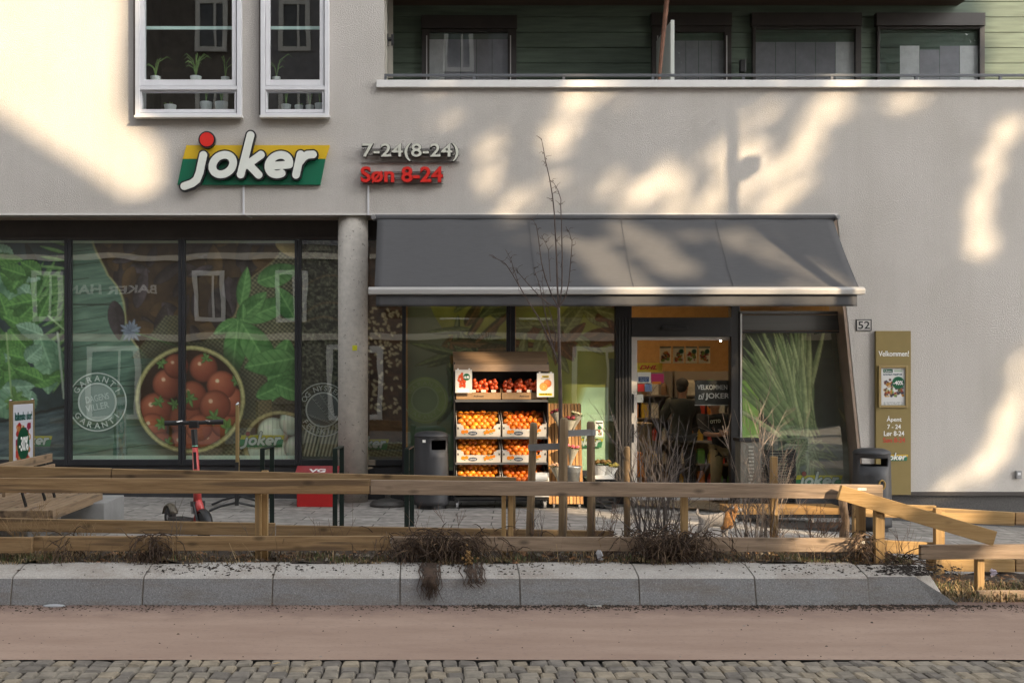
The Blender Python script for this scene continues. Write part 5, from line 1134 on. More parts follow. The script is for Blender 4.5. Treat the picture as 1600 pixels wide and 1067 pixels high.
m = MB(); m.beam(rw-ax*.15+Vector((0,0,.04)),rw-ax*.165+Vector((0,0,.07)),.05,.02); m.build('tail_light',RD,t)
# advertising stands
GF = mat('stand_gold',(.30,.22,.10),.35,.5,var=.1)
def stand_poster(t, cx, cy, zb, zt, hw, rot, withtext):
    ca, sa = math.cos(rot), math.sin(rot)
    c = Canvas(0,100,0,220,1.2,(214,216,224)); r = random.Random(4)
    for k in range(150):
        x,y = r.uniform(14,86), r.uniform(52,214); c.disc(x,y,r.uniform(4,9),[(170,24,24),(150,30,60),(190,120,60),(120,30,30),(200,190,170),(100,60,110),(190,60,40)][r.randrange(7)])
    c.put(((c.x<12)|(c.x>88))*(c.y>44)*1.,(208,210,220)); c.disc(50,96,31,(8,78,52),None,0,40)
    def T(x,y):
        u = (x-50)/50*hw*.86; z = zt-.04-(y/220)*(zt-zb-.07); return np.stack([cx+u*ca+sa*(.016), cy+u*sa-ca*.016+0*u, z],-1)
    c.build('poster',1,.9,t,.003,T)
    M = Matrix.Translation((cx+sa*.02,cy-ca*.02,0)) @ Matrix.Rotation(rot,4,'Z')
    m = MB(); text(m,'-30%',(0,0,zt-.04-.437*(zt-zb-.07)),.17,hw*.80,.003,.012,0,0,M); m.build('lettering',INKW,t)
    m = MB(); text(m,'Italienske uker!',(0,0,zt-.04-.13*(zt-zb-.07)),.10,hw*1.5,.003,.02,0,0,M); m.build('heading',mat('ink_darkgreen',(.01,.07,.06),.5),t)
def ad_stand(cx, cy, g, zt, hw, rot, label, poster_on):
    t = thing('advertising_stand',label,'advertising stand',(cx,cy,g)); M = Matrix.Translation((cx,cy,0)) @ Matrix.Rotation(rot,4,'Z'); zb = g+.22
    m = MB(); m.box(-hw,-hw+.032,-.018,.018,zb,zt,M); m.box(hw-.032,hw,-.018,.018,zb,zt,M); m.box(-hw+.032,hw-.032,-.016,.016,zt-.03,zt,M); m.box(-hw+.032,hw-.032,-.016,.016,zb,zb+.03,M); m.box(-hw+.03,hw-.03,-.006,.006,zb+.03,zt-.03,M); m.build('frame',GF,t,bevel=.004)
    for sg in (-1,1): m = MB(); m.box(sg*(hw-.02)-.018,sg*(hw-.02)+.018,-.019,.019,zt+.0005,zt+.012,M); m.ball((sg*(hw-.02),0,zt+.012),.02,8,(1,1,.6),M); m.build('corner_cap',mat('chrome',(.7,.7,.7),.15,1),t)
    for sg in (-1,1): m = MB(); m.box(sg*(hw+.012)-.011,sg*(hw+.012)+.011,-.024,.024,g+.08,zb+.40,M); m.build('bracket',BLACK,t)
    m = MB()
    for sg in (-1,1): m.tube([M@Vector((sg*(hw+.01),0,g+.12)),M@Vector((sg*(hw-.02),-.2,g+.07)),M@Vector((sg*(hw-.03),-.34,g+.015))],.014,8); m.tube([M@Vector((sg*(hw+.01),0,g+.12)),M@Vector((sg*(hw-.02),.2,g+.07)),M@Vector((sg*(hw-.03),.34,g+.015))],.014,8)
    m.box(-hw,hw,-.02,.02,g+.09,g+.13,M); m.build('foot',BLACK,t)
    if poster_on: stand_poster(t,cx,cy,zb,zt,hw,rot,True)
    return t
ad_stand(X(34.5,13.0),13.0,gz(-4.8),Z(626,13.0),.34,R(88),'narrow gold framed advertising stand with a minus thirty percent poster, left of the bench',True)
ad_stand(X(371,13.95),13.95,gz(-2.4),Z(632,13.95),.36,R(98.5),'gold framed advertising stand seen edge on behind the scooter',False)
# bench platform
BW = wood('bench_wood',(.17,.115,.07),(.30,.215,.135),0); BWY = wood('bench_wood_long',(.19,.13,.08),(.32,.23,.145),1)
bx1 = -3.60; bx0 = -5.6
t = thing('slatted_bench','wide slatted timber bench with a low backrest on a grey concrete block','bench',((bx0+bx1)/2,11.4,gz(-4.5)))
m = MB(); n = 20
for i in range(n):
    x = bx0+(bx1-.05-bx0)*i/n; m.box(x,x+(bx1-.05-bx0)/n-.012,10.63,12.2,.365,.40)
m.build('seat',BWY,t,bevel=.003)
m = MB(); m.box(bx1-.045,bx1,10.6,12.25,.31,.405); m.box(bx0,bx1-.046,10.58,10.625,.31,.402); m.build('apron',BWY,t,bevel=.003)
m = MB(); m.box(bx0,bx1+.12,11.9,12.7,gz(-4)-.05,.325); m.box(bx0,bx1-.35,10.9,11.895,gz(-4)-.05,.3); m.build('plinth',mat('bench_concrete',(.26,.26,.255),.8,var=.08,vs=6,bump=.1),t,bevel=.01)
for k,z in enumerate((.60,.71,.82)):
    m = MB(); xo = -4.0-.045*(2-k)*-1; m.box(-4.02-.03*k,-3.985-.03*k,10.4,11.9,z-.045,z+.045); m.build('back_slat',BWY,t,bevel=.003)
for y in (10.9,11.45,11.75): m = MB(); m.beam((-3.97,y,.402),(-4.10,y,.86),.05,.012,(1,0,0)); m.build('back_support',BLACK,t)
# low trolley by the door, mats, crates
D = 13.55; g = gz(X(1240,D)); t = thing('wooden_dolly','low wooden dolly on small wheels by the entrance','dolly',(X(1240,D),D,g))
m = MB()
for k in range(5): m.box(X(1141,D),X(1322,D),D+k*.1,D+k*.1+.09,g+.13,g+.21)
m.build('deck',wood('dolly_wood',(.30,.16,.05),(.44,.26,.10),0),t,bevel=.004)
m = MB(); m.box(X(1146,D),X(1318,D),D+.02,D+.46,g+.085,g+.129); m.build('underframe',BLACK,t)
for x in (1150,1190,1270,1312):
    m = MB(); xx = X(x,D); m.tube([(xx-.014,D+.03,g+.04),(xx+.014,D+.03,g+.04)],.04,14); m.build('castor',mat('castor_white',(.4,.38,.33),.5),t)
m = MB(); m.box(X(1150,13.3),X(1335,13.3),13.1,13.6,gz(4.7)-.06,gz(4.7)+.035); tag(m.build('door_mat',mat('rubber_mat',(.03,.026,.022),.9,var=.2,vs=30),bevel=.01),'flat dark mat in front of the wooden dolly','mat')
m = MB(); m.pbox(985,1140,776,781,14.35,.5); tag(m.build('door_threshold',STEEL),'pale metal threshold at the foot of the door','threshold')
# black crates and grey louvred box before the long leaf print
D = 14.3; g = gz(X(1220,D))
for k in range(4):
    za = g+.14+k*.19; t = thing('folding_crate',('lowest','second','third','topmost')[k]+' black folding crate in the stack by the long leaf window','crate',(X(1222,D),D+.15,za),'black folding crates by the entrance')
    x0,x1 = X(1200,D),X(1243,D); m = MB()
    for j in range(5): m.box(x0,x1,D,D+.012,za+.012+j*.034,za+.034+j*.034)
    for j in range(5): m.box(x0-.004,x0+.008,D,D+.3,za+.012+j*.034,za+.034+j*.034); m.box(x1-.008,x1+.004,D,D+.3,za+.012+j*.034,za+.034+j*.034)
    m.build('side_wall',BLACK,t)
    m = MB(); m.box(x0-.003,x1+.003,D-.003,D+.3,za,za+.011); m.build('base',BLACK,t)
    m = MB()
    for xx in (x0,x1-.02): m.box(xx-.002,xx+.022,D-.008,D+.02,za+.011,za+.186)
    m.build('corner_post',BLACK,t)
D = 14.25; t = thing('louvred_box','small grey louvred metal box with a black lid right of the door','metal box',(X(1174,D),D,gz(4.3)))
m = MB(); m.pbox(1157,1190,690,775,D,.25); m.build('body',mat('louvre_grey',(.17,.165,.14),.45,.3,var=.15),t,bevel=.006)
m = MB()
for k in range(13): m.pbox(1170,1178,697+k*5.6,700+k*5.6,D-.012,.013)
m.build('louvre',mat('louvre_pale',(.4,.39,.34),.4,.3),t)
m = MB(); m.pbox(1155,1192,685,690,D-.02,.3); m.build('lid',BLACK,t,bevel=.006)

# ------------------------------------------------------------------ timber fences
WA = wood('timber_fresh',(.185,.112,.052),(.35,.235,.122),0); WG = wood('timber_grey',(.20,.145,.098),(.35,.26,.185),0); WY = wood('timber_sunlit',(.30,.185,.07),(.44,.29,.13),0); WP = wood('timber_post',(.26,.165,.068),(.38,.25,.115),2,False); WPG = wood('timber_round_post',(.15,.10,.055),(.27,.19,.105),2,True)  # WY carries the sunlight on the right rails in its yellower colour
def rail(t, a, b, D0, D1, h, mt, name='rail', th=.048):
    """board from photo point a=(px,py of its upper edge) at D0 to b at D1"""
    p, q = P(a[0],a[1],D0), P(b[0],b[1],D1); dn = Vector((0,0,-h/2)); m = MB(); m.beam(p+dn,q+dn,th,h); return m.build(name,mt,t,bevel=.004)
def post(t, px, py0, zb, D, w_=.06, mt=None, name='post', d_=.06):
    p = P(px,py0,D); m = MB(); m.box(p.x-w_/2,p.x+w_/2,D-d_/2,D+d_/2,zb,p.z); return m.build(name,mt or WP,t,bevel=.003)
DFR = 9.0
t = thing('timber_fence','long two rail timber fence along the front of the planting bed behind the kerb','fence',(X(700,DFR),DFR,.15))
rail(t,(-500,744.5),(577.5,748.5),DFR,DFR,.121,WA); rail(t,(579,749.5),(1378,757),DFR,DFR,.118,WG)
rail(t,(-500,839.5),(51,839),DFR-.05,DFR-.05,.128,WA); rail(t,(53,837.5),(610,837),DFR,DFR,.118,WA); rail(t,(611.5,838),(1142,839),DFR,DFR,.115,WG); rail(t,(1143.5,839.5),(1380,840),DFR,DFR,.115,WG)
for px,w_ in ((-70,.09),(1069,.052),(1345,.06),(1373,.075)): post(t,px,760 if px!=1373 else 792,.12,DFR+(.06 if px!=1373 else -.06),w_)
post(t,404,760,.12,DFR+.056,.052); post(t,414,758,.12,DFR+.1,.05); post(t,787,762,.12,DFR+.055,.034); post(t,797.5,762,.12,DFR+.055,.04); 
m = MB()
for (x,y,D) in ((1347,764,DFR-.026),(1342,783,DFR-.12),(1352,847,DFR-.026)): m.pbox(x-7,x+7,y-2,y+2,D,.002)
m.build('stamp_mark',mat('mark_white',(.6,.58,.52),.7,var=.3,vs=60),t)
rail(t,(1311,757),(1553,829),DFR-.1,DFR-.16,.122,WY,'sloping_rail')
DRR = 10.1
t = thing('timber_fence','two rail timber fence at the back of the bed beside the scooter and hoops','fence',(X(400,DRR),DRR,.1))
rail(t,(-500,716),(174,731.5),DRR,DRR,.105,WA); rail(t,(175.5,732),(806,745.5),DRR,DRR,.105,WA)
rail(t,(-500,800),(430,817),DRR,DRR,.118,WA); rail(t,(431.5,820),(958,829),DRR,DRR,.10,WA)
for px in (-120,414,800): post(t,px,735 if px<700 else 748,-.1,DRR+.055,.06)
t = thing('timber_fence','back timber fence on the right, its rails in yellow sunlight','fence',(X(1500,10),10,-.1))
DRB = 9.95
rail(t,(1336,786),(1461,789.5),DRB+.05,DRB+.05,.12,WY); rail(t,(1464,793),(1583.5,800),DRB,DRB,.122,WY); rail(t,(1585,800),(1760,805),DRB,DRB,.115,WA)
rail(t,(1381,843.5),(1458,847),DRB,DRB,.115,WY); rail(t,(1448,871.5),(1584,873.5),DRB,DRB,.115,WY); rail(t,(1585.5,873),(1800,876),DRB,DRB,.115,WA)
post(t,1464.5,793,-.15,DRB-.05,.055); post(t,1471,794,-.15,DRB-.0,.035,WY); post(t,1337,786,-.05,DRB+.1,.05)
t = thing('timber_fence','low front timber fence at the far right beyond the tapered kerb','fence',(X(1550,8.9),8.9,-.1))
rail(t,(1437,851),(1900,847),8.95,8.95,.118,WG); post(t,1530,868,-.16,9.0,.058); rail(t,(1527,922.5),(1900,919),8.78,8.78,.11,WG,'kick_board'); post(t,1760,868,-.16,9.0,.058)
# stakes and straps of the young tree, a thing each
def stake(pt, pb, r, label):
    m = MB(); a, b = Vector(pt), Vector(pb); d = (a-b).normalized(); m.tube([b,b+(a-b)*.5,a-d*.03,a-d*.008,a],[r,r*.99,r*.98,r*.86,r*.55],14); return tag(m.build('tree_stake',WPG,smooth=False),label,'stake','round stakes in the planting bed')
DS = 9.5
stake(P(834,660,DS),P(827,850,DS),.034,'round stake nearest the fruit crates, tied to the tree by the lower strap'); stake(P(881.5,653,DS-.15),P(879,850,DS-.15),.037,'round stake standing right in front of the young tree trunk'); stake(P(923,658,DS),P(924,850,DS),.036,'round stake on the door side of the tree, with the higher strap'); stake(P(979.5,697,DS+.1),P(980,850,DS+.1),.029,'shorter round stake in front of the door frame')
p = P(1209,713,DS); m = MB(); m.box(p.x-.028,p.x+.028,DS-.028,DS+.028,.1,p.z); tag(m.build('square_stake',WP,bevel=.003),'square timber stake rising above the rail among the twigs','stake')
m = MB(); m.tube([P(1316,776,9.3),P(1318,795,9.3),P(1322,815,9.3),P(1319,832,9.3),P(1320,850,9.3),P(1321,868,9.3)],[.034,.036,.032,.04,.045,.05],10); tag(m.build('cut_stump',mat('bark_pale',(.28,.19,.12),.85,var=.5,vs=16,stretch=(3,3,.7),bump=.7,bs=30),smooth=True),'pale crooked cut tree stem under the fence corner','tree stem')
STR = mat('strap_grey',(.20,.20,.20),.6,var=.1)
def strap(a, b, ring_at, ring_r, label):
    m = MB(); m.beam(a,b,.006,.056); c_ = Vector(ring_at)
    vs=[];fs=[];n=16
    for k in range(n):
        for rr in (ring_r,ring_r+.005):
            for z in (-.026,.026): vs.append((c_.x+rr*math.cos(2*PI*k/n),c_.y+rr*math.sin(2*PI*k/n),c_.z+z))
    for k in range(n):
        q=(k+1)%n; fs += [(k*4+2,q*4+2,q*4+3,k*4+3),(k*4+1,q*4+1,q*4,k*4),(k*4+3,q*4+3,q*4+1,k*4+1),(k*4,q*4,q*4+2,k*4+2)]
    m.add(vs,fs); return tag(m.build('tree_strap',STR),label,'strap','grey straps tying the young tree')
strap(P(829,699,DS-.045),P(876,697,DS-.1),P(832.5,699,DS),.037,'grey strap from the fruit side stake to the trunk'); strap(P(884,677,DS-.1),P(923,675.5,DS-.045),P(923,675.5,DS),.039,'grey strap from the trunk to the door side stake')
# ------------------------------------------------------------------ bare plants
BARK = mat('young_bark',(.085,.06,.05),.8,var=.3,vs=12,stretch=(3,3,1)); TWIG = mat('twig_grey',(.135,.115,.105),.85,var=.3,vs=9); TWIGB = mat('twig_brown',(.16,.095,.065),.85,var=.3,vs=9); TWIGL = mat('twig_pale',(.27,.215,.17),.85,var=.3,vs=9); DRY = mat('dry_stalk',(.30,.20,.10),.85,var=.35,vs=7)
def crv(pts, D, dD=0.0): return [P(x,y,D+dD*i) for i,(x,y) in enumerate(pts)]
t = thing('young_tree','slender bare young tree tied between the round stakes','tree',(X(878,DS),DS+.05,.15))
D = DS+.08; m = MB(); m.tube(crv([(877,850),(876.5,760),(876,690),(875.5,610),(873.5,540),(873,481)],D),[.024,.022,.02,.017,.014,.012],10); m.build('trunk',BARK,t,smooth=True)
BR = [([(873,481),(862,461),(852,434),(846,410),(841,370),(838,352),(830,340)],.007,-.012),([(873,481),(871,448),(869.5,400),(868,370),(866,332),(863,304),(858,276),(852,250),(849,232),(846,217)],.0085,.01),([(874,478),(878,448),(878.5,400),(877.5,350),(876,322),(876.5,312),(872,298),(866,287),(860,282)],.0065,.02),([(873,481),(884,463),(889,440),(892,405),(894,378),(889,362),(884,354)],.006,-.015),
 ([(873,481),(858,475),(842,462),(822,440),(810,426),(806,418)],.006,-.02),([(875,575),(866,548),(856,510),(848,470),(843,445),(837,428),(834,418)],.007,.02),([(875,572),(864,545),(852,518),(842,497),(826,472),(812,448),(800,427),(790,412),(778,405),(770,402)],.0075,-.015),([(812,448),(806,430),(798,405),(790,390)],.004,.0),([(866,548),(868,520),(860,490),(850,462),(847,440),(848,428)],.0045,.01),([(860,440),(858,410),(857,390),(850,375),(846,368)],.004,.01)]
for pts,r0,dd in BR:
    m = MB(); n = len(pts); C = crv(pts,D,dd); m.tube(C,[max(.0022,r0*(1-.72*i/(n-1))) for i in range(n)],6)
    r = random.Random(int(pts[-1][0]*7))
    for i in range(2,n):
        for q in range(2):
            a = C[i-1].lerp(C[i],r.random()); s_ = r.choice((-1,1)); m.tube([a,a+Vector((s_*r.uniform(.01,.035),r.uniform(-.01,.01),r.uniform(.005,.03))),a+Vector((s_*r.uniform(.03,.06),0,r.uniform(.0,.05)))],[.0026,.0022,.0014],4)
            if r.random() < .5: m.ball(a+Vector((s_*.012,0,.004)),.0055,6)
    m.build('branch',BARK,t)
def twiggy(mb, base, dirv, L, r, rnd, depth, wig=.10):
    pts = [Vector(base)]; d = Vector(dirv).normalized(); n = 6
    for i in range(n):
        d = (d+Vector((rnd.uniform(-wig,wig),rnd.uniform(-wig,wig),rnd.uniform(-wig*.5,wig*.8)))).normalized(); pts.append(pts[-1]+d*L/n)
    mb.tube(pts,[max(.0012,r*(1-.75*i/n)) for i in range(n+1)],4 if r<.006 else 6)
    if depth > 0:
        for k in range(rnd.randint(3,5)):
            i = rnd.randint(1,n-1); side = Vector((rnd.uniform(-1,1),rnd.uniform(-.8,.8),rnd.uniform(.0,.7))).normalized()
            twiggy(mb,pts[i],(pts[i+1]-pts[i]).normalized()*.8+side*.8,L*rnd.uniform(.22,.48),max(.0014,r*.5),rnd,depth-1,wig*1.3)
def shrub(name, px, D, n, L, spread, label, mt, seed, r0=.006, depth=2, zb=.16, w_=.06, grp=None):
    o = Vector((X(px,D),D,zb)); rnd = random.Random(seed); t = thing(name,label,'shrub',tuple(o),grp)
    for k in range(n):
        a = rnd.gauss(0,spread); mb = MB(); twiggy(mb,o+Vector((rnd.uniform(-w_,w_),rnd.uniform(-.06,.06),-.02)),(math.sin(a),rnd.uniform(-.2,.2),math.cos(a)),L*rnd.uniform(.6,1.05),r0*rnd.uniform(.85,1.35),rnd,depth); mb.build('stem',mt,t)
shrub('bare_shrub',1022,9.55,21,1.35,.19,'dense bare grey shrub before the shop door',TWIG,1,.007,2,.16,.16)
shrub('bare_shrub',1058,9.35,10,.78,.42,'low spreading dark shrub behind the fence post left of the dog',TWIG,2,.0055,2,.16,.12)
shrub('bare_shrub',1192,9.5,18,1.35,.15,'tall pale stemmed shrub around the square stake',TWIGL,3,.005,2,.16,.17)
shrub('bare_shrub',1178,9.3,10,.72,.45,'dark twiggy shrub left of the square stake',TWIG,4,.006,2,.16,.14)
shrub('bare_shrub',1262,9.3,8,.62,.5,'twiggy shrub between the square stake and the pale tree stem',TWIGB,5,.0045,2,.16,.12)
shrub('bare_shrub',945,9.45,9,.52,.35,'small brown shrub between two round stakes',TWIGB,6,.0045,2,.16,.12)
shrub('bare_shrub',838,9.5,8,.45,.3,'small dark shrub between the first round stakes',TWIG,7,.0045,1,.16,.1)
shrub('bare_shrub',795,9.4,6,.36,.35,'small brown shrub behind the two thin fence posts',TWIGB,8,.004,2,.16,.08)
shrub('bare_shrub',1298,9.4,7,.5,.4,'brown twigs beside the pale crooked tree stem',TWIGB,9,.004,2,.16,.08)
shrub('bare_shrub',1418,9.5,7,.42,.12,'thin upright stalks between the front and back fences on the right',TWIGB,10,.004,1,-.02,.1)
shrub('bare_shrub',1482,9.3,6,.3,.3,'dry stalks under the low right fence rail',DRY,11,.004,1,-.1,.12)
shrub('bare_shrub',700,9.3,4,.55,.75,'leaning dry twigs in front of the left litter bin',TWIGB,12,.0045,2,.17,.1)
shrub('bare_shrub',488,9.3,5,.45,.35,'thin dry twigs in front of the red newspaper box',TWIGB,13,.004,1,.17,.25)
shrub('bare_shrub',385,9.4,5,.42,.5,'thin bent twigs right of the scooter',TWIG,14,.004,1,.17,.3)
shrub('bare_shrub',270,9.4,3,.55,.25,'two bent stalks left of the scooter stem',TWIG,15,.004,1,.17,.12)
shrub('bare_shrub',60,9.2,16,.5,.8,'tangled dry brown stalks before the bench',DRY,16,.003,2,.18,.4)
shrub('bare_shrub',130,9.3,4,.32,.2,'dry flower stalk with a brown head by the bench block',DRY,17,.004,1,.18,.05)
# dead root masses hanging over the lower rail
DEADM = mat('dead_roots',(.055,.034,.022),.95,var=.5,vs=14); DEADL = mat('dead_straw',(.13,.085,.05),.9,var=.4,vs=9)
def dead_mass(px0, px1, label, seed, n, big, hang):
    n = int(n*.62); rnd = random.Random(seed); D = 8.93; mb = MB(); xc = X((px0+px1)/2,D); w_ = X(px1,D)-X(px0,D)
    for k in range(n):
        mb.cur = 0 if rnd.random() < .75 else 1
        x = xc+rnd.gauss(0,.27)*w_; z = rnd.uniform(.2,.36)*big+.02; y = rnd.uniform(8.86,9.12)
        a = rnd.uniform(-1,1); pts = [Vector((x,y,z))]; d = Vector((a,-.35,rnd.uniform(-.6,.7)))
        L = rnd.uniform(.08,.26)
        for i in range(5): d = (d+Vector((rnd.uniform(-.5,.5),rnd.uniform(-.3,.2),rnd.uniform(-.75,.15)))).normalized(); q = pts[-1]+d*L/5; q.z = max(q.z,.175 if q.y>8.8 else KZ1+.01+(q.y-8.56)*.22); pts.append(q)
        mb.tube(pts,[.0045,.0045,.004,.0035,.003,.0015],4,False)
    for (hx,hl,hn) in hang:
        for k in range(hn):
            mb.cur = 0; x = X(hx,8.55)+rnd.gauss(0,.035); l = hl*rnd.uniform(.4,1)
            mb.tube([Vector((x+rnd.uniform(-.03,.03),8.80,.2)),Vector((x+rnd.uniform(-.03,.03),8.64,.165)),Vector((x,8.545,.135)),Vector((x+rnd.uniform(-.03,.03),8.50,.135-l*.5)),Vector((x+rnd.uniform(-.05,.05),8.485,.135-l))],[.004,.0045,.004,.0035,.0012],4,False)
    lo = mb.build('dead_plant',[DEADM,DEADL]); tag(lo,label,'dead plant'); return lo
dead_mass(612,770,'large mass of dead brown roots hanging over the rail and down the kerb',1,900,1.12,((672,.19,60),(742,.09,22)))
dead_mass(982,1112,'large matted clump of dead brown stems over the lower rail before the door',2,850,1.15,())
dead_mass(215,268,'small dark dead clump hanging over the lower rail near the scooter',3,240,1.1,())
dead_mass(94,112,'thin dark wisp of dead roots on the lower rail below the bench',4,60,1.05,())
dead_mass(1338,1362,'dark dead stems wound round the lower rail at the right fence corner',5,150,1.15,())
dead_mass(1376,1432,'low heap of dead stems on the tapered end of the bed',6,260,.55,())
# grass, leaves, crumbs
def blades(name, m_, n, xr, yr, zf, hr, seed, lean=.6, wd=.004, dens=None):
    rnd = random.Random(seed); mb = MB()
    while n > 0:
        x, y = rnd.uniform(*xr), rnd.uniform(*yr)
        if dens and rnd.random() > dens(x,y): n -= .2; continue
        h = rnd.uniform(*hr); a = rnd.uniform(0,2*PI); l = h*rnd.uniform(.1,lean); z = zf(x,y)-.01; w_ = wd*rnd.uniform(.6,1.3); ux,uy = math.cos(a+PI/2)*w_,math.sin(a+PI/2)*w_*.6
        c_, s_ = math.cos(a)*l, math.sin(a)*l*.7
        mb.cur = rnd.randrange(len(m_)); mb.add([(x-ux,y-uy,z),(x+ux,y+uy,z),(x+c_*.45+ux*.8,y+s_*.45+uy*.8,z+h*.62),(x+c_*.45-ux*.8,y+s_*.45-uy*.8,z+h*.62),(x+c_,y+s_,z+h*(.95-.35*l/h))],[(0,1,2,3),(3,2,4)]); n -= 1
    return tag(mb.build(name,m_),kind='stuff')
G1 = mat('grass_green',(.075,.115,.03),.7,var=.35,vs=5); G2 = mat('grass_olive',(.10,.095,.04),.8,var=.35,vs=5); G3 = mat('grass_straw',(.34,.24,.125),.85,var=.3,vs=5); G4 = mat('grass_brown',(.09,.058,.033),.9,var=.35,vs=5)
den = lambda x,y: max(0,min(1,.35+.9*math.sin(x*2.3+1)*math.sin(x*.9+2)+.4*math.sin(x*7.1)))
den2 = lambda x,y: max(0,min(1,.15+1.1*math.sin(x*1.7+.4)*math.sin(x*3.3)))
blades('dry_grass',[G3,G4,G4,G2],7000,(-6,4.0),(8.86,9.25),bed_z,(.02,.085),5,1.3,.0032)
blades('green_grass',[G1,G2],2600,(-6,4.0),(8.86,9.15),bed_z,(.03,.10),6,.9,.003,den2)
blades('dry_grass',[G3,G4,G3],1300,(-5.2,-2.9),(8.95,9.6),bed_z,(.05,.22),7,1.6,.0032)
blades('dry_grass',[G4,G2,G3],3500,(-6,4.0),(9.25,9.98),bed_z,(.02,.07),8,1.3,.0035)
zr = lambda x,y: -.10
blades('dry_grass',[G3,G3,G4,G2],2600,(4.05,5.6),(8.58,9.3),zr,(.03,.15),9,1.7,.0045)
blades('dry_grass',[G3,G3],420,(5.15,5.6),(8.68,8.77),zr,(.12,.22),19,1.3,.005)
blades('green_grass',[G1,G2],350,(4.2,5.4),(8.75,9.2),zr,(.04,.16),10,1.0,.004)
def chips(name, m_, n, fn, seed, sz):
    rnd = random.Random(seed); mb = MB()
    for k in range(n):
        p = fn(rnd)
        if p is None: continue
        s_ = min(sz*2.2,sz*rnd.lognormvariate(0,.5)); a = rnd.uniform(0,PI); ca,sa = math.cos(a)*s_,math.sin(a)*s_
        mb.cur = rnd.randrange(len(m_)); x,y,z = p; q = rnd.uniform(.3,.8)
        mb.add([(x-ca,y-sa,z-.002),(x+sa*q,y-ca*q,z-.002),(x+ca,y+sa,z-.002),(x-sa*q,y+ca*q,z-.002),(x+rnd.uniform(-.3,.3)*s_,y+rnd.uniform(-.3,.3)*s_,z+s_*rnd.uniform(.15,.5))],[(0,1,4),(1,2,4),(2,3,4),(3,0,4)])
    return tag(mb.build(name,m_),kind='stuff')
S1 = mat('crumb_dark',(.022,.016,.012),.95); S2 = mat('crumb_brown',(.06,.04,.026),.95); S3 = mat('crumb_pale',(.30,.27,.23),.8)
ktop = lambda x,y: KZ1+.004+(y-KY1)*(KZ2-KZ1)/(KY2-KY1)
def on_kerb(r):
    x = r.uniform(-5.6,4.2)
    if r.random() > max(.04,min(1,.25+.8*math.sin(x*1.9+1.2)*math.sin(x*.8+.3))): return None
    y = KY1+.02+(KY2-KY1-.02)*r.random()**.7; return (x,y,ktop(x,y))
blades('dry_stalks',[G3,G4,G4],420,(-6,4.0),(8.86,9.2),bed_z,(.14,.34),31,1.9,.0022)
blades('dry_grass',[G3,G4,G2],3200,(-6,4.0),(8.80,8.90),bed_z,(.02,.06),32,1.8,.003,den)
chips('soil_crumbs',[S1,S1,S2],3200,on_kerb,1,.009)
chips('soil_crumbs',[S1,S1],420,lambda r:(lambda x,y:(x,y,ktop(x,y)))(r.gauss(3.9,.17),r.uniform(8.58,8.78)) ,11,.013)
chips('soil_crumbs',[S1,S2,S2],2600,lambda r:(r.uniform(-5.6,5.6),8.50-abs(r.gauss(0,.12))-.005,ROADZ+.002) if True else None,2,.007)
chips('soil_crumbs',[S1,S2],1900,lambda r:(r.gauss(r.choice((.6,1.4,2.4,3.4,3.9,-4.2)),.28),8.49-abs(r.gauss(0,.08)),ROADZ+.002),3,.012)
chips('soil_crumbs',[S1,S2,S3],260,lambda r:(r.uniform(-5,5.5),r.uniform(6.9,8.4),ROADZ+.002),4,.006)
LEAFM = [mat('leaf_brown',(.13,.075,.04),.8,var=.3),mat('leaf_rust',(.24,.12,.05),.8,var=.3),mat('leaf_grey',(.16,.14,.11),.85,var=.3)]
chips('fallen_leaves',LEAFM,2600,lambda r:(lambda x,y:(x,y,bed_z(x,y)+.006))(r.uniform(-6,3.9),r.uniform(8.86,9.9)),5,.022)
chips('fallen_leaves',LEAFM,500,lambda r:(r.uniform(4.1,6),r.uniform(8.6,9.8),-.08),6,.024)
m = MB(); m.ball(P(538,1042,6.75)+Vector((0,0,.0)),.02,6,(1.6,1,.25)); 
for (px,D_,l,mt,s_) in ((432,6.72,'small yellow leaf lying on the cobbles',mat('leaf_yellow',(.55,.36,.12),.7),.03),(424,8.47,'small orange leaf at the foot of the kerb',mat('leaf_orange',(.35,.17,.07),.7),.026)):
    m = MB(); x = X(px,D_); z = ROADZ+.012; m.add([(x-s_,D_,z),(x-.2*s_,D_-s_*.6,z+.006),(x+s_,D_-.2*s_,z+.01),(x+.1*s_,D_+s_*.6,z+.004)],[(0,1,2,3)]); tag(m.build('fallen_leaf',mt),l,'leaf')
m = MB(); x = X(929,8.45); m.box(x-.055,x+.055,8.45,8.462,ROADZ,ROADZ+.006); tag(m.build('ice_stick',PAPER),'pale flat wooden stick at the foot of the kerb','stick')
m = MB(); m.ball((X(85,8.46),8.45,ROADZ+.004),.09,12,(1,.35,.16)); tag(m.build('ice_patch',mat('ice',(.40,.41,.43),.3),smooth=True),'small grey lump of old ice at the foot of the kerb on the left','ice')
m = MB(); r = random.Random(3)
for k in range(16): m.ball(P(936+r.uniform(-4,4),868+r.uniform(-6,6),8.95),.018*r.uniform(.6,1.2),5,(1,.4,r.uniform(.7,1.6)))
tag(m.build('plastic_scrap',mat('plastic_clear',(.42,.42,.44),.3,var=.3)),'crumpled clear plastic scrap lying in the bed grass','litter')
m = MB(); r = random.Random(5)
for k in range(12): m.ball(P(1552+r.uniform(-4,4),894+r.uniform(-4,4),9.2),.016*r.uniform(.6,1.2),5,(1,.4,r.uniform(.6,1.4)))
tag(m.build('paper_scrap',mat('paper_lilac',(.55,.5,.62),.5,var=.2)),'crumpled pale lilac paper scrap under the right fence','litter')
m = MB(); r = random.Random(9)
for k in range(40): m.ball(P(732+r.gauss(0,4),872+r.gauss(0,9),8.78)+Vector((0,r.uniform(-.03,.03),0)),.012,5)
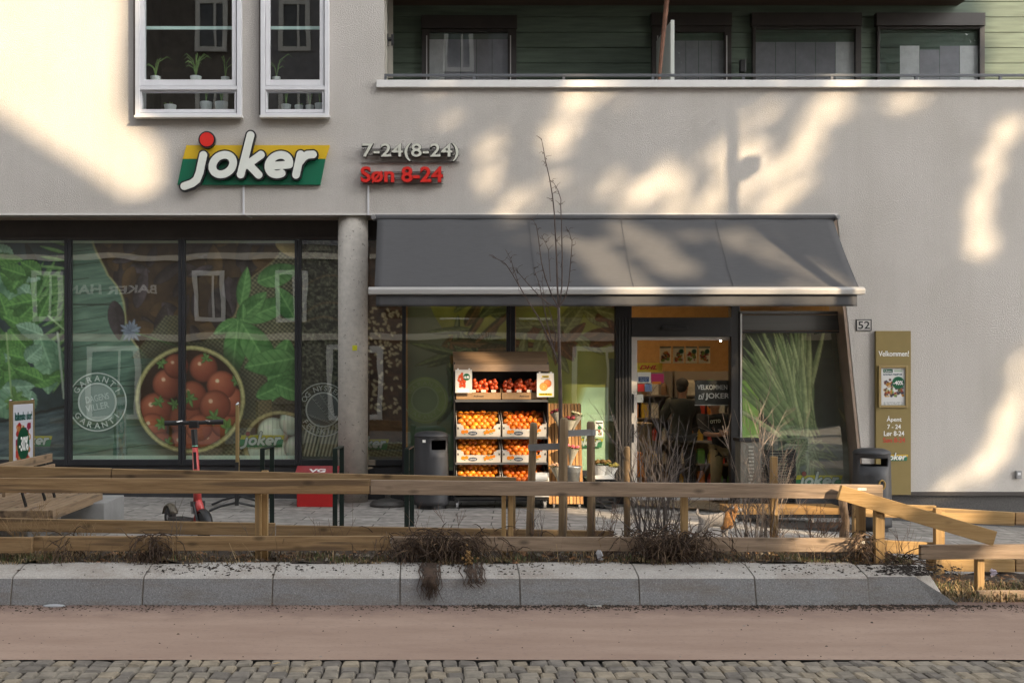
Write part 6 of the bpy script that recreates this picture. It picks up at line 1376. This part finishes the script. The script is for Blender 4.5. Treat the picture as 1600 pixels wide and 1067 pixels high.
tag(m.build('dry_blossom',mat('blossom_dry',(.26,.15,.05),.8,var=.3)),'dry yellow blossom stalk lying over the kerb edge','dry flower')

# ------------------------------------------------------------------ plants behind the upper windows
POTW = mat('pot_white',(.8,.82,.8),.4); LEAFG = mat('house_leaf',(.20,.31,.09),.6,var=.35,vs=6); STICK = mat('shelf_light',(.62,.80,.74),.4)
def pot(px, D, r, h, label, style, seed, zb):
    x = X(px,D); t = thing('potted_plant',label,'potted plant',(x,D,zb),'pots on the inner window sills'); rnd = random.Random(seed)
    m = MB(); m.lathe([(r*.85,0),(r,h*.9),(r,h),(r*.9,h),(r*.88,h*.85)],(x,D,zb),18); m.build('pot',POTW,t,smooth=False)
    m = MB()
    if style:
        for k in range(style):
            a = rnd.uniform(0,2*PI); L = rnd.uniform(.15,.34); s_ = L*rnd.uniform(.2,.6); p = Vector((x,D,zb+h)); m.tube([p,p+Vector((math.cos(a)*s_*.3,math.sin(a)*s_*.2,L*.7)),p+Vector((math.cos(a)*s_,math.sin(a)*s_*.3,L*.95)),p+Vector((math.cos(a)*s_*1.4,math.sin(a)*s_*.4,L*.8))],[.005,.006,.005,.001],4)
    else:
        for k in range(10): a = rnd.uniform(0,2*PI); m.tube([(x,D,zb+h*.8),(x+math.cos(a)*r*.6,D+math.sin(a)*r*.5,zb+h*1.2),(x+math.cos(a)*r*1.1,D+math.sin(a)*r,zb+h*1.35)],[.004,.008,.001],4)
    m.build('leaves',LEAFG,t)
zs = Z(171.5,F+.31)+.002; DP = F+.40
for k,(px,r,h,st_,l) in enumerate(((266,.085,.08,0,'low white pot at the left of the wider upper window'),(322,.085,.12,5,'white pot in the middle right of the wider upper window'),(346,.09,.12,16,'white pot with arching grassy leaves at the right of the wider upper window'),(447,.07,.085,3,'white pot at the left of the narrower upper window'),(467,.06,.075,0,'second white pot from the left in the narrower upper window'),(484,.06,.075,2,'third white pot from the left in the narrower upper window'),(500,.075,.1,4,'white pot at the right end of the narrower upper window'))): pot(px,DP,r,h,l,st_,k,zs)
zsh = Z(128,F+.4)
for (a,b,l) in ((222,367,'white shelf board across the wider upper window behind the glass'),(417,504,'white shelf board across the narrower upper window behind the glass')):
    m = MB(); m.pbox(a,b,124.5,128,F+.31,.3); sh = tag(m.build('window_shelf',mat('sill_board',(0,0,0))),l,'shelf')
    m = MB(); m.pbox(a+2,b-1,41.5,46.5,F+.34,.012); tag(m.build('blind_rail',STICK),l.replace('white shelf board','pale horizontal blind rail'),'blind rail')
pot(243,DP,.07,.07,'plant with tall leaves at the left on the shelf in the wider upper window',9,21,zsh+.0); pot(306,DP,.08,.07,'bushy grassy plant on the shelf in the wider upper window',22,22,zsh); pot(352,DP,.06,.06,'thin plant at the right on the shelf in the wider upper window',4,24,zsh); pot(432,DP,.06,.06,'small plant on the shelf in the narrower upper window',6,23,zsh)

# ------------------------------------------------------------------ people in the shop and a dog: one skinned surface each
def skin(name, joints, edges, mt, parent, sub=2, loc=(0,0,0), root=0):
    o = org(parent) if parent is not None else Vector(loc)
    me = bpy.data.meshes.new(name); me.from_pydata([tuple(Vector(j[:3])-o) for j in joints],edges,[]); me.update()
    ob = bpy.data.objects.new(name,me); COL.objects.link(ob)
    if parent is not None: ob.parent = parent
    else: ob.location = o
    sk = ob.modifiers.new('skin','SKIN'); sk.use_smooth_shade = True
    for i,j in enumerate(joints):
        v = me.skin_vertices[0].data[i]; r_ = j[3]; r2 = j[4] if len(j)>4 else r_; v.radius = (r_,r2); v.use_root = (i == root)
    s = ob.modifiers.new('sub','SUBSURF'); s.levels = s.render_levels = sub
    dg = bpy.context.evaluated_depsgraph_get(); m2 = bpy.data.meshes.new_from_object(ob.evaluated_get(dg)); ob.modifiers.clear(); ob.data = m2; m2.name = name
    m2.materials.clear(); m2.materials.append(mt)
    m2.polygons.foreach_set('use_smooth',[True]*len(m2.polygons)); return ob
SKIN = mat('skin',(.42,.22,.14),.55); JACK = mat('jacket_dark',(.045,.045,.035),.8,var=.2); JEANS = mat('trousers_dark',(.02,.02,.022),.8); KHAKI = mat('trousers_khaki',(.26,.20,.11),.8,var=.1); TEE = mat('tee_black',(.015,.014,.015),.8); CAP = mat('cap_dark',(.035,.032,.03),.85); SHOE = mat('shoe_dark',(.03,.025,.02),.6); HAIR = mat('hair_brown',(.09,.05,.025),.7)
def person(label, J, base, tops, bottoms, hairm, cap=False):
    """J: joints in world space; one continuous body, clothes as slightly wider shells"""
    t = thing('person',label,'person',base)
    pv,ch,nk,hd,top = J['pelvis'],J['chest'],J['neck'],J['head'],J['top']
    js = [(*pv,.115,.085),(*((Vector(pv)+Vector(ch))/2),.10,.078),(*ch,.125,.082),(*nk,.050),(*hd,.078,.092),(*top,.055,.065)]; ed = [(0,1),(1,2),(2,3),(3,4),(4,5)]
    for s in ('l','r'):
        i = len(js); js += [(*J['sh'+s],.058),(*J['el'+s],.043),(*J['wr'+s],.03),(*J['ha'+s],.036,.02)]; ed += [(2,i),(i,i+1),(i+1,i+2),(i+2,i+3)]
        w_, h_ = Vector(J['wr'+s]), Vector(J['ha'+s]); d = (h_-w_).normalized(); a = d.cross(Vector((0,1,0))); a = a.normalized() if a.length > .1 else Vector((1,0,0))
        for q in range(4):
            b = h_+a*(q-1.5)*.019+d*.02; k = len(js); L = (.075,.085,.08,.062)[q]; cu = Vector((0,.02,-.012)); js += [(*(b+d*L*.5),.0085),(*(b+d*L+cu),.007)]; ed += [(i+3,k),(k,k+1)]
        k = len(js); js += [(*(w_+d*.05+a*.04),.010),(*(w_+d*.085+a*.06+Vector((0,.015,0))),.0085)]; ed += [(i+3,k),(k,k+1)]
        i = len(js); js += [(*J['hip'+s],.088),(*J['kn'+s],.06),(*J['an'+s],.042),(*J['to'+s],.04,.03)]; ed += [(0,i),(i,i+1),(i+1,i+2),(i+2,i+3)]
    fw_ = Vector(J['face']).normalized(); hv = Vector(hd); up = (Vector(top)-hv).normalized(); sd_ = up.cross(fw_).normalized()
    k = len(js); js += [(*(hv+fw_*.105-up*.015),.016,.02)]; ed += [(4,k)]
    for s in (-1,1): k = len(js); js += [(*(hv+sd_*s*.09-up*.01-fw_*.01),.012,.026)]; ed += [(4,k)]
    body = skin('body',js,ed,SKIN,t)
    m = MB()
    for s in (-1,1): m.ball(hv+fw_*.083+sd_*s*.032+up*.015,.011,8)
    m.build('eyes',INKB,t,smooth=True); m = MB(); m.ball(hv+fw_*.083-up*.048,.02,8,(1.1,.5,.3)); m.build('mouth',mat('lips',(.3,.1,.08),.5),t,smooth=True)
    g = .016; js = [(*pv,.15+g,.115+g),(*((Vector(pv)+Vector(ch))/2),.14+g,.112+g),(*ch,.165+g,.115+g),(*(Vector(ch).lerp(Vector(nk),.55)),.10+g,.085+g)]; js.append((*(Vector(pv)-Vector((0,0,.13 if tops[1] else .03))),.155+g,.12+g)); ed = [(0,1),(1,2),(2,3),(0,4)]
    for s in ('l','r'):
        i = len(js); e_ = Vector(J['el'+s]); w_ = Vector(J['wr'+s]); js += [(*J['sh'+s],.085+g),(*e_,.056+g)]; ed += [(2,i),(i,i+1)]
        if tops[1]: js += [(*e_.lerp(w_,.9),.036+g)]; ed += [(i+1,i+2)]
    skin(tops[2],js,ed,tops[0],t)
    js = [(*(Vector(pv)+Vector((0,0,.02))),.148+g,.115+g)]; ed = []
    for s in ('l','r'): i = len(js); js += [(*J['hip'+s],.098+g),(*J['kn'+s],.072+g),(*(Vector(J['kn'+s]).lerp(Vector(J['an'+s]),.92)),.056+g)]; ed += [(0,i),(i,i+1),(i+1,i+2)]
    skin('trousers',js,ed,bottoms,t)
    for s in ('l','r'): a, b = Vector(J['an'+s]), Vector(J['to'+s]); skin('shoe',[(*(a-Vector((0,0,.02))),.055),(*b,.055,.042)],[(0,1)],SHOE,t)
    m = MB(); m.ball(hv+up*.052-fw_*.014,.1,16,(.96,1.06,.92)); m.ball(hv-fw_*.045-up*.005,.083,14,(.98,.8,1.0))
    if cap: m.ball(hv+fw_*.115+up*.06,.06,12,(1,1,.16))
    m.build('cap' if cap else 'hair',hairm,t,smooth=True)
    return t
g = -.115; x = X(1066,16.3); y = 16.3; V_ = lambda a,b,c: (x+a,y+b,g+c)
person('person in a dark cap and long dark jacket facing the shelves behind the door glass', dict(pelvis=V_(0,0,.95),chest=V_(.0,.02,1.36),neck=V_(.01,.04,1.53),head=V_(.02,.07,1.66),top=V_(.02,.07,1.76),face=(.45,.9,0),
 shl=V_(-.18,.02,1.42),ell=V_(-.27,.12,1.18),wrl=V_(-.2,.34,1.2),hal=V_(-.17,.42,1.22),shr=V_(.19,.02,1.42),elr=V_(.25,.08,1.14),wrr=V_(.2,.28,1.06),har=V_(.18,.36,1.06),hipl=V_(-.1,0,.88),hipr=V_(.1,0,.88),knl=V_(-.11,.03,.48),knr=V_(.12,.02,.48),anl=V_(-.12,-.02,.09),anr=V_(.13,-.03,.09),tol=V_(-.14,.15,.04),tor=V_(.15,.14,.04)),(x,y,g),(JACK,True,'jacket'),JEANS,CAP,True)
x = X(1118,16.0); y = 16.0
tp = person('person in a black printed t-shirt and khaki trousers stooping by the shelf inside the door', dict(pelvis=V_(.12,.0,.80),chest=V_(.0,-.05,1.16),neck=V_(-.04,-.1,1.31),head=V_(-.05,-.15,1.42),top=V_(-.05,-.14,1.52),face=(.5,-.85,-.2),
 shl=V_(-.18,-.04,1.2),ell=V_(-.2,-.2,.98),wrl=V_(-.02,-.32,.98),hal=V_(.06,-.34,1.0),shr=V_(.17,-.08,1.2),elr=V_(.24,-.24,1.0),wrr=V_(.1,-.36,1.0),har=V_(.03,-.39,1.01),hipl=V_(.02,.0,.74),hipr=V_(.22,.0,.74),knl=V_(-.02,-.12,.44),knr=V_(.28,-.08,.42),anl=V_(.0,.02,.09),anr=V_(.32,.1,.09),tol=V_(-.04,-.14,.04),tor=V_(.32,-.06,.04)),(x,y,g),(TEE,False,'t_shirt'),KHAKI,HAIR)
m = MB(); text(m,'OTTO',(x-.06,y-.215,g+1.17),.05,.15,.003,.02,0,.1); m.build('chest_print',INKW,tp)
# small dog standing on the pavement behind the twigs
FURW = mat('fur_white',(.36,.32,.28),.9,var=.15,vs=30,bump=.8,bs=70); FURG = mat('fur_ginger',(.34,.16,.05),.9,var=.4,vs=24,bump=.8,bs=70)
D = 11.75; x = X(1119,D); y = D; g = gz(x); V_ = lambda a,b,c,*r: (x+a,y+b,g+c,*r)
t = thing('dog','small white and ginger dog standing behind the twigs in front of the shop door','dog',(x,y,g))
js = [V_(-.13,.05,.205,.062,.066),V_(-.02,.02,.215,.062,.066),V_(.09,-.02,.215,.07,.076),V_(.15,-.04,.285,.045),V_(.19,-.045,.345,.05,.05),V_(.245,-.06,.33,.024),V_(.265,-.066,.328,.014),
 V_(-.17,.06,.25,.016),V_(-.19,.07,.29,.02),V_(-.18,.08,.33,.008)]
ed = [(0,1),(1,2),(2,3),(3,4),(4,5),(5,6),(0,7),(7,8),(8,9)]
for dx,dy in ((.10,-.06),(.09,.03)): i = len(js); js += [V_(dx,dy,.15,.03),V_(dx-.012,dy,.085,.019),V_(dx,dy,.02,.016),V_(dx+.03,dy,.012,.014)]; ed += [(2,i),(i,i+1),(i+1,i+2),(i+2,i+3)]
for dx,dy in ((-.13,.01),(-.14,.10)): i = len(js); js += [V_(dx+.02,dy,.15,.038),V_(dx-.035,dy,.085,.02),V_(dx-.015,dy,.02,.016),V_(dx+.015,dy,.012,.014)]; ed += [(0,i),(i,i+1),(i+1,i+2),(i+2,i+3)]
skin('body',js,ed,FURW,t,2,root=0)
skin('ginger_fur',[V_(.09,-.02,.205,.078,.084),V_(.15,-.04,.285,.056),V_(.19,-.045,.35,.058,.056),V_(.10,-.05,.12,.045)],[(0,1),(1,2),(0,3)],FURG,t)
for s in (-1,1): m = MB(); m.ball(V_(.185,-.045+s*.055,.345),.035,10,(.7,.35,1.2)); m.build('ear',FURG,t,smooth=True)
m = MB(); m.ball(V_(.279,-.069,.33),.011,8); m.build('nose',INKB,t)
m = MB(); m.ball(V_(.225,-.085,.362),.008,8); m.ball(V_(.235,-.025,.362),.008,8); m.build('eyes',INKB,t)

# ------------------------------------------------------------------ across the street: a facade that the glass mirrors, and added trees cut to shape the sun patches
OY = -10.0
ob = thing('brick_apartment_block','long dark apartment block with white framed windows on the opposite side of the street','building',(-3,OY,0))
OW = mat('opposite_brick',(.12,.10,.085),.85,var=.2,vs=20); OP = mat('opposite_panel',(.22,.21,.22),.8,var=.1); OF = mat('opposite_frame',(.8,.77,.7),.5)
m = MB(); m.box(-45,16.3,OY-10,OY,-.3,17.6); m.build('wall',OW,ob)
m = MB(); m.box(-6.5,-2.6,OY+.001,OY+.06,6.5,17.6); m.box(2.6,12,OY+.001,OY+.06,6.5,17.6); m.build('panel',OP,ob)
m = MB(); m.box(-45,16.3,OY+.0,OY+.22,3.05,3.3); m.box(-45,16.3,OY+.0,OY+.12,6.0,6.2); m.build('cornice',mat('opposite_cornice',(.70,.62,.5),.7),ob)
mb = MB(); text(mb,'BAKER HANSEN',(0,0,0),.36,4.4,.05,.02); Mr = Matrix.Translation((-12.0,OY+.05,4.9)) @ Matrix.Rotation(PI,4,'Z'); mb.v = [tuple(Mr @ Vector(v)) for v in mb.v]; mb.build('lettering',OF,ob)
PROT = None
def owin(x, z, w_, h_, door=False):
    fr = MB(); e = .16 if h_ < 2.5 else .2
    for b in ((x-w_/2,x-w_/2+e,z,z+h_),(x+w_/2-e,x+w_/2,z,z+h_),(x-w_/2+e,x+w_/2-e,z+h_-e,z+h_),(x-w_/2+e,x+w_/2-e,z,z+e),(x-.04+w_*.12,x+.04+w_*.12,z+e,z+h_-e)): fr.box(b[0],b[1],OY+.07,OY+.16,b[2],b[3])
    o = fr.build('window',OF,ob); g_ = MB(); g_.box(x-w_/2+e,x+w_/2-e,OY+.075,OY+.08,z+e,z+h_-e); g_.build('pane',mat('opposite_glass',(.05,.055,.06),.1),o)
for i,x in enumerate(range(-38,15,3)):
    for z in ((3.75,7.0,10.2,13.4) if i%3 else (7.0,13.4)):
        xx = x+(.4 if z > 5 else .15)
        owin(xx,z,1.15,1.85)
for x in (-21.5,-11.4,-2.5,6.5): owin(x,.1,2.0,2.75)
# street lamp whose shadow falls on the wall
LX, LY = 4.18+KX*5, F-5; lz = lambda zh: zh+KY*5
t = thing('street_lamp','tall grey street lamp post with a loudspeaker box, right of the picture','street lamp',(LX,LY,gz(9)))
m = MB(); m.tube([(LX,LY,gz(9)-.1),(LX,LY,lz(fz(150)))],[.075,.062],14); m.build('pole',STEEL,t)
m = MB(); m.box(LX+.06,LX+.27,LY-.12,LY+.12,lz(fz(277)),lz(fz(251))); m.build('sign_box',BIN,t,bevel=.03)
m = MB(); m.prism([(LX-.1,lz(fz(160))),(LX+.33,lz(fz(156))),(LX+.40,lz(fz(149))),(LX+.2,lz(fz(140))),(LX-.1,lz(fz(140)))],LY-.14,LY+.14); m.build('lamp_head',BIN,t,bevel=.02)
# where sunlight gets through, drawn as seen in the photo: (points at given distance, radius in px, strength)
def hit(px,py,D):
    p = P(px,py,D); d = F-D; return (CX+(p.x-KX*d)*f/F, CY-(p.z-KY*d-H)*f/F)
def cap(pts, r, s=1.0, D=F): return ([hit(x,y,D) for x,y in pts], r, s)
def awd(y): return DT+(DA-DT)*(y-342)/(452-342)
def capa(pts, r, s=.9): return ([hit(x,y,awd(y)) for x,y in pts], r, s)
LIT = [cap([(692,150),(696,185)],24,.45), cap([(766,225),(772,325)],22,.65), cap([(800,310),(960,300)],26,.3), cap([(960,310),(1130,322)],24,.4), cap([(1110,230),(1120,320)],22,.3), cap([(905,130),(893,175),(868,232)],24,.85), cap([(955,150),(962,150)],20,.4), cap([(1040,282),(1040,302)],28,.8), cap([(1020,325),(1110,320)],12,.6),
 cap([(1195,150),(1160,215)],22,.6), cap([(1318,120),(1290,175),(1248,240),(1222,285),(1190,330)],22,.9), cap([(1345,176),(1385,165),(1440,152)],18,.5), cap([(1240,290),(1255,250)],28,.35), cap([(1150,225),(1172,300)],26,.6), cap([(1180,255),(1190,275)],24,.9),
 cap([(1575,200),(1552,240),(1540,300),(1527,385)],20), cap([(1612,560),(1588,640),(1562,700),(1525,745)],21), cap([(1460,770),(1520,745)],8),
 capa([(922,388),(955,425),(985,450)],38,1.0), capa([(985,362),(1015,388),(1045,412)],34,1.0), capa([(1085,368),(1130,374)],22,.6), capa([(1190,382),(1240,410),(1290,445)],40,.85), capa([(805,358),(830,374)],26,.7), cap([(1110,456),(1345,458)],12,.8,DA), cap([(1110,470),(1345,470)],12,.8,DA), cap([(970,458),(1000,470)],24,.9,DA)]
POLY = [[(-900,-900),(190,-900),(190,168),(250,232),(250,300),(196,306),(0,178),(-900,-420)]]
pd = lambda l, D: [hit(x,y,D) for x,y in l]
LIT += [([hit(x,y,D_) for x,y,D_ in l], r, 1.0) for l,r in (
 ([(735,690,14.0),(800,690,14.0),(838,690,14.0)],52), ([(730,640,14.0),(845,635,14.0)],42), ([(730,600,14.0),(790,605,14.0)],16), ([(880,690,14.05),(890,760,14.05)],46), ([(928,650,14.9),(928,720,14.9)],44), ([(975,650,14.85),(990,740,14.7)],26),
 ([(880,795,13.6),(990,800,13.3),(1110,806,13.0),(1220,812,12.8),(1300,820,12.6)],26), ([(1110,815,11.8),(1150,815,11.8)],22), ([(1170,640,9.5),(1240,640,9.5),(1240,740,9.5)],22), ([(1000,640,9.5),(1010,740,9.5)],14), ([(1160,780,13.6),(1310,786,13.6)],20),
 ([(660,600,14.9),(672,640,14.9)],16), ([(890,825,11.5),(1100,826,11.5)],14),
 ([(1345,798,10),(1461,800,10),(1575,808,10)],15), ([(1385,855,9.95),(1452,860,9.95)],14), ([(1470,882,9.95),(1580,884,9.95)],12), ([(1590,857,8.95),(1640,857,8.95)],14), ([(1455,905,9.0),(1560,915,8.9)],14), ([(1255,768,9.0),(1370,768,9.0)],17), ([(1262,851,9.0),(1350,851,9.0)],17), ([(1520,900,9),(1535,930,8.8)],10), ([(1470,840,9.95),(1472,800,9.95)],8))]
def lit_d(x, y):
    """distance in photo px to the nearest lit patch (negative inside)"""
    d = np.full(np.shape(x), 1e9); st = np.ones(np.shape(x))
    for pts, r, s in LIT:
        e = np.minimum.reduce([seg_d(x,y,pts[i],pts[i+1]) for i in range(len(pts)-1)]) - r; q = e < 18; st = np.where(q & (d < 18), np.maximum(st,s), np.where(q, s, st)); d = np.minimum(d, e)
    for poly in POLY:
        n = len(poly); ins = np.zeros(np.shape(x), bool); e = np.full(np.shape(x),1e9)
        for i in range(n):
            (ax_,ay_),(bx_,by_) = poly[i], poly[(i+1)%n]; e = np.minimum(e, seg_d(x,y,poly[i],poly[(i+1)%n]))
            c = ((ay_ > y) != (by_ > y)) & (x < (bx_-ax_)*(y-ay_)/(by_-ay_+1e-12)+ax_); ins ^= c
        e = np.where(ins,-e,e); st = np.where(e < 18, 1.0, st); d = np.minimum(d, e)
    return d, st
TREES = [(10.2,-3.6),(14.6,-5.2),(18.6,-3.4),(22.8,-5.0),(26.6,-3.8)]
LEAFT = [mat('needle_dark',(.06,.075,.04),.8,var=.3,vs=2),mat('needle_mid',(.085,.09,.05),.8,var=.3,vs=2),mat('needle_brown',(.10,.085,.06),.85,var=.3,vs=2)]
def make_trees(n=60000):  # added, unseen crowns; leaves are left out where the sun patches fall
    r = np.random.default_rng(5); k = 0; acc = [MB() for _ in TREES]
    px = r.uniform(-520,1760,n); py = r.uniform(-190,1900,n); d, st = lit_d(px,py); sz = r.uniform(.13,.27,n)
    dpx = 36.0                                                     # half a leaf spray plus the soft edge, in px at the front
    keep = (d > sz*np.where((px<330)&(py<420),112,70)+np.where((px<330)&(py<420),0,1)*r.normal(0,7,n)) | (r.random(n) < -np.log(st)/7.3)
    m2 = 34000; qx = r.uniform(-220,330,m2); qy = r.uniform(60,420,m2); qd, qs = lit_d(qx,qy); qz = r.uniform(.06,.11,m2); kk = (qd > qz*80) & (qd < 60)
    px, py, d, st, sz, keep = [np.concatenate(v) for v in ((px,qx),(py,qy),(d,qd),(st,qs),(sz,qz),(keep,kk))]; n = n+m2
    xh = (px-CX)*F/f; zh = H-(py-CY)*F/f; ty = r.normal(0,1.0,n)
    tx = np.array([t_[0] for t_ in TREES]); tyb = np.array([t_[1] for t_ in TREES])
    X18 = xh+KX*18.6; own = np.abs(X18[:,None]-tx[None,:]).argmin(1)
    Y = tyb[own]+np.clip(ty,-2,2); s_ = F-Y; Xw = xh+KX*s_; Zw = zh+KY*s_
    pk = (d < 0) & (st < .99); keep = keep | (pk & (r.random(n) < np.minimum(1,-np.log(st)/7.3*4))); keep = keep & ~((d < 0) & ~pk); sz = np.where(pk, sz*.5, sz)
    A = r.uniform(-1,1,(n,3)); Bv = r.uniform(-1,1,(n,3)); mi = r.integers(0,3,n)
    sd = np.array(SD)
    for i in np.nonzero(keep)[0]:
        if Zw[i] < 1.2: continue
        a = Vector(A[i]); nn = (Vector(sd)+a*.55).normalized(); u = nn.orthogonal().normalized(); v = nn.cross(u); th = A[i][2]*3; u, v = u*math.cos(th)+v*math.sin(th), v*math.cos(th)-u*math.sin(th)
        c = Vector((Xw[i],Y[i],Zw[i])); q = sz[i]; mb = acc[own[i]]; mb.cur = int(mi[i])
        mb.add([c-u*q,c-v*q*.55+u*q*.1,c+u*q,c+v*q*.55-u*q*.1],[(0,1,2,3)])
    for j,(x,y) in enumerate(TREES):
        t = thing('added_tree',('added tree shaping the sun patches, nearest the dark block','added sun-shaping tree, second from the dark block','added sun-shaping tree, middle one across the street','added sun-shaping tree, fourth from the dark block','added sun-shaping tree furthest from the dark block')[j],'tree',(x,y,ROADZ),'added trees shaping the sun patches')
        acc[j].build('crown',LEAFT,t); m = MB(); m.tube([(x,y,ROADZ-.1),(x+.05,y,3),(x-.1,y+.1,8),(x,y,15)],[.26,.22,.15,.04],10)
        rr = random.Random(j)
        for q in range(9): z = 2.5+q*1.3; a = rr.uniform(0,6.28); m.tube([(x,y,z),(x+math.cos(a)*1.0,y+math.sin(a)*.8,z+.7),(x+math.cos(a)*2,y+math.sin(a)*1.3,z+1.7)],[.09,.06,.02],6)
        m.build('trunk',mat('tree_bark',(.06,.045,.035),.9,var=.3,vs=8),t)
make_trees()
